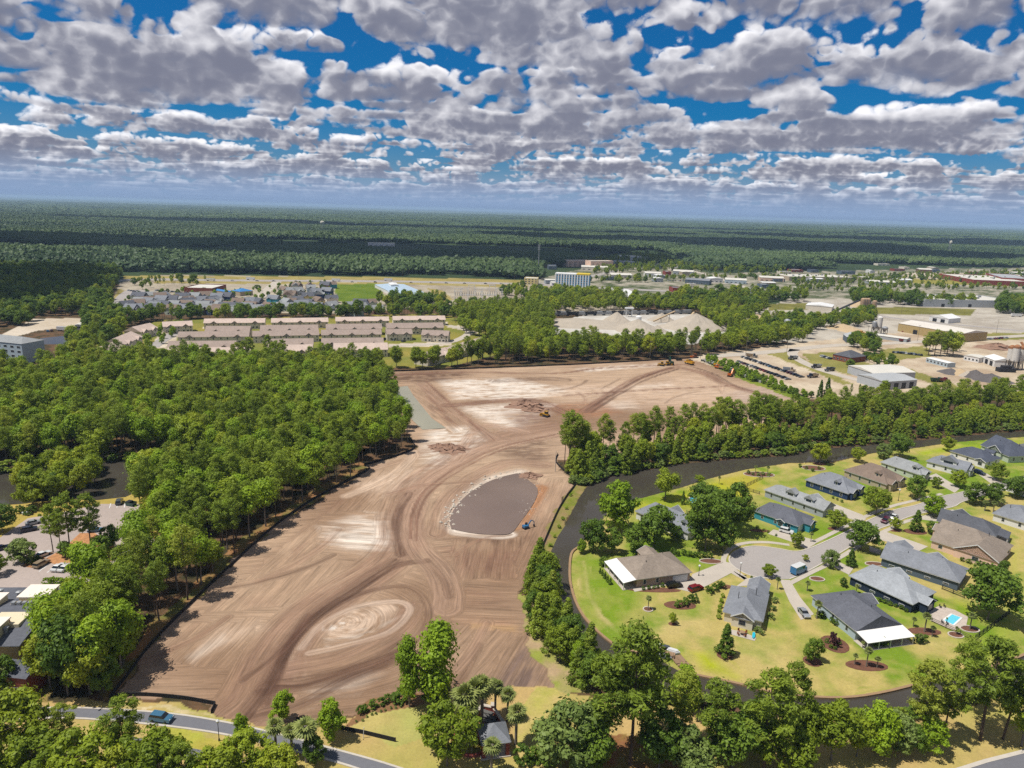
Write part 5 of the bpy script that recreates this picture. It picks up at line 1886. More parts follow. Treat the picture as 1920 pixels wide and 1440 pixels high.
BLUEROOF = pmat('blue_metal_roof', (0.05, 0.22, 0.50), .4, var=.1)
block((428, 548), (440, 547), (443, 538), 4, BLUEROOF, WL['beige'], 'small shed with a bright blue roof', 'shed', 'shed', pitch=.3)
block((450, 547), (474, 545), (480, 534), 5, BLUEROOF, WL['beige'], 'larger building with bright blue roofs', 'blue_roofed_building', pitch=.35, ends='hh', size=(0, 16))
PALEBLUE = pmat('pale_blue_roof', (0.46, 0.58, 0.68), .35, var=.1, scale=.05)
block((748, 565), (818, 564.5), (734, 545), 4, PALEBLUE, WL['white'], 'near half of the wide pale blue roofed storage hall', 'storage_hall', 'hall', pitch=.06)
block((733, 548), (792, 547), (730, 533), 4, PALEBLUE, WL['white'], 'far half of the wide pale blue roofed storage hall', 'storage_hall', 'hall', pitch=.06)
block((733, 534), (747, 534), (732, 530), 7, WHITEROOF, WL['white'], 'tiny white block at the corner of the pale blue hall', 'kiosk', 'building')
block((1160, 556), (1208, 557), (1100, 541), 7, WHITEROOF, WL['metal'], 'wide white roofed factory hall behind the round grove', 'factory_hall', 'hall', pitch=.04, doors=2)
block((983, 522), (1008, 523), (985, 509), 9, CREAMROOF, WL['yellow'], 'yellowish two storey inn beside the cell tower', 'inn', 'hotel', parapet=True, wins=4, storeys=3, size=(0, 22))
block((1036, 640), (1050, 640), (1036, 636), 4, WHITEROOF, WL['white'], 'small white hut at the near edge of the gravel plant', 'hut', 'hut')
block((1003, 594), (1018, 594), (1003, 590), 4, GREYROOF, WL['grey'], 'grey shed at the end of the rail siding', 'shed', 'shed')
block((880, 580), (980, 582), (885, 572), 5, GREYROOF, WL['white'], 'long white and grey depot in front of the substation', 'depot', 'building', doors=3)
block((1640, 628), (1700, 636), (1705, 633), 3, CREAMROOF, WL['grey'], 'low grey shed beside the pale yard road', 'shed', 'shed')
block((1588, 632), (1618, 634), (1621, 629), 5, GREYROOF, WL['bluegrey'], 'blue grey hut in the concrete yard', 'hut', 'hut', pitch=.4)
block((1905, 577), (1930, 579), (1935, 575), 5, WHITEROOF, WL['white'], 'white hall at the far right edge', 'hall', 'hall')
for P0, P1, P2, h, lb, wl in [((1065, 489), (1110, 489), (1066, 481), 12, 'rose tinted medical block at the left of its complex', 'pink'), ((1108, 490), (1150, 490), (1110, 480), 16, 'tallest rose tinted medical block of its complex', 'pink'),
                              ((1148, 490), (1190, 491), (1150, 484), 10, 'low grey medical block at the right of its complex', 'grey'), ((1090, 500), (1140, 502), (1092, 494), 6, 'pale flat building before the medical complex', 'cream'), ((1146, 515), (1185, 516), (1148, 510), 5, 'pale store before the medical complex', 'cream'),
                              ((1000, 482), (1030, 482), (1001, 478), 7, 'pale roofed building left of the medical complex', 'grey'), ((1210, 512), (1240, 513), (1212, 507), 6, 'pale store left of the wide slanting street', 'white'), ((1262, 508), (1300, 510), (1264, 503), 6, 'grey roofed store right of the slanting street', 'grey'),
                              ((1285, 524), (1330, 527), (1288, 517), 6, 'long grey roofed store along the slanting street', 'bluegrey'), ((1360, 524), (1400, 526), (1362, 519), 6, 'store with a blue grey roof in the far centre', 'lightblue'), ((1425, 520), (1470, 522), (1428, 515), 6, 'tan store left of the strip mall', 'pink'),
                              ((1630, 528), (1680, 530), (1634, 525), 4, 'grey roofed row right of the strip mall', 'grey'), ((1724, 505), (1748, 506), (1726, 501), 7, 'brown hip roofed hall above the far car parks', 'brown'),
                              ((1672, 474), (1735, 474), (1674, 468), 15, 'wide dark college building far off with a white portico', 'bluegrey'), ((1738, 474), (1756, 475), (1740, 470), 12, 'pale domed hall beside the far college', 'white'), ((1752, 478), (1780, 479), (1754, 475), 8, 'long pale roof beside the far domed hall', 'white'),
                              ((690, 456), (740, 457), (692, 452), 7, 'pale flat building among the far left woods', 'white'), ((1160, 480), (1200, 482), (1164, 476), 8, 'small pale block behind the medical complex', 'white'), ((140, 609), (152, 609), (140, 605), 4, 'white shed beside the far left inlet', 'white')]:
    block(P0, P1, P2, h, CREAMROOF if wl != 'bluegrey' else RF['slate'], WL[wl], lb, parapet=(h > 9), pitch=.2, wins=5, storeys=max(1, int(h / 4)), size=(0, 22))

rs = np.random.RandomState(77)
for i in range(60):
    px, py = rs.uniform(1010, 1920), rs.uniform(494, 545)
    if inside(np.array([px]), np.array([py]), [(1030, 500), (1120, 500), (1120, 522), (1030, 522)])[0] or (py > 530 and px < 1260) or (1690 < px and 518 < py):
        continue
    w_ = rs.uniform(8, 26)
    c_ = ('white', 'cream', 'grey', 'red', 'beige', 'bluegrey')[i % 6]
    block((px, py), (px + w_, py + w_ * .02), (px + 2, py - rs.uniform(2, 4)), rs.uniform(4, 6.5), (CREAMROOF, GREYROOF, WHITEROOF, RF['slate'])[i % 4], WL[c_], 'small far store with %s walls among trees and car parks' % {'bluegrey': 'blue grey', 'grey': 'light grey'}.get(c_, c_), 'store', 'store', parapet=bool(i % 2), group='small far %s stores' % c_, wins=3, size=(0, rs.uniform(14, 24)))

# blue and white hotel with a yellow crown
o, rz, L, W = frame3((1041, 515), (1105, 518), (1042, 508), 16)
W = 20
hot = tag(empty('hotel', (o.x, o.y, 0), rz), 'five storey sky blue and white hotel with a yellow roof line', 'hotel')
b_ = MB()
b_.box(0, 0, 0, L, W, 17)
b_.build('wall', pmat('hotel_blue', hexc('#5fb0dc', .85), .7, var=.05), hot)
b_ = MB()
b_.box(-.3, -.3, 17.01, L * .62, W + .3, 18.2)
b_.build('parapet', TRIM, hot)
b_ = MB()
b_.box(L * .62 + .02, -.3, 17.01, L + .3, W + .3, 18.8)
b_.build('parapet', pmat('hotel_yellow', hexc('#e3c63a', .85), .7, var=.05), hot)
pier = MB()
pier.box(-.9, -.5, 0, .9, .1, 16.9)
pm_ = pier.mesh('pilaster', (TRIM,))
for i in range(13):
    link('pilaster', pm_, hot).location = (L * (.02 + .96 * i / 12), 0, 0)
    if i < 12:
        for s in range(5):
            wo = link('window', WIN[(1.9, 1.5)], hot)
            wo.location = (L * (.06 + .96 * i / 12), -.05, 1 + s * 3.3)
            wo.scale = (.8, 1, 1.0)

# small houses of the far subdivision
SUBW = ['lightblue', 'grey', 'cream', 'yellow', 'white', 'deepblue', 'mint', 'teal', 'brown', 'beige']
SUB = [(262, 566), (285, 560), (300, 572), (325, 562), (318, 576), (345, 568), (352, 582), (378, 570), (392, 560), (405, 574), (412, 584), (432, 566), (448, 574), (462, 565), (470, 580), (488, 572), (498, 560), (508, 582), (522, 566), (530, 552), (540, 576), (548, 562), (557, 546), (545, 535), (566, 580),
       (568, 556), (575, 540), (590, 536), (600, 545), (612, 560), (618, 574), (612, 534), (640, 574), (660, 568), (672, 578), (690, 568), (250, 580), (230, 572), (700, 580), (520, 542), (272, 574), (338, 577), (365, 573), (385, 580), (398, 566), (425, 576), (440, 582), (455, 572), (478, 566), (492, 580), (515, 574), (535, 566), (552, 572), (560, 568), (562, 536), (583, 562), (586, 548), (598, 534), (606, 552), (628, 580), (650, 582), (680, 572), (538, 546), (548, 554), (580, 575)] + [(px_ + RS.uniform(-3, 3), py_ + RS.uniform(-1.2, 1.2)) for py_ in (556, 563.5, 571, 579) for px_ in range(246, 430, 21)]
for i, (px, py) in enumerate(SUB):
    w = SUBW[(i * 7 + i // 3) % len(SUBW)]
    words = {'lightblue': 'pale blue', 'cream': 'cream', 'grey': 'light grey', 'yellow': 'yellow', 'white': 'white', 'deepblue': 'dark blue', 'mint': 'pale green', 'teal': 'turquoise', 'brown': 'brown', 'beige': 'beige'}[w]
    where = ('left of the red brick hall' if px < 345 else 'in front of the red brick hall' if px < 420 else 'near the blue roofs' if px < 500 else 'right of the blue roofs' if px < 605 else 'beside the green lot')
    p = G(px, py)
    nth = sum(1 for j in range(i) if SUBW[(j * 7 + j // 3) % len(SUBW)] == w)
    hn = house((px, py), (px + 10, py + RS.uniform(-.6, .8)), (px, py - 10), RF[('slate', 'charcoal', 'grey', 'brown')[i % 4]], WL[w], '%s gabled house %s, %s such from left' % (words, where, ('first', 'second', 'third', 'fourth', 'fifth', 'sixth', 'seventh', 'eighth', 'ninth', 'tenth', 'eleventh', 'twelfth', 'thirteenth', 'fourteenth', 'fifteenth')[nth]), 5.2, .75, 'gg', wings=(('a', 2, 7, 1, .1),), nwin={'a': 3, 'd': 2, 'b': 2}, wins='adb', name='small_house', group='houses of the far subdivision', pipes=0, size=(RS.uniform(11, 15), RS.uniform(9, 12)))
    hn.rotation_euler[2] += RS.choice([0, .0, 1.2, -.5])
LANDMARKS = [l for l in LANDMARKS if math.hypot(l[1], l[2]) < 420]

# blue residence at the far left
block((-70, 634), (40, 645), (78, 637), 13, RF['grey'], WL['lightblue'], 'four storey pale blue and white apartment block at the left edge', 'apartment_block', 'building', pitch=.35, ends='hh', wins=9, storeys=4)

# building with cream boxes at the lower left
o, rz, L, W = frame3((36, 1211), (149, 1101), (-90, 1150), 6.4)
W = 34
bl = house((36, 1211), (149, 1101), (-90, 1150), RF['charcoal'], WL['khaki'], 'large grey roofed care home with cream roof boxes at the lower left', 6.4, .16, 'gh', name='care_home', cat='building', size=(0, 34), wins='ad', nwin={'a': 7, 'd': 6}, pipes=0)
CREAM = pmat('cream_stucco', hexc('#e8d9b8', .88), .85, var=.05)
WARMW = pmat('warm_white_membrane', hexc('#f3e7d8', .9), .8, var=.04)
for (cx_, cy_), (sx_, sy_) in (((73, 1112), (5.4, 6.4)), ((-30, 1130), (6.5, 7)), ((-30, 1178), (6.5, 7))):
    q = G(cx_, cy_, 9)
    b_ = MB()
    c, s = math.cos(-rz), math.sin(-rz)
    lx, ly = (q.x - o.x) * c - (q.y - o.y) * s, (q.x - o.x) * s + (q.y - o.y) * c
    b_.cbox((lx, ly, 7.8), (sx_, sy_, 3.2))
    e = b_.build('roof_box', CREAM, bl)
    b_ = MB()
    b_.cbox((lx, ly, 9.55), (sx_ + .7, sy_ + .7, .3))
    b_.build('roof_cap', WARMW, e)
q = G(30, 1150, 8)
lx, ly = (q.x - o.x) * c - (q.y - o.y) * s, (q.x - o.x) * s + (q.y - o.y) * c
b_ = MB()
b_.cbox((lx, ly, 7.6), (10, 7, 1.2))
pl = b_.build('roof_terrace', CREAM, bl)
b_ = MB()
b_.cbox((lx - 5, ly + .5, 8.0), (2.4, 3, 1.6))
b_.build('stairwell', WL['red'], bl)
for i in range(5):
    b_ = MB()
    b_.cbox((lx + 3.4, ly - 2.6 + i * 1.25, 8.65), (.9, .8, .9))
    b_.build('air_unit', STEEL, pl)
for (cx_, cy_) in ((2, 1112), (36, 1116), (100, 1107), (11, 1183)):
    q = G(cx_, cy_, 7.5)
    lx, ly = (q.x - o.x) * c - (q.y - o.y) * s, (q.x - o.x) * s + (q.y - o.y) * c
    b_ = MB()
    b_.lathe([(.45, 6), (.45, 8.1), (.7, 8.15), (.7, 8.5), (.2, 8.7)], (lx, ly, 0), 10)
    b_.build('roof_vent', STEEL, bl)
block((-40, 1262), (48, 1272), (-40, 1230), 5, RF['charcoal'], WL['redbrick'], 'red brick entrance wing with white windows below the care home roof', 'entrance_wing', 'building', pitch=.4, ends='hg', wins=6)
# ------------------------------------------------------------------ vehicles
TYRE = pmat('tyre_rubber', (0.02, 0.02, 0.02), .9)
CGLASS = glassmat('car_glass', (0.012, 0.016, 0.02))
LAMP = pmat('lamp_lens', (0.7, 0.7, 0.68), .2, var=.02)
PAINT = {k: pmat('paint_' + k, hexc(v, s), .3, .15, var=.03, coat=.6) for k, v, s in (('white', '#f0f0ee', .85), ('silver', '#a9adb1', .8), ('black', '#16171b', .8), ('navy', '#1d2740', .9), ('blue', '#4d7fa0', .8), ('red', '#8c1f2c', .8), ('maroon', '#5e1a30', .8), ('grey', '#5a5f66', .8), ('gold', '#a58f70', .8), ('green', '#1f5242', .8), ('tan', '#b8a284', .8), ('orange', '#d06a1e', .85), ('yellow', '#e0a81e', .85), ('skyblue', '#3c82b4', .85))}


def section(mb, prof, w0, w1):
    """side profile (x, z, half width factor) swept across the car"""
    n = len(prof)
    vs = [(x, -w0 * k, z) for x, z, k in prof] + [(x, w0 * k, z) for x, z, k in prof]
    fs = [tuple(range(n)), tuple(range(2 * n - 1, n - 1, -1))] + [((i + 1) % n, i, n + i, n + (i + 1) % n) for i in range(n)]
    mb.add(vs, fs)


def car_meshes(kind):
    b, g = MB(), MB()
    if kind == 'sedan':
        section(b, [(-2.3, .3, 1), (2.3, .3, 1), (2.35, .62, 1), (2.2, .78, .98), (1.0, .95, .97), (-1.55, 1.0, .97), (-2.25, .92, .98), (-2.35, .6, 1)], .9, .9)
        section(g, [(1.05, .94, .94), (.3, 1.40, .80), (-.9, 1.43, .80), (-1.7, .98, .92)], .9, .9)
        rf = MB()
        section(rf, [(.34, 1.38, .80), (.3, 1.44, .78), (-.9, 1.47, .78), (-1.0, 1.40, .80)], .9, .9)
        L = 2.3
    else:
        section(b, [(-2.3, .35, 1), (2.3, .35, 1), (2.35, .8, 1), (2.2, .98, .98), (1.1, 1.1, .97), (-2.2, 1.12, .97), (-2.35, .7, 1)], .94, .94)
        section(g, [(1.2, 1.08, .95), (.5, 1.62, .84), (-1.95, 1.64, .84), (-2.25, 1.1, .93)], .94, .94)
        rf = MB()
        section(rf, [(.55, 1.60, .84), (.5, 1.68, .82), (-1.95, 1.70, .82), (-2.02, 1.60, .84)], .94, .94)
        L = 2.3
    w = MB()
    w.tube((0, -.12, 0), (0, .12, 0), .34, n=10)
    h = MB()
    h.cbox((0, 0, 0), (.12, .34, .16))
    return b.mesh('body', (PAINT['white'],)), g.mesh('cabin_glass', (CGLASS,)), rf.mesh('roof_panel', (PAINT['white'],)), w.mesh('wheel', (TYRE,)), h.mesh('headlight', (LAMP,)), L


CARM = {k: car_meshes(k) for k in ('sedan', 'suv')}


def car(p, rz, col, label, kind='sedan', group=None, cat='car', far=False):
    b, g, r, w, h, L = CARM[kind]
    root = tag(empty('car', (p[0], p[1], p[2] if len(p) > 2 else .06), rz), label, cat, group)
    link('body', b, root, PAINT[col])
    link('cabin_glass', g, root)
    link('roof_panel', r, root, PAINT[col])
    for sx in (-1.4, 1.4):
        for sy in (-.82, .82):
            link('wheel', w, root).location = (sx, sy, .34)
    if not far:
        for sy in (-.6, .6):
            link('headlight', h, root).location = (2.27, sy, .68 if kind == 'sedan' else .85)
    return root


def aim(a, b):
    d = G(*b) - G(*a)
    return math.atan2(d.y, d.x)


def cpos(px, py, z=.07):
    q = G(px, py)
    return (q.x, q.y, z)


car(cpos(303, 1351), aim((286, 1346), (330, 1352)), 'blue', 'steel blue suv driving on the bottom road beside the corner of the cleared site', 'suv')
for px, py, a, b, col, kind, lb in [
        (78, 1061, (65, 1068), (92, 1053), 'gold', 'suv', 'gold suv at the left end of the front row in the car park'),
        (110, 1067, (98, 1073), (122, 1057), 'white', 'sedan', 'left one of two white sedans parked side by side'),
        (123, 1068, (112, 1075), (136, 1059), 'white', 'sedan', 'right one of two white sedans parked side by side'),
        (152, 1070, (143, 1076), (163, 1060), 'black', 'sedan', 'shiny black sedan right of the two white sedans'),
        (204, 1070, (195, 1076), (216, 1060), 'silver', 'sedan', 'silver car half under the trees at the right end of the front row'),
        (224, 944, (222, 950), (228, 938), 'grey', 'suv', 'dark grey suv beside the green skip at the pond end of the car park'),
        (55, 996, (42, 998), (68, 993), 'navy', 'suv', 'dark blue suv on the left side of the car park'),
        (63, 983, (52, 985), (75, 980), 'silver', 'sedan', 'silver car parked under the leaning pine, farthest left row'),
        (3, 1031, (-5, 1033), (14, 1028), 'navy', 'sedan', 'dark blue car at the left edge of the picture'),
        (81, 1043, (75, 1046), (90, 1040), 'white', 'sedan', 'white car behind the small bare tree in the car park'),
        (180, 997, (172, 998), (190, 996), 'blue', 'sedan', 'pale blue car behind the tall pines of the car park island'),
        (228, 1041, (216, 1043), (240, 1038), 'white', 'suv', 'white car under branches right of the mulch island'),
        (1264, 1101, (1252, 1103), (1278, 1100), 'black', 'suv', 'black suv in the driveway of the tan brick house'),
        (1304, 1107, (1294, 1110), (1314, 1104), 'red', 'suv', 'crimson suv in the driveway of the tan brick house'),
        (1507, 1153, (1498, 1140), (1516, 1162), 'silver', 'sedan', 'silver sedan on the long driveway of the pale blue house'),
        (1474, 999, (1460, 996), (1486, 1003), 'white', 'suv', 'white suv on the driveway of the turquoise house'),
        (1660, 979, (1668, 974), (1652, 985), 'maroon', 'suv', 'maroon pickup on the street beside the small round tree'),
        (1675, 972, (1684, 967), (1666, 978), 'white', 'sedan', 'white car on the street behind the maroon pickup'),
        (1836, 889, (1826, 886), (1846, 893), 'navy', 'suv', 'dark car beside the white house with the long dormer'),
        (1783, 966, (1774, 968), (1794, 964), 'navy', 'sedan', 'dark car behind the tree at the black roofed house')]:
    car(cpos(px, py, .12), aim(a, b), col, lb, kind)

# cars in the gravel yard, two rows
GRV = 'cars parked on the gravel yard'
cols = ['silver', 'white', 'grey', 'navy', 'silver', 'grey', 'white', 'navy', 'grey', 'silver', 'blue', 'navy', 'grey', 'black', 'silver', 'navy', 'maroon', 'maroon', 'navy', 'black', 'grey']
names = {'silver': 'silver', 'white': 'white', 'grey': 'dark grey', 'navy': 'dark blue', 'blue': 'light blue', 'black': 'black', 'maroon': 'maroon', 'red': 'red', 'green': 'green', 'tan': 'tan', 'gold': 'gold', 'skyblue': 'bright blue'}
cnt = {}
ORD = ['first', 'second', 'third', 'fourth', 'fifth', 'sixth', 'seventh', 'eighth', 'ninth', 'tenth', 'eleventh', 'twelfth', 'thirteenth', 'fourteenth', 'fifteenth', 'sixteenth', 'seventeenth', 'eighteenth', 'nineteenth', 'twentieth']


def row(a, b, n, pal, desc, group, kindmix=.4, turn=1.57, far=True, nopark=0):
    A, B = G(*a), G(*b)
    ang = math.atan2(B.y - A.y, B.x - A.x)
    c_ = {}
    for i in range(n):
        q = A.lerp(B, (i + .5 + RS.uniform(-.15, .15)) / n)
        col = pal[i % len(pal)]
        c_[col] = c_.get(col, 0) + 1
        car((q.x, q.y, .05), ang + turn + RS.uniform(-.08, .08), col, '%s %s car from left %s' % (ORD[c_[col] - 1], names[col], desc), 'suv' if RS.rand() < kindmix else 'sedan', group, far=far)


row((1392, 670), (1506, 709), 21, cols, 'in the far row on the gravel yard', GRV)
row((1382, 678), (1480, 713), 15, ['silver', 'silver', 'maroon', 'grey', 'white', 'silver', 'navy', 'red', 'red', 'black', 'navy', 'black', 'grey', 'navy', 'silver'], 'in the near row along the green hedge', GRV)
row((1672, 661), (1730, 667), 12, ['black', 'silver', 'navy', 'black', 'grey', 'white', 'navy', 'black', 'silver', 'navy', 'grey', 'black'], 'on the grass under the tall pines', 'cars on the grass by the pines')
row((1540, 669), (1560, 674), 5, ['white', 'silver', 'grey', 'white', 'navy'], 'behind the brick office', 'cars behind the brick office')
row((1850, 637), (1888, 634), 8, ['silver', 'white', 'red', 'red', 'navy', 'red', 'white', 'silver'], 'beside the long khaki warehouse', 'cars beside the khaki warehouse')
row((1690, 622), (1740, 628), 6, ['red', 'navy', 'red', 'gold', 'white', 'red'], 'in front of the khaki warehouse', 'cars before the khaki warehouse')
row((596, 556), (600, 572), 7, ['silver', 'navy', 'white', 'grey', 'silver', 'black', 'white'], 'beside the road of the far subdivision', 'cars in the far subdivision')
row((290, 545), (340, 549), 12, ['white', 'silver', 'grey', 'navy', 'white', 'silver', 'red', 'white', 'black', 'silver', 'grey', 'white'], 'left of the red brick hall', 'cars left of the brick hall')
for i, (x0, x1, y, dl) in enumerate([(420, 960, 526.5, 'on the highway'), (1120, 1200, 521, 'before the blue hotel'), (1250, 1320, 527, 'along the wide slanting street'), (1490, 1600, 525, 'in the front row of the strip mall'), (1500, 1610, 529, 'in the second row of the strip mall'), (1700, 1830, 521, 'in the upper row of the far store car park'), (1720, 1860, 524.5, 'in the lower row of the far store car park'), (1530, 1600, 537, 'in the car lot beyond the grove')]):
    row((x0, y), (x1, y + (x1 - x0) * .012), 15, ['white', 'silver', 'grey', 'navy', 'white', 'red', 'silver', 'black', 'white', 'tan'], dl, 'cars ' + dl, turn=0 if i == 0 else 1.57)
row((240, 545), (262, 548), 5, ['white', 'silver', 'grey', 'navy', 'white'], 'on the curved road by the dark wood', 'cars on the curved road')
row((695, 633), (765, 642), 4, ['white', 'navy', 'silver', 'grey'], 'on the townhouse drives', 'cars on the townhouse drives')
row((85, 622), (100, 621), 2, ['skyblue', 'maroon'], 'at the far left inlet', 'cars at the inlet')


def wheels(root, xs, y, r, w=.3):
    mb = MB()
    mb.tube((0, -w / 2, 0), (0, w / 2, 0), r, n=10)
    me = mb.mesh('wheel', (TYRE,))
    for x in xs:
        for s in (-1, 1):
            link('wheel', me, root).location = (x, s * y, r)


def dump_truck(p, rz, label, cab='grey', bed='silver', group='dump trucks on the gravel yard'):
    root = tag(empty('dump_truck', p, rz), label, 'truck', group)
    m = MB()
    m.box(2.2, -1.1, .9, 4.2, 1.1, 1.7)
    m.cbox((1.5, 0, 2.0), (1.6, 2.3, 2.2), 0, .9)
    m.build('cab', PAINT[cab], root)
    m = MB()
    m.cbox((2.28, 0, 2.35), (.12, 1.8, .8))
    m.cbox((1.5, 0, 2.4), (1.0, 2.24, .6))
    m.build('windscreen', CGLASS, root)
    m = MB()
    m.box(-4.2, -.5, .7, 4.0, .5, .95)
    m.build('chassis', DARKM, root)
    m = MB()
    m.add([(-4.3, -1.25, 1.1), (.5, -1.25, 1.1), (.5, 1.25, 1.1), (-4.3, 1.25, 1.1), (-4.6, -1.3, 2.6), (.6, -1.3, 2.6), (.6, 1.3, 2.6), (-4.6, 1.3, 2.6), (-4.45, -1.1, 2.6), (.45, -1.1, 2.6), (.45, 1.1, 2.6), (-4.45, 1.1, 2.6), (-4.2, -1.1, 1.4), (.4, -1.1, 1.4), (.4, 1.1, 1.4), (-4.2, 1.1, 1.4)],
          [(0, 3, 2, 1), (0, 1, 5, 4), (1, 2, 6, 5), (2, 3, 7, 6), (3, 0, 4, 7), (4, 5, 9, 8), (5, 6, 10, 9), (6, 7, 11, 10), (7, 4, 8, 11), (8, 9, 13, 12), (9, 10, 14, 13), (10, 11, 15, 14), (11, 8, 12, 15), (12, 13, 14, 15)])
    m.build('bed', PAINT[bed], root)
    wheels(root, (-3.4, -2.2, 3.0), 1.05, .52)
    return root


for px, py, dx, lb, cab, bed in [(1410, 670, 10, 'dump truck at the head of the gravel yard near the hedge', 'grey', 'gold'), (1486, 674, -10, 'dump truck alone in the middle of the gravel yard', 'grey', 'silver'), (1480, 696, 10, 'long pale truck beside the far row of cars', 'tan', 'silver'), (1530, 690, -9, 'dump truck near the bend of the gravel drive', 'navy', 'silver'),
                                 (1555, 696, -9, 'dark dump truck nearest the grey workshop', 'grey', 'grey'), (1523, 708, -10, 'dump truck at the near end of the far row', 'navy', 'tan')]:
    dump_truck(cpos(px, py), aim((px, py), (px + dx, py + 1)), lb, cab, bed)
dump_truck(cpos(1292, 683), aim((1292, 683), (1282, 680)), 'yellow articulated hauler at the far corner of the bare site', 'yellow', 'yellow', None)
dump_truck(cpos(1350, 692), aim((1350, 692), (1340, 690)), 'orange and brown hauler beside the pipe stacks', 'orange', 'gold', None)


def bulldozer(p, rz, label, col='yellow'):
    root = tag(empty('bulldozer', p, rz), label, 'bulldozer')
    m = MB()
    m.box(-1.8, -.7, .7, 1.9, .7, 1.7)
    m.build('body', PAINT[col], root)
    m = MB()
    m.box(-1.2, -.75, 1.72, .3, .75, 2.9)
    m.build('cab', CGLASS, root)
    m = MB()
    m.box(-1.35, -.9, 2.92, .5, .9, 3.05)
    m.build('cab_roof', PAINT[col], root)
    for s in (-1, 1):
        m = MB()
        m.prism([(-2.2, 0), (-1.8, -.5), (1.6, -.5), (2.0, 0), (1.6, .5), (-1.8, .5)], -.3, .3)
        v = [(x, s * 1.05 + z, y + .55) for x, y, z in m.v]
        q = MB()
        q.add(v, [f[::-1] for f in m.f])
        q.build('track', DARKM, root)
    m = MB()
    m.add([(2.4, -1.8, .15), (2.4, 1.8, .15), (2.75, 1.9, .15), (2.75, -1.9, .15), (2.3, -1.8, 1.4), (2.3, 1.8, 1.4), (2.5, 1.9, 1.5), (2.5, -1.9, 1.5)], [(0, 3, 2, 1), (4, 5, 6, 7), (0, 1, 5, 4), (1, 2, 6, 5), (2, 3, 7, 6), (3, 0, 4, 7)])
    m.beam((1.0, -1.4, .5), (2.4, -1.4, .5), .2, .25)
    m.beam((1.0, 1.4, .5), (2.4, 1.4, .5), .2, .25)
    m.build('blade', PAINT[col], root)
    return root


bulldozer(cpos(1023, 781), aim((1023, 781), (1013, 778)), 'yellow bulldozer beside the brown soil heap in the middle of the bare site')
bulldozer(cpos(1240, 686), aim((1240, 686), (1230, 685)), 'left one of two small yellow bulldozers at the far edge of the site')
bulldozer(cpos(1252, 685), aim((1252, 685), (1262, 684)), 'right one of two small yellow bulldozers at the far edge of the site')
bulldozer(cpos(1302, 671), aim((1302, 671), (1296, 671)), 'orange dozer at the far entrance of the site', 'orange')


def excavator(p, rz, label, col='orange', k=1.0):
    root = tag(empty('excavator', p, rz), label, 'excavator')
    root.scale = (k, k, k)
    for s in (-1, 1):
        m = MB()
        m.box(-1.9, s * 1.15 - .3, 0, 1.9, s * 1.15 + .3, .9)
        m.build('track', DARKM, root)
    m = MB()
    m.cbox((-.3, 0, 1.6), (3.6, 2.5, 1.1))
    m.box(-2.0, -1.2, 1.2, -1.3, 1.2, 2.5)
    m.build('body', PAINT[col], root)
    m = MB()
    m.cbox((.8, .75, 2.5), (1.5, 1.0, 1.7), 0, .88)
    m.build('cab', CGLASS, root)
    m = MB()
    m.beam((1.2, -.3, 1.9), (3.8, -.3, 4.6), .45, .55)
    m.beam((3.7, -.3, 4.7), (6.0, -.3, 3.4), .42, .5)
    bo = m.build('boom', PAINT[col], root)
    m = MB()
    m.beam((5.9, -.3, 3.6), (6.2, -.3, 1.2), .35, .42)
    m.build('stick', PAINT[col], bo)
    m = MB()
    m.prism([(5.6, -.9), (6.4, -.9), (6.6, .3), (5.8, .3)], .2, 1.2)
    m.build('bucket', DARKM, bo)
    return root


excavator(cpos(1369, 706), aim((1369, 706), (1382, 700)), 'orange excavator lifting by the row of concrete pipes')
excavator(cpos(1258, 684), aim((1258, 684), (1252, 680)), 'dark green excavator at the far edge of the site', 'green', 1.1)
excavator(cpos(986, 991), aim((986, 991), (996, 988)), 'small blue mini excavator on the right shore of the brown pond', 'skyblue', .55)
excavator(cpos(1342, 686), aim((1342, 686), (1350, 684)), 'yellow loader beside the far pipe stacks', 'yellow', .8)
car(cpos(1273, 676), 0.2, 'black', 'black pickup truck at the far edge of the bare site', 'suv')
car(cpos(1293, 678), 0.4, 'navy', 'dark pickup near the yellow hauler', 'suv')
# delivery van in the turning circle
p = G(1497, 1074)
van = tag(empty('delivery_van', (p.x, p.y, .07), aim((1483, 1082), (1512, 1070))), 'blue delivery van with a white roof parked in the turning circle', 'van')
m = MB()
m.cbox((-.6, 0, 1.55), (4.6, 2.1, 2.2))
m.cbox((2.3, 0, 1.0), (1.3, 1.95, 1.1), 0, .9)
m.build('body', PAINT['skyblue'], van)
m = MB()
m.cbox((-.6, 0, 2.72), (4.7, 2.15, .12))
m.build('roof_panel', PAINT['white'], van)
m = MB()
m.cbox((1.72, 0, 1.95), (.12, 1.8, .8))
m.cbox((.9, 0, 2.0), (.9, 2.14, .7))
m.build('windscreen', CGLASS, van)
wheels(van, (-1.9, 1.9), .95, .38)
# trailers
for px, py, dx, lb in [(1905, 594, 12, 'long white trailer in the far right yard'), (1887, 587, 8, 'shorter white trailer beyond the long one'), (122, 621, 10, 'white travel trailer at the far left inlet'), (395, 527, 8, 'white semi trailer on the highway near the brick hall'), (630, 527.5, 8, 'white semi trailer on the highway near the green lot'), (728, 527, 8, 'grey semi trailer on the highway near the pale blue hall'), (470, 525, 8, 'long white semi trailer on the left stretch of highway')]:
    p = G(px, py)
    t_ = tag(empty('trailer', (p.x, p.y, .1), aim((px, py), (px + dx, py + .3))), lb, 'trailer')
    m = MB()
    m.box(-6, -1.25, 1.0, 6, 1.25, 3.7)
    m.build('box_body', PAINT['white'], t_)
    wheels(t_, (-4.6, -3.4, 4.6), 1.0, .5)

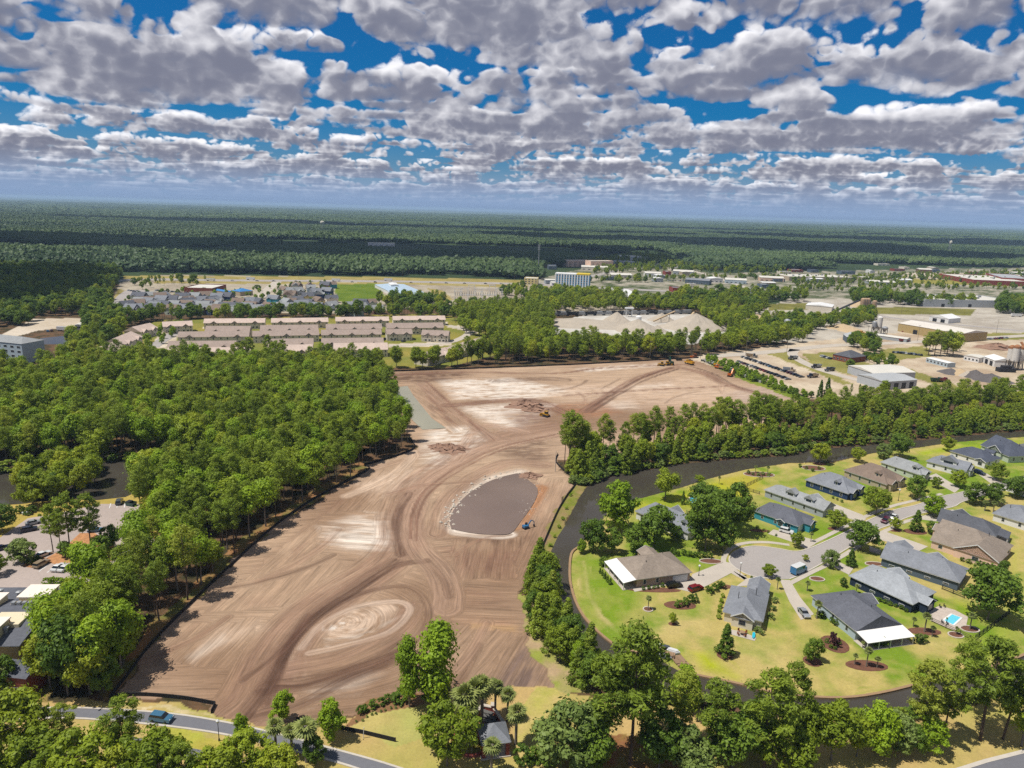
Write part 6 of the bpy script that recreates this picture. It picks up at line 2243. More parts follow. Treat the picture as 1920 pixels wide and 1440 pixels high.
# ------------------------------------------------------------------ silt fences
def silt_fence(line, label, z=.95, sm=True):
    w = [tuple(G(*p)[:2]) for p in (spline(line, 5) if sm else line)]
    root = tag(empty('silt_fence', (w[0][0], w[0][1], 0)), label, 'silt fence')
    mb = MB()
    ribbon(mb, [(x - w[0][0], y - w[0][1]) for x, y in w], .14, -.1, z)
    mb.build('fabric', BLACK, root)
    st = MB()
    st.box(-.05, -.05, 0, .05, .05, z + .22)
    sm_ = st.mesh('stake', (WOOD,))
    acc = 0
    for (a, b), (c, d) in zip(w[:-1], w[1:]):
        L = math.hypot(c - a, d - b)
        acc += L
        if acc > 6:
            acc = 0
            link('stake', sm_, root).location = (c - w[0][0], d - w[0][1], 0)
    return root


silt_fence([(209, 1306), (243, 1263), (282, 1211), (350, 1140), (430, 1064), (500, 1000), (560, 955), (620, 919), (690, 882), (683, 873), (705, 867), (760, 850), (777, 838), (766, 818)], 'black silt fence running along the edge of the left wood')
silt_fence([(205, 1309), (260, 1305), (340, 1311), (404, 1322)], 'short black silt fence beside the bottom road')
silt_fence([(404, 1322), (396, 1338)], 'end panel of black silt fence turned towards the bottom road', sm=False)
silt_fence([(1046, 852), (1042, 866), (1056, 882), (1080, 903), (1060, 935), (1042, 967), (1012, 1037), (999, 1062)], 'black silt fence between the pond and the canal')
silt_fence([(700, 698), (900, 691), (1100, 683), (1310, 671)], 'black silt fence along the far edge of the bare site')
silt_fence([(1395, 706), (1450, 722), (1512, 746)], 'black silt fence under the green hedge', sm=False)
silt_fence([(636, 1367), (680, 1376), (742, 1391)], 'short black silt fence on the grass above the bottom road', sm=False)
silt_fence([(556, 1351), (596, 1359)], 'scrap of black silt fence between two small trees', sm=False)

# ------------------------------------------------------------------ poles and lamps


def street_lamp(px, py, h, label, globe=True):
    p = G(px, py)
    root = tag(empty('street_lamp', (p.x, p.y, 0)), label, 'street lamp')
    m = MB()
    m.tube((0, 0, 0), (0, 0, h), .09, .06, 6)
    m.build('post', DARKM, root)
    m = MB()
    m.lathe([(.12, h), (.3, h + .12), (.36, h + .5), (.1, h + .75)], n=8)
    m.build('lantern', pmat('lamp_globe', (.7, .7, .68), .3, var=.03), root)
    m = MB()
    m.lathe([(.2, 0), (.16, .5), (.1, .55)], n=8)
    m.build('lamp_base', DARKM, root)


street_lamp(411, 1389, 4.2, 'white topped street lamp beside the bottom road')
street_lamp(1387, 1081, 4.0, 'street lamp at the left rim of the turning circle')
street_lamp(1684, 939, 4.2, 'street lamp on the corner lawn by the beige house')
street_lamp(1310, 1080, 3.0, 'lamp post in the garden of the tan brick house')
street_lamp(1199, 1095, 3.0, 'garden lamp at the awning of the tan brick house')


def pole(px, py, h, label, arms=1, group='utility poles', r=.16, name='utility_pole', cat='utility pole', mat=None):
    p = G(px, py)
    root = tag(empty(name, (p.x, p.y, 0)), label, cat, group)
    m = MB()
    m.tube((0, 0, 0), (0, 0, h), r, r * .6, 6)
    m.build('post', mat or BARKG, root)
    for i in range(arms):
        m = MB()
        m.box(-1.2, -.06, h - .7 - i, 1.2, .06, h - .52 - i)
        m.build('crossarm', mat or BARKG, root)


for i, (px, py, h) in enumerate([(1218, 676, 15), (1313, 672, 15), (1398, 666, 15), (1475, 660, 15), (1056, 600, 20), (1160, 598, 20), (1000, 526, 18), (868, 526, 16), (767, 526, 16), (755, 525, 14), (965, 526, 14), (560, 521, 22), (1565, 600, 16), (1625, 640, 14), (1720, 640, 15), (1355, 556, 16), (1690, 588, 16), (1868, 625, 14), (1180, 529, 16)]):
    pole(px, py, h, 'grey utility pole, %s of the poles counted from left' % ['eleventh', 'thirteenth', 'fifteenth', 'sixteenth', 'eighth', 'ninth', 'seventh', 'fourth', 'third', 'second', 'fifth', 'first', 'seventeenth', 'eighteenth', 'twentieth', 'fourteenth', 'nineteenth', 'last', 'tenth'][i])
p = G(1009, 516)
tw = tag(empty('cell_tower', (p.x, p.y, 0)), 'tall thin cell tower rising above the woods in the centre', 'cell tower')
m = MB()
m.tube((0, 0, 0), (0, 0, 50), .9, .45, 8)
m.build('mast', STEEL, tw)
for zc in (50, 46.5, 43):
    m = MB()
    for k in range(6):
        a = k * math.pi / 3
        m.cbox((1.9 * math.cos(a), 1.9 * math.sin(a), zc), (.5, .5, 2.2), a)
        m.beam((0, 0, zc), (1.9 * math.cos(a), 1.9 * math.sin(a), zc), .15, .15)
    m.build('antenna_ring', STEEL, tw)


def water_tower(px, py, h, label, k=1.0):
    p = G(px, py)
    root = tag(empty('water_tower', (p.x, p.y, 0)), label, 'water tower')
    m = MB()
    m.lathe([(1, h * .74), (6 * k, h * .78), (7.5 * k, h * .86), (7.0 * k, h * .95), (3 * k, h), (.3, h + 1)], n=16)
    m.build('tank', pmat('tank_paint', (.62, .58, .48), .6, var=.06), root)
    for i in range(5):
        a = i * 1.2566
        m = MB()
        m.tube((6.5 * k * math.cos(a), 6.5 * k * math.sin(a), 0), (5.2 * k * math.cos(a), 5.2 * k * math.sin(a), h * .8), .5, n=6)
        m.build('leg', STEEL, root)


water_tower(605, 438, 46, 'pale water tower far off in the woods at the left of centre', 1.1)
water_tower(1779, 478, 48, 'thin pale water tower far off at the right', .6)
# transmission structures of the substation
for i in range(14):
    px, py = 858 + (i % 7) * 13, 566 - (i // 7) * 12
    p = G(px, py)
    root = tag(empty('switch_frame', (p.x, p.y, 0)), 'white steel switch frame in the substation, %s from left in its %s row' % (ORD[i % 7], ('near', 'far')[i // 7]), 'switch frame', 'substation frames')
    h = 9 if i % 3 else 13
    for s in (-1, 1):
        m = MB()
        m.tube((s * 3.5, 0, 0), (s * 3.5, 0, h), .28, n=5)
        m.build('leg', TRIM, root)
    m = MB()
    m.beam((-4.5, 0, h - .6), (4.5, 0, h - .6), .5, .5)
    m.build('crossarm', TRIM, root)
    for x in (-2.5, 0, 2.5):
        m = MB()
        m.tube((x, -1, 0), (x, -1, h * .45), .4, .25, 6)
        m.build('insulator', STEEL, root)

# ------------------------------------------------------------------ gravel plant, trains, silos
GRAVEL = pmat('grey_gravel', hexc('#b9ad9c', .88), .95, var=.12, scale=.15, fine=1.0, bump=.3)
DARKG = pmat('dark_gravel', hexc('#6d6765', .8), .95, var=.2, scale=.15, fine=1.0, bump=.3)
SOIL = pmat('brown_soil', hexc('#9a7a66', .9), .95, var=.25, scale=.3, fine=1.5, bump=.4)
SANDM = pmat('tan_sand', hexc('#c9b08c', .85), .95, var=.12, scale=.2, fine=1.0, bump=.3)


def heap(name, px, py, r, h, mat, label, sx=1.0, rz=0.0, cat='heap', group=None, sharp=1.0):
    rs = np.random.RandomState(int(px * 3 + py))
    n, k = 28, 7
    vs, fs = [], []
    p = G(px, py)
    ph = rs.uniform(0, 6, 3)
    for j in range(k + 1):
        q = j / k
        for i in range(n):
            a = 2 * math.pi * i / n
            lump = (.32 if mat is SOIL else .03)
            rr = r * (1 - q) * (1 + rs.uniform(-lump, lump) + .10 * math.sin(2 * a + ph[0]) + .08 * math.sin(5 * a + ph[1]) + rs.uniform(-.03, .03)) + .12
            vs.append((rr * math.cos(a) * sx, rr * math.sin(a), h * q ** sharp * (1 + rs.uniform(-lump, lump)) - .1))
    for j in range(k):
        for i in range(n):
            fs.append((j * n + i, j * n + (i + 1) % n, (j + 1) * n + (i + 1) % n, (j + 1) * n + i))
    fs.append(tuple(range(k * n, k * n + n)))
    me = bpy.data.meshes.new(name)
    me.from_pydata(vs, [], fs)
    me.materials.append(mat)
    o = link(name, me)
    o.location, o.rotation_euler = (p.x, p.y, 0), (0, 0, rz)
    tag(o, label, cat, group)


heap('gravel_heap', 1156, 603, 16, 10, GRAVEL, 'pointed grey gravel heap behind the others, left of the gantry')
heap('gravel_heap', 1196, 619, 24, 10.5, GRAVEL, 'broad grey gravel heap nearest the trees')
heap('gravel_heap', 1240, 601, 14, 8, GRAVEL, 'grey gravel heap beside the conveyors')
heap('gravel_heap', 1302, 614, 29, 14, GRAVEL, 'largest grey gravel heap at the end of two conveyors', 1.2)
heap('gravel_heap', 1232, 621, 9, 5.5, GRAVEL, 'smallest grey gravel heap in front of the conveyors')
heap('gravel_heap', 1095, 607, 36, 4, GRAVEL, 'long low gravel bank at the left of the plant', 1.4, .1)
for i, (px, py, r, h, m_, lb) in enumerate([(1782, 699, 9, 3.5, DARKG, 'leftmost dark heap in the asphalt yard'), (1800, 701, 9, 4, SANDM, 'tan heap in the asphalt yard'), (1828, 706, 10, 5, DARKG, 'nearly black pointed heap in the asphalt yard'), (1857, 713, 13, 5, DARKG, 'broad dark heap at the right of the asphalt yard'), (1815, 704, 8, 3.5, GRAVEL, 'pale grey heap between two dark heaps'),
                                            (1580, 616, 16, 5, SANDM, 'tan sand heap in the concrete yard'), (1600, 622, 14, 4, SANDM, 'second tan heap in the concrete yard near the twin silos'), (1420, 596, 14, 4, SANDM, 'low pale rubble heap left of the concrete yard'), (1460, 594, 22, 4, GRAVEL, 'low grey rubble heap in the far concrete yard'), (1612, 575, 12, 7, SANDM, 'tan heap under the top of the black conveyor'), (1870, 652, 14, 4, SOIL, 'brown soil bank behind the white garage'),
                                            (843, 842, 6.5, 2.4, SOIL, 'heap of dug roots and brown soil at the middle of the site'), (985, 760, 8, 3.2, SOIL, 'long brown soil heap left of the bulldozer'), (1003, 769, 6, 2.6, SOIL, 'smaller brown soil heap right beside the bulldozer'), (822, 838, 4, 1.6, SOIL, 'small brown spoil heap beside the heap of roots'), (993, 893, 4, 1.6, SOIL, 'dark spoil at the top corner of the brown pond')]):
    heap('soil_heap' if m_ is SOIL else 'stock_heap', px, py, r, h, m_, lb, 1.3 if m_ is SOIL else 1.0)


def conveyor(a, b, h0, h1, label, w=1.6, mat=None):
    A, B = G(*a), G(*b)
    root = tag(empty('conveyor', (A.x, A.y, 0)), label, 'conveyor')
    d = B - A
    m = MB()
    m.beam((0, 0, h0), (d.x, d.y, h1), w, 1.1)
    m.build('belt_frame', mat or SANDM, root)
    for t in (.35, .75):
        m = MB()
        q = d * t
        z = h0 + (h1 - h0) * t
        m.tube((q.x - .8, q.y, 0), (q.x, q.y, z), .2, n=4)
        m.tube((q.x + .8, q.y, 0), (q.x, q.y, z), .2, n=4)
        m.build('trestle', STEEL, root)


conveyor((1225, 606), (1264, 604), 2, 11, 'tan conveyor feeding the largest gravel heap from the left', 1.8)
conveyor((1280, 614), (1299, 610), 2, 13, 'short brown conveyor beside the largest gravel heap', 1.8)
conveyor((1535, 600), (1607, 586), 2, 14, 'long black conveyor climbing to the rusty silos', 2.4, DARKM)
excavator(cpos(1281, 616), 0.4, 'orange loader at the foot of the largest gravel heap', 'orange', 1.3)
p = G(1179, 594)
ga = tag(empty('gantry', (p.x, p.y, 0)), 'white loading gantry above the hopper cars', 'gantry')
ga.scale = (.5, .6, .6)
for sx in (-6, 6):
    for sy in (-3, 3):
        m = MB()
        m.box(sx - .4, sy - .4, 0, sx + .4, sy + .4, 14)
        m.build('leg', TRIM, ga)
m = MB()
m.box(-9, -4, 14.02, 9, 4, 16)
m.build('deck', TRIM, ga)
m = MB()
m.lathe([(3, 0), (3, 5), (.5, 6.2)], n=12)
tk = m.build('storage_tank', TRIM)
q = G(1197, 603)
tk.location = (q.x, q.y, 0)
tag(tk, 'small white tank in the gravel plant', 'tank')
hb, fr = MB(), MB()
hb.add([(-6, -1.5, 1.4), (6, -1.5, 1.4), (6, 1.5, 1.4), (-6, 1.5, 1.4), (-7.4, -1.6, 4.4), (7.4, -1.6, 4.4), (7.4, 1.6, 4.4), (-7.4, 1.6, 4.4)], [(0, 3, 2, 1), (4, 5, 6, 7), (0, 1, 5, 4), (1, 2, 6, 5), (2, 3, 7, 6), (3, 0, 4, 7)])
fr.box(-7.6, -1.2, .9, 7.6, 1.2, 1.38)
for x in (-6, -4.8, 4.8, 6):
    fr.tube((x, -1.1, .45), (x, 1.1, .45), .45, n=8)
hm, fm = hb.mesh('hopper', (STEEL,)), fr.mesh('bogie', (DARKM,))
A, B = G(1012, 593.5), G(1292, 588.5)
for i in range(17):
    q = A.lerp(B, (i + .5) / 17)
    dark = i in (3, 5, 8, 12)
    root = tag(empty('hopper_car', (q.x, q.y, .1), math.atan2(B.y - A.y, B.x - A.x)), '%s rail hopper car, %s of the train counted from left' % ('black' if dark else 'grey', ORD[i]), 'rail car', 'hopper cars on the siding')
    link('hopper', hm, root, DARKM if dark else STEEL)
    link('bogie', fm, root)
SILO = pmat('silo_white', (.66, .63, .58), .6, var=.12, scale=.2)
RUSTY = pmat('rusty_concrete', hexc('#b79a7c', .85), .85, var=.35, scale=.12, fine=.6)


def silo(px, py, r, h, mat, label, legs=False, cap=None, group=None):
    p = G(px, py)
    root = tag(empty('silo', (p.x, p.y, 0)), label, 'silo', group)
    z0 = 5 if legs else 0
    m = MB()
    m.lathe([(r * .25, z0 - 1.5 if legs else -.1), (r, z0 + (2 if legs else 0)), (r, h), (r * .5, h + r * .4), (.1, h + r * .45)], n=16)
    m.build('shell', mat, root)
    if legs:
        for i in range(4):
            a = i * 1.57 + .78
            m = MB()
            m.tube((r * .9 * math.cos(a), r * .9 * math.sin(a), 0), (r * .9 * math.cos(a), r * .9 * math.sin(a), z0 + 3), .3, n=5)
            m.build('leg', DARKM, root)
    if cap:
        m = MB()
        m.lathe([(r * 1.04, h - .2), (r * 1.04, h + 1.2), (r * .3, h + 2.4)], n=16)
        m.build('cap', cap, root)
    for i in range(2):
        m = MB()
        a = -1.2 + i * .5
        m.beam((r * 1.04 * math.cos(a), r * 1.04 * math.sin(a), z0 + 2), (r * 1.04 * math.cos(a), r * 1.04 * math.sin(a), h), .12, .12)
        m.build('ladder_rail', STEEL, root)


RUSTC = pmat('rust_orange', hexc('#a8744e', .85), .85, var=.3, scale=.5)
silo(1890, 692, 2.3, 16, SILO, 'left of three white silos with rusty tops at the right edge', True, RUSTC)
silo(1899, 694, 2.4, 17, SILO, 'middle of three white silos with rusty tops at the right edge', True, RUSTC)
silo(1909, 693, 2.3, 16, SILO, 'right of three white silos with rusty tops at the right edge', True, RUSTC)
conveyor((1945, 700), (1905, 690), 3, 20, 'rusty inclined conveyor at the right edge silos', 1.4, RUSTC)
p = G(1885, 697)
m = MB()
m.box(-6, -2.5, 0, 6, 2.5, 3)
m.box(-3, -2, 3.02, 3, 2, 4.6)
mp = m.build('mixer_plant', DARKM)
mp.location = (p.x, p.y, 0)
tag(mp, 'black machinery at the foot of the right edge silos', 'machinery')
silo(1646, 626, 2.4, 16, SILO, 'taller white silo of the concrete batch plant', True)
silo(1637, 626, 2.1, 11.5, STEEL, 'shorter grey silo of the concrete batch plant', True)
silo(1657, 629, 2.8, 7.5, STEEL, 'squat grey hopper beside the batch plant silos', True)
for i, px in enumerate((1615, 1619, 1624)):
    silo(px, 588, 2.8, 17, RUSTY, 'rust stained concrete silo, %s of the cluster of three' % ('left', 'middle', 'right')[i])
silo(1637, 589, 2.6, 15, RUSTY, 'single rust stained silo right of the cluster')
silo(1474, 622, 3, 11, STEEL, 'small pale silo among trees left of the concrete yard')
# concrete pipes and blocks by the hedge
PIPE = pmat('pipe_concrete', hexc('#b4b2ae', .85), .9, var=.15, scale=.4)
pm2 = MB()
pm2.tube((-1.2, 0, .75), (1.2, 0, .75), .75, .75, 12, False)
pm2.tube((1.2, 0, .75), (-1.2, 0, .75), .6, .6, 12, False)
pme = pm2.mesh('concrete_pipe', (PIPE,))
bm2 = MB()
bm2.box(-1, -.9, 0, 1, .9, 1.5)
bme = bm2.mesh('concrete_box', (PIPE,))
A, B = G(1318, 676), G(1432, 718)
for i in range(46):
    q = A.lerp(B, (i // 2 + .5) / 23)
    side = -1 if i % 2 else 1
    o = link('concrete_pipe', pme) if i % 5 else link('concrete_box', bme)
    o.location = (q.x + side * 1.6 + RS.uniform(-.3, .3), q.y + side * .9, .1)
    o.rotation_euler = (0, 0, RS.uniform(-.3, .3) + .7)
    if i % 5:
        tag(o, 'grey concrete drain pipe lying in the double row below the green hedge', 'pipe', 'concrete pipes by the hedge')
    else:
        tag(o, 'grey concrete box lying among the drain pipes below the green hedge', 'concrete box', 'concrete boxes by the hedge')
# green lorries by the workshop
for px, py, col, lb in [(1757, 716, 'green', 'green truck right of the grey workshop'), (1768, 716, 'red', 'red truck at the right end of the workshop row'), (1695, 641, 'red', 'red truck on the pale yard road'), (1612, 626, 'yellow', 'yellow hopper trailer in the concrete yard')]:
    dump_truck(cpos(px, py), .1, lb, col, col, None)
# ------------------------------------------------------------------ garden pieces
POOLW = watermat('pool_water', (0.10, 0.48, 0.60), .02, .04)
FENCEM = pmat('black_iron', (0.02, 0.02, 0.022), .6)
PICKET = pmat('dark_timber', (0.10, 0.075, 0.05), .9, var=.3)


def pool(poly, label, rim):
    w = world_poly(poly)
    c = np.mean(np.array(w), 0)
    root = tag(empty('swimming_pool', (c[0], c[1], 0)), label, 'pool')
    loc = [(x - c[0], y - c[1]) for x, y in w]
    m = MB()
    ribbon(m, loc + [loc[0]], .5, .05, .2)
    m.build('coping', rim, root)
    m = MB()
    m.add([(x, y, .14) for x, y in loc[::-1]], [tuple(range(len(loc)))])
    m.build('pool_water', POOLW, root)


pool([(1768, 1164), (1784, 1152), (1803, 1159), (1788, 1173)], 'rectangular turquoise pool on the pale patio', TRIM)
pool([(1290, 938), (1297, 928), (1308, 932), (1307, 941), (1298, 944)], 'small round bright blue pool between the trees', PAVER)
pool([(922, 641), (932, 637), (937, 640), (926, 644)], 'tiny turquoise pool at the end of the slanting townhouses', TRIM)


def rail_fence(line, label, h=1.2, mat=None, step=2.4, rails=3, name='fence', pick=0):
    w = [G(*p) for p in line]
    o = w[0]
    root = tag(empty(name, (o.x, o.y, 0)), label, 'fence')
    st = MB()
    st.box(-.07, -.07, 0, .07, .07, h + .1)
    sm_ = st.mesh('post', (mat,))
    for a, b in zip(w[:-1], w[1:]):
        d = b - a
        for k in range(rails):
            m = MB()
            z = h * (k + 1) / rails - .08
            m.beam((a.x - o.x, a.y - o.y, z), (b.x - o.x, b.y - o.y, z), .06, .13)
            m.build('rail', mat, root)
        n = max(1, int(d.length / step))
        for i in range(n + 1):
            q = a + d * (i / n)
            link('post', sm_, root).location = (q.x - o.x, q.y - o.y, 0)
        if pick:
            m = MB()
            k = int(d.length / .16)
            for i in range(k):
                q = a + d * ((i + .5) / k) - o
                m.tube((q.x, q.y, .1), (q.x, q.y, h), .012, n=3, caps=False)
            tag(m.build('bars', mat, root), kind='stuff')


rail_fence([(1424, 927), (1390, 917), (1430, 897)], 'brown rail fence enclosing a corner of the gold lawn', 1.3, PICKET)
rail_fence([(1747, 1166), (1800, 1190), (1838, 1208)], 'low brown rail fence below the pool patio', 1.2, PICKET)
rail_fence([(1828, 1200), (1892, 1152)], 'black iron fence running away from the pool garden', 1.5, FENCEM, pick=1)
rail_fence([(1766, 1105), (1808, 1122)], 'thin black iron fence above the pool lawn', 1.4, FENCEM, pick=1)
rail_fence([(1510, 869), (1560, 862), (1620, 852)], 'thin dark rail fence along the upper canal bank', 1.2, PICKET)
rail_fence([(1140, 1038), (1120, 1034), (1105, 1034)], 'weathered board fence beside the tan brick house', 1.2, WOOD, rails=2)


# round and cone shaped planting
def bushes(lst, kind, desc, group, h, mat=None):
    for i, (px, py) in enumerate(lst):
        p = G(px, py)
        plant(kind, p.x, p.y, h * RS.uniform(.88, 1.12), '%s, %s' % (desc, ORD[i] + ' from the left' if len(lst) > 1 else 'standing alone'), None, group, mat=mat)


bushes([(1261, 1038), (1270, 1042), (1282, 1041), (1294, 1044), (1306, 1045), (1318, 1045), (1330, 1046)], 'bush', 'round clipped bush in the hedge row behind the tan brick house', 'clipped hedge row', 2.0)
bushes([(1125, 1075), (1129, 1079), (1134, 1085), (1139, 1091), (1144, 1096)], 'cone', 'small cone shaped evergreen in the row beside the white awning', 'cone evergreens by the awning', 2.1)
bushes([(1130, 1060)], 'bush', 'dark bush at the corner of the white awning', None, 3.4)
bushes([(675, 1338), (684, 1335), (699, 1327), (716, 1322), (728, 1316)], 'bush', 'dark clipped shrub in the curved mulch bed', 'clipped shrubs of the mulch bed', 2.0)
bushes([(741, 1318), (751, 1315)], 'bush', 'wide clipped shrub beside the twin trunk tree', 'wide clipped shrubs', 2.8, None)
bushes([(688, 1345), (697, 1341), (705, 1339), (714, 1335), (722, 1333), (733, 1329), (742, 1328), (752, 1326), (680, 1352), (668, 1354)], 'bush', 'tiny grey green shrub in the curved mulch bed', 'tiny shrubs of the mulch bed', .6, GREYL)
bushes([(980, 1430), (1010, 1432), (1028, 1436)], 'bush', 'large globe clipped bush near the brick gazebo', 'globe bushes by the gazebo', 4.2, None)
bushes([(1233, 1103), (1242, 1100), (1206, 1106), (1216, 1105), (1226, 1104)], 'bush', 'small garden shrub under the wall of the tan brick house', 'wall shrubs', 1.2)
bushes([(1272, 1138), (1284, 1135), (1295, 1130), (1302, 1128), (1330, 1112), (1340, 1108), (1350, 1103)], 'bush', 'leafy shrub in the bed along the driveway', 'driveway bed shrubs', 2.6)
bushes([(1649, 1128), (1659, 1131), (1668, 1135), (1679, 1138), (1690, 1142), (1698, 1147)], 'bush', 'small round shrub along the dark navy wall', 'shrubs along the navy wall', 1.3)
bushes([(1550, 1205), (1572, 1208), (1558, 1215), (1566, 1218)], 'bush', 'low shrub in the bed of the plum tree', 'shrubs below the plum tree', 1.2)
bushes([(1720, 1205), (1732, 1203), (1640, 1212), (1655, 1211)], 'bush', 'rounded shrub at the foot of the wide white awning', 'shrubs at the white awning', 2.4)
bushes([(1535, 1158), (1541, 1157), (1560, 1168), (1567, 1172)], 'bush', 'dark shrub beside the pale blue wall', 'shrubs at the pale blue wall', 1.8)
bushes([(1355, 1120), (1352, 1130), (1350, 1140), (1349, 1150), (1347, 1160)], 'bush', 'golden green shrub along the left wall of the gable porch house', 'shrubs along the porch house', 1.5, FRESH)
bushes([(1420, 1185), (1427, 1190), (1445, 1160), (1450, 1145), (1453, 1130)], 'bush', 'grey green shrub along the right wall of the gable porch house', 'grey shrubs along the porch house', 1.9, GREYL)
bushes([(1420, 990), (1440, 999), (1455, 1005), (1432, 996)], 'bush', 'low dark shrub in the bed of the turquoise house', 'turquoise house shrubs', 1.0)
bushes([(1512, 880), (1524, 884), (1500, 876), (1535, 880)], 'bush', 'garden shrub in the round bed near the rail fence', 'round bed shrubs', 1.6)
bushes([(1403, 888), (1412, 891), (1422, 893), (1430, 891), (1441, 893)], 'bush', 'grey green shrub in the oval bed on the gold lawn', 'oval bed shrubs', 1.6, GREYL)
bushes([(1804, 1052), (1816, 1056), (1834, 1060), (1868, 1066)], 'bush', 'round reddish green shrub at the wall of the pink house', 'pink house shrubs', 1.7)
bushes([(1562, 935), (1570, 938), (1578, 942)], 'bush', 'low shrub between the grey and the deep blue house', 'shrubs between two houses', 1.1)
bushes([(38, 962), (52, 965), (62, 960)], 'bush', 'broad low bush beside the picnic table', 'bushes by the picnic table', 2.6, None)
bushes([(50, 1055), (62, 1057), (72, 1052)], 'bush', 'low dark hedge bush beside the gold suv', 'hedge bushes of the car park', 2.0)
bushes([(88, 1096), (100, 1095), (112, 1096), (122, 1098)], 'bush', 'shrub along the roof edge of the care home', 'shrubs along the care home', 2.4, FRESH)
bushes([(1085, 905), (1070, 930), (1062, 955), (1055, 975), (1048, 990), (1040, 1008), (1032, 1025), (1026, 1040)], 'bush', 'weedy green clump on the strip between fence and canal', 'weedy clumps by the canal', 1.3, FRESH)

# overhanging bushes along the water
bank_a = spline([(1075, 905), (1100, 908), (1130, 896), (1170, 883), (1225, 877), (1300, 865), (1384, 858), (1480, 851), (1526, 840), (1629, 832), (1755, 820), (1860, 810), (1925, 805)], 6)
bank_b = spline([(1036, 1052), (1034, 1100), (1052, 1150), (1066, 1180), (1094, 1222), (1130, 1264)], 5)
bank_c = spline([(1200, 1312), (1330, 1324), (1500, 1342), (1600, 1350), (1690, 1348), (1780, 1326), (1880, 1298)], 5)
bank_d = spline([(-20, 890), (40, 882), (180, 868), (300, 862), (380, 866), (420, 880), (395, 895)], 4)
for line, h_, gp, lb_ in ((bank_a, 3.6, 'bushes on the far canal bank', 'low bush overhanging the water on the far canal bank'), (bank_b, 3.0, 'bushes at the foot of the thicket', 'low bush at the foot of the thicket by the narrow canal'), (bank_c, 2.4, 'bushes on the near canal bank', 'low bush on the near bank of the lower canal'), (bank_d, 4.0, 'bushes on the lake shore', 'low bush overhanging the dark lake')):
    for (px, py) in line:
        p = G(px + RS.uniform(-3, 3), py + RS.uniform(-1, 1))
        plant('bush', p.x, p.y, h_ * RS.uniform(.7, 1.25), lb_, None, gp, RS.uniform(.9, 1.5), (None, LEAF, NEEDLE, GREYL)[RS.randint(4)])

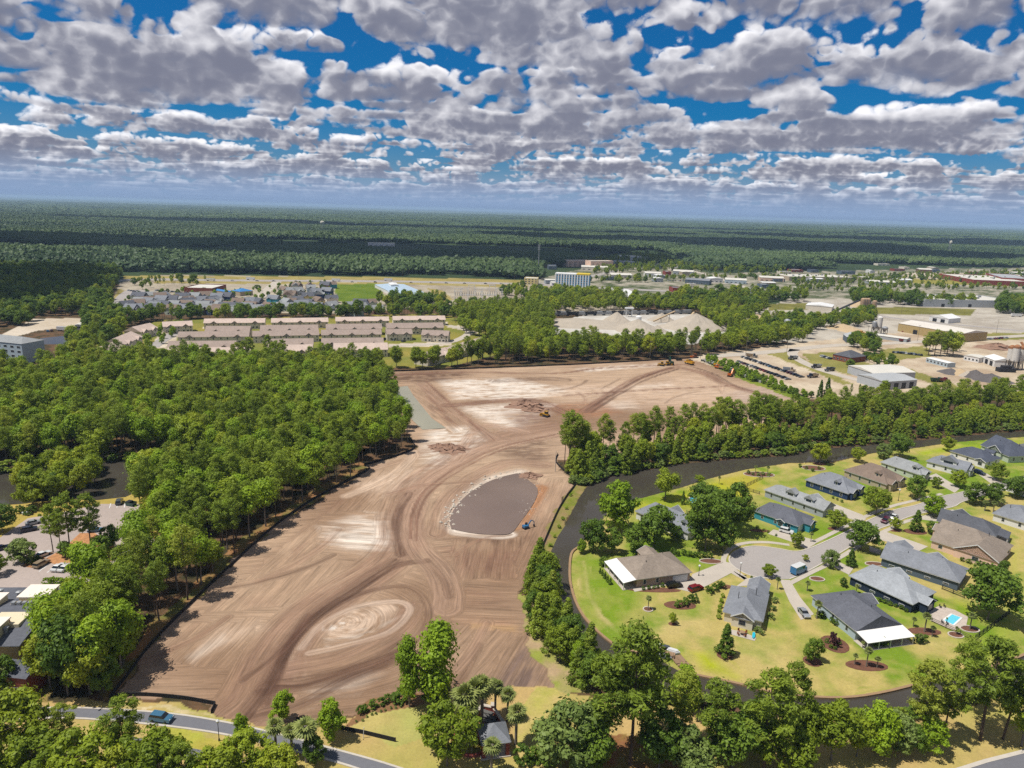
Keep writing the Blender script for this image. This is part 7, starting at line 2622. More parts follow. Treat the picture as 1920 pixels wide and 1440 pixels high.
TREES = [  # kind, foot, tip, width, label
    ('oak', (1537, 869), (1537, 829), 1.0, 'round green tree alone on the upper lawn near the rail fence'),
    ('oak', (1606, 866), (1605, 838), 1.0, 'small round tree above the beige house by the canal'),
    ('dark', (1686, 858), (1686, 810), 1.0, 'biggest dark round tree on the upper canal bank'),
    ('grey', (1655, 860), (1655, 831), 1.0, 'grey green tree left of the biggest dark round tree'),
    ('oak', (1776, 846), (1776, 818), .9, 'light green tree in front of the upper canal at the right'),
    ('oak', (1642, 965), (1641, 912), 1.0, 'large loose green tree on the corner before the deep blue house'),
    ('dark', (1717, 936), (1718, 890), 1.0, 'dark spreading tree in front of the beige house'),
    ('oak', (1754, 915), (1754, 894), 1.0, 'small tree on the lawn of the pale green house'),
    ('oak', (1795, 913), (1796, 881), 1.1, 'light green tree before the white house with the long dormer'),
    ('oak', (1868, 901), (1868, 868), 1.1, 'pale green tree in front of the dark navy roof'),
    ('dark', (1828, 946), (1826, 903), 1.1, 'left of two dark trees above the black roofed house'),
    ('dark', (1862, 944), (1862, 905), 1.1, 'right of two dark trees above the black roofed house'),
    ('dark', (1903, 932), (1903, 890), 1.2, 'dark tree cut by the right edge above the street'),
    ('fresh', (1747, 966), (1746, 925), 1.25, 'bright yellow green tree beside the street'),
    ('cone', (1716, 996), (1716, 956), 1.0, 'tall dark conical evergreen on the street corner'),
    ('dark', (1744, 1001), (1744, 977), .9, 'small dark round tree right of the conical evergreen'),
    ('oak', (1678, 994), (1677, 970), .9, 'small round tree in a mulch ring by the parked pickup'),
    ('dark', (1614, 1032), (1614, 974), 1.05, 'large dark round tree beside the street bend'),
    ('oak', (1568, 992), (1569, 955), 1.0, 'round tree on the lawn between turquoise and grey houses'),
    ('oak', (1493, 1026), (1494, 996), .9, 'small tree beside the driveway of the turquoise house'),
    ('palm', (1520, 1016), (1520, 998), 1.0, 'small yellowish palm on the turquoise house lawn'),
    ('grey', (1557, 1064), (1555, 1031), 1.0, 'feathery light tree at the lower kerb of the street'),
    ('cone', (1594, 1062), (1594, 1029), 1.0, 'dark conical tree below the large dark round tree'),
    ('dark', (1851, 1162), (1849, 1056), 1.0, 'huge dark spreading tree beside the pool garden'),
    ('dark', (1880, 1075), (1880, 1050), 1.0, 'dark tree below the screened porch of the pink house'),
    ('broad', (1247, 936), (1251, 876), 1.15, 'tall loose tree between the canal and the half hidden house'),
    ('fresh', (1157, 995), (1154, 900), .85, 'tallest bright tree left of the half hidden house by the canal'),
    ('dark', (1226, 1025), (1214, 945), .95, 'dark tree in front of the half hidden house'),
    ('dark', (1112, 1036), (1108, 966), .85, 'darkest tree at the canal bend above the lawn tip'),
    ('fresh', (1090, 1036), (1088, 1010), .9, 'low bright bush tree at the very canal bend'),
    ('dark', (1147, 1037), (1147, 990), .9, 'dark bushy tree behind the tan brick house'),
    ('dark', (1193, 1036), (1191, 983), .95, 'second dark bushy tree behind the tan brick house'),
    ('dark', (1322, 1032), (1320, 925), .85, 'tall full tree right of the half hidden house'),
    ('dark', (1322, 965), (1316, 902), 1.1, 'dark tree right behind the small round pool'),
    ('dark', (1375, 998), (1368, 905), .9, 'tall dense tree at the right of the clump near the pool'),
    ('dark', (1355, 1033), (1354, 973), 1.0, 'dark round tree at the rim of the turning circle'),
    ('dark', (1300, 1000), (1296, 960), .9, 'dark tree overlapping the half hidden house roof'),
    ('dark', (1345, 985), (1345, 915), 1.0, 'dense tree in the middle of the clump near the pool'),
    ('oak', (1312, 905), (1312, 890), 1.3, 'small pale tree beside the canal above the round pool'),
    ('cone', (1280, 946), (1280, 920), .65, 'narrow dark cypress left of the round pool'),
    ('dark', (1265, 1012), (1270, 985), 1.2, 'low hedge tree before the dormer of the half hidden house'),
    ('cone', (1359, 1229), (1360, 1170), .95, 'dark conical evergreen on the tan lawn by the gable porch'),
    ('dark', (1523, 1242), (1523, 1196), .8, 'upright dark oval tree on the tan lawn in front of the pale blue house'),
    ('bush', (1562, 1212), (1562, 1184), .62, 'dark plum coloured shrub tree in a mulch bed'),
    ('oak', (1261, 1170), (1260, 1149), .9, 'tiny round tree in a mulch ring on the lower lawn'),
    ('palm', (1215, 1143), (1215, 1117), 1.0, 'small palm in a stone ring on the bright lawn'),
    ('palm', (1531, 1160), (1531, 1127), 1.0, 'palm at the corner of the pale blue house'),
    ('palm', (1733, 1185), (1733, 1150), 1.1, 'largest palm in the bed left of the pool'),
    ('palm', (1712, 1175), (1711, 1158), 1.3, 'low palm left of the largest pool palm'),
    ('palm', (1747, 1194), (1747, 1174), 1.2, 'low palm right of the largest pool palm'),
    ('palm', (1818, 1180), (1818, 1150), 1.2, 'palm in a white ringed bed beside the pool'),
    ('palm', (1792, 1190), (1792, 1175), 1.0, 'very small palm in a white ringed bed below the pool'),
    ('palm', (1624, 1250), (1624, 1215), 1.0, 'tallest palm of the three in the mulch bed on the lawn'),
    ('palm', (1602, 1246), (1601, 1226), 1.3, 'left low palm of the three in the mulch bed on the lawn'),
    ('palm', (1644, 1252), (1643, 1232), 1.4, 'right low palm of the three in the mulch bed on the lawn'),
    ('palm', (1617, 1215), (1617, 1203), 1.4, 'low palm against the corner of the wide white awning'),
    ('palm', (1724, 1208), (1722, 1190), 1.2, 'palm at the right end of the wide white awning'),
    ('palm', (1408, 1094), (1408, 1080), 1.0, 'palm in front of the gable porch house driveway'),
    ('oak', (1441, 1082), (1441, 1058), 1.1, 'feathery tree on the rim of the turning circle by the gable house'),
    ('palm', (1457, 1105), (1457, 1083), 1.0, 'palm right of the gable porch house front'),
    ('palm', (1846, 958), (1846, 938), 1.3, 'left palm below the two dark trees'),
    ('palm', (1862, 960), (1862, 940), 1.3, 'middle palm below the two dark trees'),
    ('palm', (1876, 958), (1877, 936), 1.3, 'right palm below the two dark trees'),
    ('palm', (1348, 908), (1348, 893), 1.0, 'slim palm on the gold lawn by the rail fence'),
    ('palm', (1416, 886), (1416, 873), 1.1, 'left palm in the oval bed on the gold lawn'),
    ('palm', (1439, 888), (1439, 874), 1.2, 'right palm in the oval bed on the gold lawn'),
    ('palm', (1374, 978), (1376, 966), 1.0, 'low palm at the corner of the turquoise house'),
    ('palm', (1513, 1108), (1511, 1090), 1.4, 'palm cluster at the kerb before the pale roofed house'),
    ('palm', (1605, 1112), (1604, 1096), 1.2, 'palm between the dark roof and the pale roof'),
    ('oak', (1510, 1052), (1509, 1040), 1.0, 'tiny tree by the lower driveway'),
    ('dark', (1581, 1100), (1581, 1083), 1.0, 'dark shrub tree left of the pale roofed house'),
    ('oak', (1775, 1162), (1776, 1160), .6, 'tiny potted plant on the patio'),
    # bottom edge
    ('twin', (816, 1322), (822, 1156), 1.0, 'tall right stem of the twin trunk tree on the edge of the site'),
    ('twin', (768, 1324), (760, 1186), .8, 'shorter left stem of the twin trunk tree on the edge of the site'),
    ('dark', (815, 1326), (795, 1265), 1.03, 'dark undergrowth tree below the twin trunk tree'),
    ('oak', (838, 1436), (836, 1322), 0.86, 'big full round tree at the bottom beside the gazebo'),
    ('fresh', (531, 1356), (531, 1298), 0.90, 'bright round tree at the lower edge of the site'),
    ('fresh', (622, 1387), (622, 1310), 0.82, 'rounded green tree right of the bright round tree'),
    ('fresh', (452, 1384), (451, 1338), 0.73, 'small thin tree beside the street lamp'),
    ('oak', (463, 1452), (455, 1375), 1.07, 'broad green tree at the bottom edge left of the palms'),
    ('palm', (518, 1412), (520, 1352), 1.35, 'tall palm in the cluster beside the bright round tree'),
    ('palm', (548, 1420), (550, 1362), 1.35, 'second palm in the cluster beside the bright round tree'),
    ('palm', (575, 1428), (578, 1352), 1.25, 'third palm in the cluster, nearest the rounded tree'),
    ('dark', (590, 1432), (592, 1378), 0.95, 'dark shrub tree under the palm cluster'),
    ('oak', (520, 1470), (520, 1405), 1.12, 'bushy tree at the bottom edge below the palms'),
    ('palm', (870, 1390), (868, 1290), 1.15, 'leftmost palm behind the gazebo'),
    ('palm', (890, 1372), (890, 1278), 1.15, 'second palm from left behind the gazebo'),
    ('palm', (903, 1362), (905, 1272), 1.05, 'third palm from left behind the gazebo'),
    ('palm', (928, 1342), (929, 1276), 1.1, 'tall slim palm right behind the brick wall'),
    ('palm', (951, 1352), (951, 1292), 1.1, 'palm right of the tall slim palm'),
    ('palm', (967, 1395), (964, 1325), 1.2, 'palm right of the gazebo roof'),
    ('palm', (921, 1452), (921, 1388), 1.2, 'small palm in front of the gazebo'),
    ('palm', (880, 1400), (880, 1318), 1.1, 'palm half behind the big full round tree'),
    ('spread', (1181, 1434), (1200, 1176), 1.04, 'tallest pine at the lower canal bend with a bare trunk'),
    ('spread', (1200, 1392), (1168, 1222), 0.95, 'second tall pine at the lower canal bend'),
    ('spread', (1134, 1428), (1108, 1232), 1.04, 'tall pine left of the tallest pine at the canal bend'),
    ('grey', (1070, 1440), (1062, 1318), 1.12, 'grey leafed willowy tree at the bottom left of the pines'),
    ('dark', (1110, 1446), (1098, 1345), 0.95, 'dark full tree under the left pine'),
    ('fresh', (1282, 1334), (1287, 1250), 0.82, 'bright leafy tree leaning over the canal by the dock'),
    ('spread', (1336, 1428), (1330, 1280), 1.09, 'middle pine of the bottom row right of the dock'),
    ('grey', (1286, 1452), (1283, 1366), 1.07, 'weeping grey green tree at the bottom edge'),
    ('spread', (1275, 1400), (1262, 1262), 1.00, 'pine beside the dock with a wide crown'),
    ('spread', (1432, 1450), (1420, 1262), 1.14, 'wide pine at the right of the bottom row'),
    ('spread', (1475, 1412), (1470, 1246), 0.95, 'darker pine behind the wide pine of the bottom row'),
    ('oak', (1468, 1452), (1484, 1352), 1.07, 'bright full tree at the right foot of the wide pine'),
    ('broad', (1510, 1420), (1505, 1312), 0.95, 'leafy tree in the clump before the lower canal, left'),
    ('broad', (1558, 1424), (1556, 1312), 0.95, 'leafy tree in the clump before the lower canal, middle'),
    ('broad', (1606, 1418), (1600, 1342), 1.03, 'low leafy tree in the clump before the lower canal'),
    ('fresh', (1642, 1412), (1641, 1318), 0.95, 'bright tree in the clump before the lower canal, right'),
    ('grey', (1676, 1405), (1672, 1336), 0.95, 'greyish tree at the right end of the lower canal clump'),
    ('spread', (1724, 1398), (1708, 1241), 1.09, 'leftmost of the big pines at the lower right'),
    ('spread', (1800, 1330), (1782, 1200), 1.04, 'farther pine of the lower right group on the lawn side'),
    ('spread', (1838, 1388), (1842, 1198), 1.09, 'tallest of the big pines at the lower right'),
    ('spread', (1770, 1385), (1765, 1262), 1.04, 'second big pine from left at the lower right'),
    ('pine', (1880, 1386), (1885, 1240), 1.3, 'pine with a visible leaning trunk near the corner road'),
    ('spread', (1925, 1370), (1922, 1230), 1.04, 'pine cut by the right edge above the corner road'),
    ('broad', (1915, 1400), (1912, 1270), 0.86, 'broad tree cut by the right edge at the bottom'),
    ('fresh', (1740, 1412), (1738, 1345), 0.95, 'low bright tree under the leftmost big pine'),
    ('dark', (1700, 1412), (1698, 1352), 0.95, 'low dark tree left under the big pines'),
    ('dark', (1372, 1440), (1372, 1330), 1.03, 'dark tree filling the gap of the bottom row'),
    ('dark', (1235, 1440), (1228, 1330), 0.95, 'dark undergrowth tree between the two tallest pines'),
    ('dark', (1405, 1400), (1402, 1316), 1.03, 'dark shrubby tree on the lower canal bank'),
    ('broad', (1160, 1300), (1165, 1225), 0.95, 'leafy tree behind the pines at the canal bend'),
    ('fresh', (1082, 1258), (1080, 1204), 0.77, 'light green tree at the lower end of the thicket'),
    # bottom left
    ('spread', (240, 1440), (246, 1306), 1.14, 'rounded pine over the bottom road at the left'),
    ('oak', (168, 1472), (160, 1368), 1.12, 'leafy tree at the bottom left under the rounded pine'),
    ('spread', (120, 1400), (112, 1322), 1.42, 'broad pine left of the rounded pine at the bottom'),
    ('oak', (30, 1420), (22, 1302), 1.03, 'big leafy tree at the bottom left corner'),
    ('oak', (75, 1455), (66, 1370), 1.12, 'leafy tree in the bottom left corner in front'),
    ('oak', (300, 1480), (298, 1365), 1.03, 'bright leafy tree at the bottom edge beside the lawn'),
    ('spread', (345, 1500), (342, 1395), 1.14, 'bushy pine at the bottom edge under the lamp'),
    ('oak', (400, 1490), (404, 1402), 1.12, 'leafy tree at the bottom edge under the lamp'),
    ('oak', (-10, 1480), (-8, 1375), 1.12, 'leafy tree cut by the bottom left corner'),
    ('oak', (230, 1490), (225, 1405), 1.12, 'low leafy tree at the bottom edge, left'),
    ('dark', (15, 1300), (15, 1228), 0.77, 'dark tree beside the red brick entrance wing'),
    ('palm', (12, 1300), (8, 1245), 1.2, 'palm at the red brick entrance wing'),
    ('dark', (128, 1304), (130, 1150), .75, 'big dark green tree at the lower end of the left wood'),
    ('broad', (95, 1290), (90, 1180), 1.0, 'leafy tree left of the big dark green tree by the care home'),
    ('broad', (170, 1302), (165, 1190), 1.0, 'leafy tree right of the big dark green tree near the road'),
    ('dark', (196, 1300), (194, 1225), .9, 'dark tree nearest the corner of the silt fence and the road'),
    ('broad', (150, 1262), (150, 1140), 1.0, 'leafy tree behind the big dark green tree by the care home'),
    ('fresh', (205, 1262), (205, 1165), .9, 'pale green tree beside the silt fence behind the dark trees'),
    ('broad', (110, 1240), (108, 1120), 1.0, 'tree at the corner of the care home roof'),
    ('dark', (75, 1278), (72, 1215), 1.0, 'dark tree between the entrance wing and the left wood'),
    ('fresh', (232, 1240), (230, 1130), .9, 'bright tree of the wood edge above the silt fence corner'),
    # left car park
    ('spread', (132, 1040), (130, 925), 1.0, 'tallest pine on the mulch island of the car park'),
    ('spread', (172, 1036), (165, 928), 1.0, 'right tall pine on the mulch island of the car park'),
    ('spread', (115, 1032), (108, 960), .95, 'shorter pine on the left of the mulch island'),
    ('spread', (100, 1036), (92, 945), .9, 'leaning loose pine at the left of the mulch island'),
    ('dark', (190, 1045), (186, 1003), 1.1, 'dark bushy tree at the right of the mulch island'),
    ('dark', (125, 1046), (126, 1015), 1.1, 'dark bush tree under the island pines'),
    ('dark', (210, 1030), (208, 985), 1.0, 'loose grey tree at the right end of the mulch island'),
    ('grey', (45, 1056), (42, 1010), 1.15, 'pale feathery tree in front of the gold suv'),
    ('dark', (5, 998), (5, 942), 1.0, 'dark round tree cut by the left edge at the car park'),
    ('oak', (62, 950), (78, 895), 1.1, 'grey green full tree on the near shore of the lake'),
    ('oak', (-5, 1078), (-4, 1040), 1.0, 'tree cut by the left edge beside the care home'),
    # scattered on the right
    ('cone', (1536, 752), (1534, 712), .55, 'left dark cypress at the end of the hedge'),
    ('cone', (1549, 752), (1548, 708), .6, 'right dark cypress at the end of the hedge'),
    ('pine', (1594, 748), (1592, 720), .5, 'thin bare young pine right of the cypresses'),
    ('pine', (1609, 748), (1608, 720), .5, 'second thin young pine right of the cypresses'),
    ('broad', (1655, 748), (1653, 712), .9, 'bright tree before the door wall of the grey workshop'),
    ('pine', (1740, 667), (1738, 622), 1.5, 'left tall pine in the group by the long khaki warehouse'),
    ('pine', (1752, 667), (1752, 618), 1.4, 'second tall pine in the group by the long khaki warehouse'),
    ('pine', (1762, 668), (1763, 622), 1.3, 'third tall pine in the group by the long khaki warehouse'),
    ('broad', (1786, 668), (1788, 620), 1.2, 'broad dark tree right of the tall pine group'),
    ('pine', (1775, 668), (1776, 620), 1.4, 'right tall pine in the group by the long khaki warehouse'),
    ('dark', (1594, 690), (1594, 673), 1.2, 'round dark tree before the brick office'),
    ('slim', (764, 829), (764, 757), .62, 'lone thin tree with a bare stem at the right edge of the wood'),
    ('pine', (1066, 880), (1064, 770), 1.15, 'first tall pine at the left end of the canal belt'),
    ('pine', (1078, 882), (1079, 778), 1.1, 'second tall pine at the left end of the canal belt'),
    ('pine', (1093, 876), (1092, 788), 1.0, 'third tall pine at the left end of the canal belt'),
    ('spread', (530, 680), (528, 636), 1.0, 'dark spreading pine before the pink roofed townhouses'),
    ('spread', (468, 684), (466, 632), 1.1, 'group pine with flat crown before the pink roofed townhouses'),
    ('spread', (616, 690), (616, 644), .9, 'single round pine before the nearest pink roofed townhouses'),
    ('pine', (348, 690), (347, 637), 1.0, 'lone flat topped pine before the left townhouses'),
    ('broad', (1124, 650), (1123, 623), 1.0, 'rust orange tree standing out in the belt behind the site'),
]
for kind, foot, tip, wd, lb in TREES:
    b, h = by_top(foot, tip)
    plant(kind, b.x, b.y, max(h, .8), lb, None, None, wd, PLUM if 'plum' in lb else RUSTL if 'rust orange' in lb else None)

# ------------------------------------------------------------------ gazebo with the brick fountain court
BRICK = pmat('court_brick', hexc('#a4574a', .8), .9, var=.18, scale=.8, fine=3)
p = G(925, 1402)
gz = tag(empty('gazebo', (p.x, p.y, 0), math.radians(12)), 'brick pillared gazebo with a grey pyramid roof', 'gazebo')
m = MB()
m.add([(-3, -3, 3.4), (3, -3, 3.4), (3, 3, 3.4), (-3, 3, 3.4), (0, 0, 5.8)], [(3, 2, 1, 0), (0, 1, 4), (1, 2, 4), (2, 3, 4), (3, 0, 4)])
m.build('roof', RF['slate'], gz)
m = MB()
m.box(-2.8, -2.8, 3.1, 2.8, 2.8, 3.38)
m.build('fascia', TRIM, gz)
for sx in (-2.4, 2.4):
    for sy in (-2.4, 2.4):
        m = MB()
        m.box(sx - .35, sy - .35, 0, sx + .35, sy + .35, 3.08)
        m.build('pillar', BRICK, gz)
m = MB()
m.box(-3, -3, 0, 3, 3, .25)
m.build('floor_slab', CONC, gz)
p = G(905, 1375)
fc_ = tag(empty('fountain_court', (p.x, p.y, 0)), 'low red brick court wall with a curved basin of green water', 'fountain')
q = [G(*a) - p for a in [(886, 1352), (905, 1333), (925, 1337), (945, 1368), (944, 1385)]]
for a, b in zip(q[:-1], q[1:]):
    m = MB()
    m.beam((a.x, a.y, .7), (b.x, b.y, .7), .6, 1.4)
    w_ = m.build('brick_wall', BRICK, fc_)
    m = MB()
    m.beam((a.x, a.y, 1.5), (b.x, b.y, 1.5), .75, .16)
    m.build('wall_cap', CONC, w_)
for a in (q[0], q[2], q[4]):
    m = MB()
    m.box(a.x - .5, a.y - .5, 0, a.x + .5, a.y + .5, 2.1)
    pr_ = m.build('pier', BRICK, fc_)
    m = MB()
    m.box(a.x - .62, a.y - .62, 2.12, a.x + .62, a.y + .62, 2.3)
    m.build('pier_cap', CONC, pr_)
c0 = G(884, 1392) - p
m = MB()
m.lathe([(4.2, 0), (4.2, .55)], (c0.x, c0.y, 0), 24)
m.build('basin_rim', BRICK, fc_)
m = MB()
m.lathe([(3.6, .5), (3.6, .58)], (c0.x, c0.y, 0), 24)
m.build('basin_water', watermat('green_water', (0.13, 0.11, 0.02), .01, .1), fc_)
m = MB()
m.prism([(v.x, v.y) for v in [G(*a) - p for a in [(870, 1420), (880, 1368), (905, 1340), (944, 1372), (946, 1420)]]], .02, .16)
m.build('paving', pmat('court_paving', hexc('#c98e66', .8), .9, var=.15), fc_)
m = MB()
for i in range(3):
    a, b = q[1] + Vector((0, -1.2 - i * 1.1, 0)), q[2] + Vector((0.8 * i, -1.6 - i * 1.1, 0))
    m.beam((a.x, a.y, 1.0 - i * .25), (b.x, b.y, 1.0 - i * .25), .9, .3)
m.build('cascade_step', pmat('step_stone', hexc('#6c6a66', .8), .8), fc_)

# dock, boats and the bits on the lawns
p = G(1235, 1240)
dk = tag(empty('dock', (p.x, p.y, 0)), 'wooden dock with white cushions at the canal bend', 'dock')
q = [G(*a) - p for a in [(1222, 1214), (1240, 1228), (1266, 1232), (1278, 1246), (1292, 1258)]]
pk = MB()
pk.box(-.09, -1.5, .42, .09, 1.5, .5)
pkm = pk.mesh('plank', (WOOD,))
for a, b in zip(q[:-1], q[1:]):
    d = b - a
    n = max(1, int(d.length / .4))
    for i in range(n):
        o_ = link('plank', pkm, dk)
        o_.location = a + d * ((i + .5) / n)
        o_.scale = (1.9, 1, 1)
        o_.rotation_euler = (0, 0, math.atan2(d.y, d.x))
    m = MB()
    m.beam((a.x, a.y, .25), (b.x, b.y, .25), 2.2, .3)
    m.build('bearer', PICKET, dk)
for i, (px, py, col, lb) in enumerate([(1233, 1213, 'white', 'white covered boat at the upper edge of the dock'), (1262, 1224, 'white', 'second white covered boat at the dock'), (1246, 1234, 'silver', 'white pontoon boat moored below the dock'), (1247, 1217, 'black', 'black boat lift between the white covered boats')]):
    b = G(px, py)
    root = tag(empty('boat', (b.x, b.y, .25), -.45), lb, 'boat')
    root.scale = (.68, .68, .7)
    m = MB()
    m.prism([(-2.2, -.9), (1.4, -.9), (2.6, 0), (1.4, .9), (-2.2, .9)], 0, .7)
    m.build('hull', PAINT[col], root)
    m = MB()
    m.prism([(-1.9, -.7), (1.2, -.7), (2.0, 0), (1.2, .7), (-1.9, .7)], .72, 1.1)
    m.build('cover', PAINT['white' if col != 'black' else 'grey'], root)
p = G(1391, 1190)
tb_ = tag(empty('patio_table', (p.x, p.y, .1)), 'brown patio table on the terrace of the gable porch house', 'table')
m = MB()
m.lathe([(.7, .7), (.7, .76)], n=12)
m.build('tabletop', WOOD, tb_)
m = MB()
m.tube((0, 0, 0), (0, 0, .7), .06)
m.build('leg', DARKM, tb_)
CH = pmat('chair_brown', hexc('#8a4a2a', .85), .7)


def chair(x, y, rz, label, group, mat):
    r_ = tag(empty('chair', (x, y, .1), rz), label, 'chair', group)
    m = MB()
    m.box(-.28, -.28, .4, .28, .28, .46)
    m.build('seat', mat, r_)
    m = MB()
    m.box(-.28, .24, .47, .28, .3, 1.0)
    m.build('backrest', mat, r_)
    for sx in (-.24, .24):
        for sy in (-.24, .24):
            m = MB()
            m.tube((sx, sy, 0), (sx, sy, .4), .03, n=4)
            m.build('leg', mat, r_)


for i in range(4):
    a = i * 1.57 + .4
    chair(p.x + 1.15 * math.cos(a), p.y + 1.15 * math.sin(a), a - 1.57, 'brown patio chair around the terrace table, %s' % ('right side', 'far side', 'left side', 'near side')[i], 'patio chairs', CH)
for i, (px, py) in enumerate([(1767, 1169), (1776, 1171), (1763, 1140), (1771, 1139)]):
    b = G(px, py)
    chair(b.x, b.y, .6, 'dark lounge chair on the pool patio, %s' % ('left near the pool edge', 'right near the pool edge', 'left by the house', 'right by the house')[i], 'pool chairs', DARKM)
p = G(1413, 1193)
m = MB()
m.prism([(-1.5, 0), (-.9, -.35), (.9, -.35), (1.5, 0), (.9, .35), (-.9, .35)], .1, .45)
kj = m.build('kayak', pmat('kayak_turquoise', hexc('#2fc0d8', .85), .3))
kj.location, kj.rotation_euler = (p.x, p.y, 0), (0, 0, 1.2)
tag(kj, 'turquoise kayak lying at the end of the terrace', 'kayak')
p = G(246, 948)
sk = tag(empty('skip', (p.x, p.y, .06), -.3), 'dark green waste skip at the pond end of the car park', 'skip')
m = MB()
m.add([(-1.5, -.9, .1), (1.5, -.9, .1), (1.5, .9, .1), (-1.5, .9, .1), (-1.8, -1, 1.4), (1.8, -1, 1.4), (1.8, 1, 1.4), (-1.8, 1, 1.4)], [(0, 3, 2, 1), (0, 1, 5, 4), (1, 2, 6, 5), (2, 3, 7, 6), (3, 0, 4, 7)])
m.build('body', PAINT['green'], sk)
m = MB()
m.cbox((-.8, 0, 1.5), (1.7, 2.0, .12))
m.build('lid', DARKM, sk)
p = G(48, 964)
pt = tag(empty('picnic_table', (p.x, p.y, .05), .5), 'white picnic table beside the broad low bushes', 'table')
for nm, b_ in (('tabletop', (-1, -.4, .72, 1, .4, .78)), ('bench', (-1, -.85, .42, 1, -.6, .48)), ('bench', (-1, .6, .42, 1, .85, .48)), ('trestle', (-.8, -.8, 0, -.7, .8, .41)), ('trestle', (.7, -.8, 0, .8, .8, .41))):
    m = MB()
    m.box(*b_)
    m.build(nm, TRIM, pt)
p = G(681, 1384)
sg = MB()
sg.tube((0, 0, 0), (.2, 0, 2.6), .07, n=6)
so = sg.build('marker_post', TRIM)
so.location = (p.x, p.y, 0)
tag(so, 'thin white marker post behind the short silt fence', 'post')
p = G(1041, 884)
sg = MB()
sg.tube((0, 0, 0), (0, 0, 9), .12, .09, n=6)
so = sg.build('bare_pole', STEEL)
so.location = (p.x, p.y, 0)
tag(so, 'single bare pole above the brown pond', 'pole')
# rubble along the pond edge, mulch beds and stone rings
ST = pmat('pale_stone', hexc('#cfc3b3', .86), .95, var=.15)
rs = np.random.RandomState(5)
V_, F_ = [], []
line = [G(*a) for a in spline([(843, 990), (846, 968), (858, 948), (884, 920), (925, 897), (975, 886), (1008, 915), (1000, 945), (985, 965)], 6)]
for i in range(210):
    k = rs.randint(len(line) - 1)
    q = line[k].lerp(line[k + 1], rs.rand())
    s = rs.uniform(.15, .55) ** 1.5 * 1.9 * (1 if k < 26 else .45)
    o = len(V_)
    c = np.array([q.x + rs.normal() * 1.6 - .6, q.y + rs.normal() * 1.6 + .4, s * .3])
    d = rdir(6, rs) * .25 + np.array([[1, 0, 0], [-1, 0, 0], [0, 1, 0], [0, -1, 0], [0, 0, .7], [0, 0, -.7]])
    V_ += list(c + d * s)
    F_ += [(o + a, o + b, o + c2) for a, b, c2 in ((0, 2, 4), (2, 1, 4), (1, 3, 4), (3, 0, 4), (2, 0, 5), (1, 2, 5), (3, 1, 5), (0, 3, 5))]
tag(link('rubble', mesh_np('rubble', V_, F_, (ST,))), kind='stuff')
MULCH = pmat('dark_mulch', hexc('#7a5340', .8), .95, var=.35, scale=.8, fine=4)


def bed(px, py, rx, ry, rim=False, rz=0.0):
    p = G(px, py)
    pts = [(p.x + rx * math.cos(a) * math.cos(rz) - ry * math.sin(a) * math.sin(rz), p.y + rx * math.cos(a) * math.sin(rz) + ry * math.sin(a) * math.cos(rz)) for a in np.linspace(0, 6.28, 17)[:-1] + RS.uniform(-.08, .08, 16)]
    m = MB()
    m.prism(pts, 0, .07)
    tag(m.build('mulch_ground', MULCH), kind='structure')
    if rim:
        m = MB()
        ribbon(m, pts + [pts[0]], .3, 0, .22)
        tag(m.build('bed_edging', ST), kind='structure')


for a in [(1625, 1248, 5.2, 2.2), (1565, 1208, 3.4, 3.8), (1523, 1240, 2.2, 2.2), (1261, 1170, 1.1, .9), (1215, 1143, 1.3, 1.2, True), (1359, 1229, 2.0, 1.8), (1678, 994, 2.4, 1.6), (1716, 997, 4, 2.4), (1818, 1180, 2.4, 1.6, True), (1792, 1191, 1.9, 1.4, True), (1733, 1184, 4.5, 1.8), (1525, 878, 5, 3.2, True), (1423, 890, 6.5, 3, True),
          (1333, 1053, 3.6, 1.6, True), (1425, 995, 3.6, 1.2), (1537, 870, 3, 2), (1568, 992, 3, 1.6), (1640, 1058, 3, 1.4, True), (1532, 1086, 2.2, 1.4, True), (1225, 1106, 8, 1.4), (1275, 1135, 4.5, 2.2), (1360, 1100, 2, 1.2)]:
    bed(*a)

# ------------------------------------------------------------------ clouds overhead, above the picture, that shade parts of the far country
CLOUDM = pmat('cloud_white', (0.85, 0.85, 0.87), 1.0, var=.03, scale=.002, spec=0)


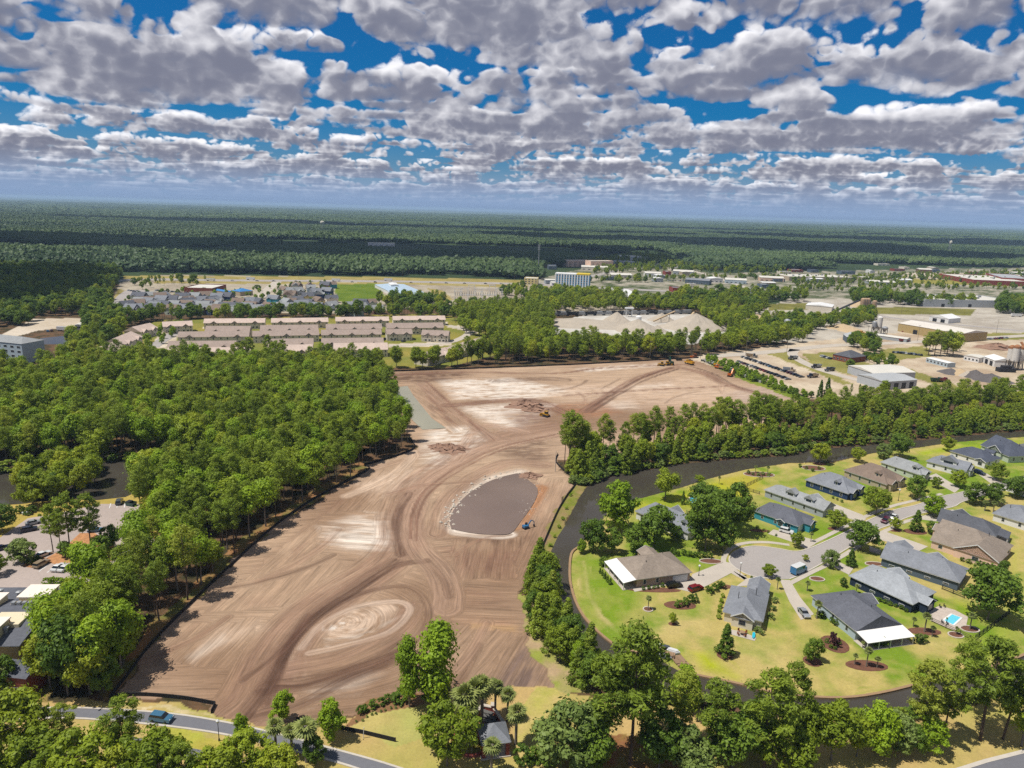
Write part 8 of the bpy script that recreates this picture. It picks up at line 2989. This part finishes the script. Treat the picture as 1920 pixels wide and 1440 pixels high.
def cloud_lump(px, py, wide, deep, seed, alt=1500.0):
    """flat based heap of rounded lumps whose shadow falls round a ground point"""
    rs_ = np.random.RandomState(seed)
    p = G(px, py)
    off = Vector((to_sun.x, to_sun.y, 0)) * (alt / to_sun.z)
    import bmesh
    bm = bmesh.new()
    bmesh.ops.create_icosphere(bm, subdivisions=2, radius=1)
    bv = np.array([v.co for v in bm.verts])
    bf = np.array([[v.index for v in f.verts] for f in bm.faces])
    bm.free()
    V_, F_ = [], []
    for i in range(26):
        a, r = rs_.uniform(0, 6.28), math.sqrt(rs_.rand())
        s = rs_.uniform(.16, .34)
        c = np.array([math.cos(a) * r * wide * .5, math.sin(a) * r * deep * .5, 0])
        rad = np.array([s * wide * .8, s * deep * 1.1, s * min(wide, deep) * (1.2 - .7 * r)])
        v = bv * (1 + .10 * rs_.normal(size=(len(bv), 1))) * rad
        v[:, 2] = np.maximum(v[:, 2], -.06 * rad[2])
        F_.append(bf + i * len(bv))
        V_.append(v + c)
    me = mesh_np('cloud', np.concatenate(V_), np.concatenate(F_), (CLOUDM,), True)
    o = link('cloud', me)
    o.location = (p.x + off.x, p.y + off.y, alt)
    tag(o, kind='stuff')


for i, (px, py, w_, d_) in enumerate([(-70, 552, 300, 380), (830, 472, 1000, 520), (1150, 452, 1000, 450), (1330, 458, 1300, 500), (1560, 474, 900, 450), (330, 468, 1500, 420), (1850, 462, 1300, 500), (1650, 452, 1700, 500), (600, 424, 2600, 480), (1450, 437, 2300, 420)]):
    cloud_lump(px, py, w_, d_, 40 + i, 1500 if py > 465 else 1900)

# ------------------------------------------------------------------ air
hz_m = bpy.data.materials.new('haze')
hz_m.use_nodes = True
t = hz_m.node_tree
t.nodes.clear()
N = NT(t)
out = N.n('ShaderNodeOutputMaterial')
pv_ = N.n('ShaderNodeVolumePrincipled')
pv_.inputs['Color'].default_value = (0.52, 0.74, 1.0, 1)
pv_.inputs['Density'].default_value = 6.0e-5
pv_.inputs['Anisotropy'].default_value = 0.0
t.links.new(pv_.outputs[0], out.inputs['Volume'])
m = MB()
m.box(-50000, -50000, -2.0, 50000, 50000, 118)
tag(m.build('haze', hz_m), kind='stuff')
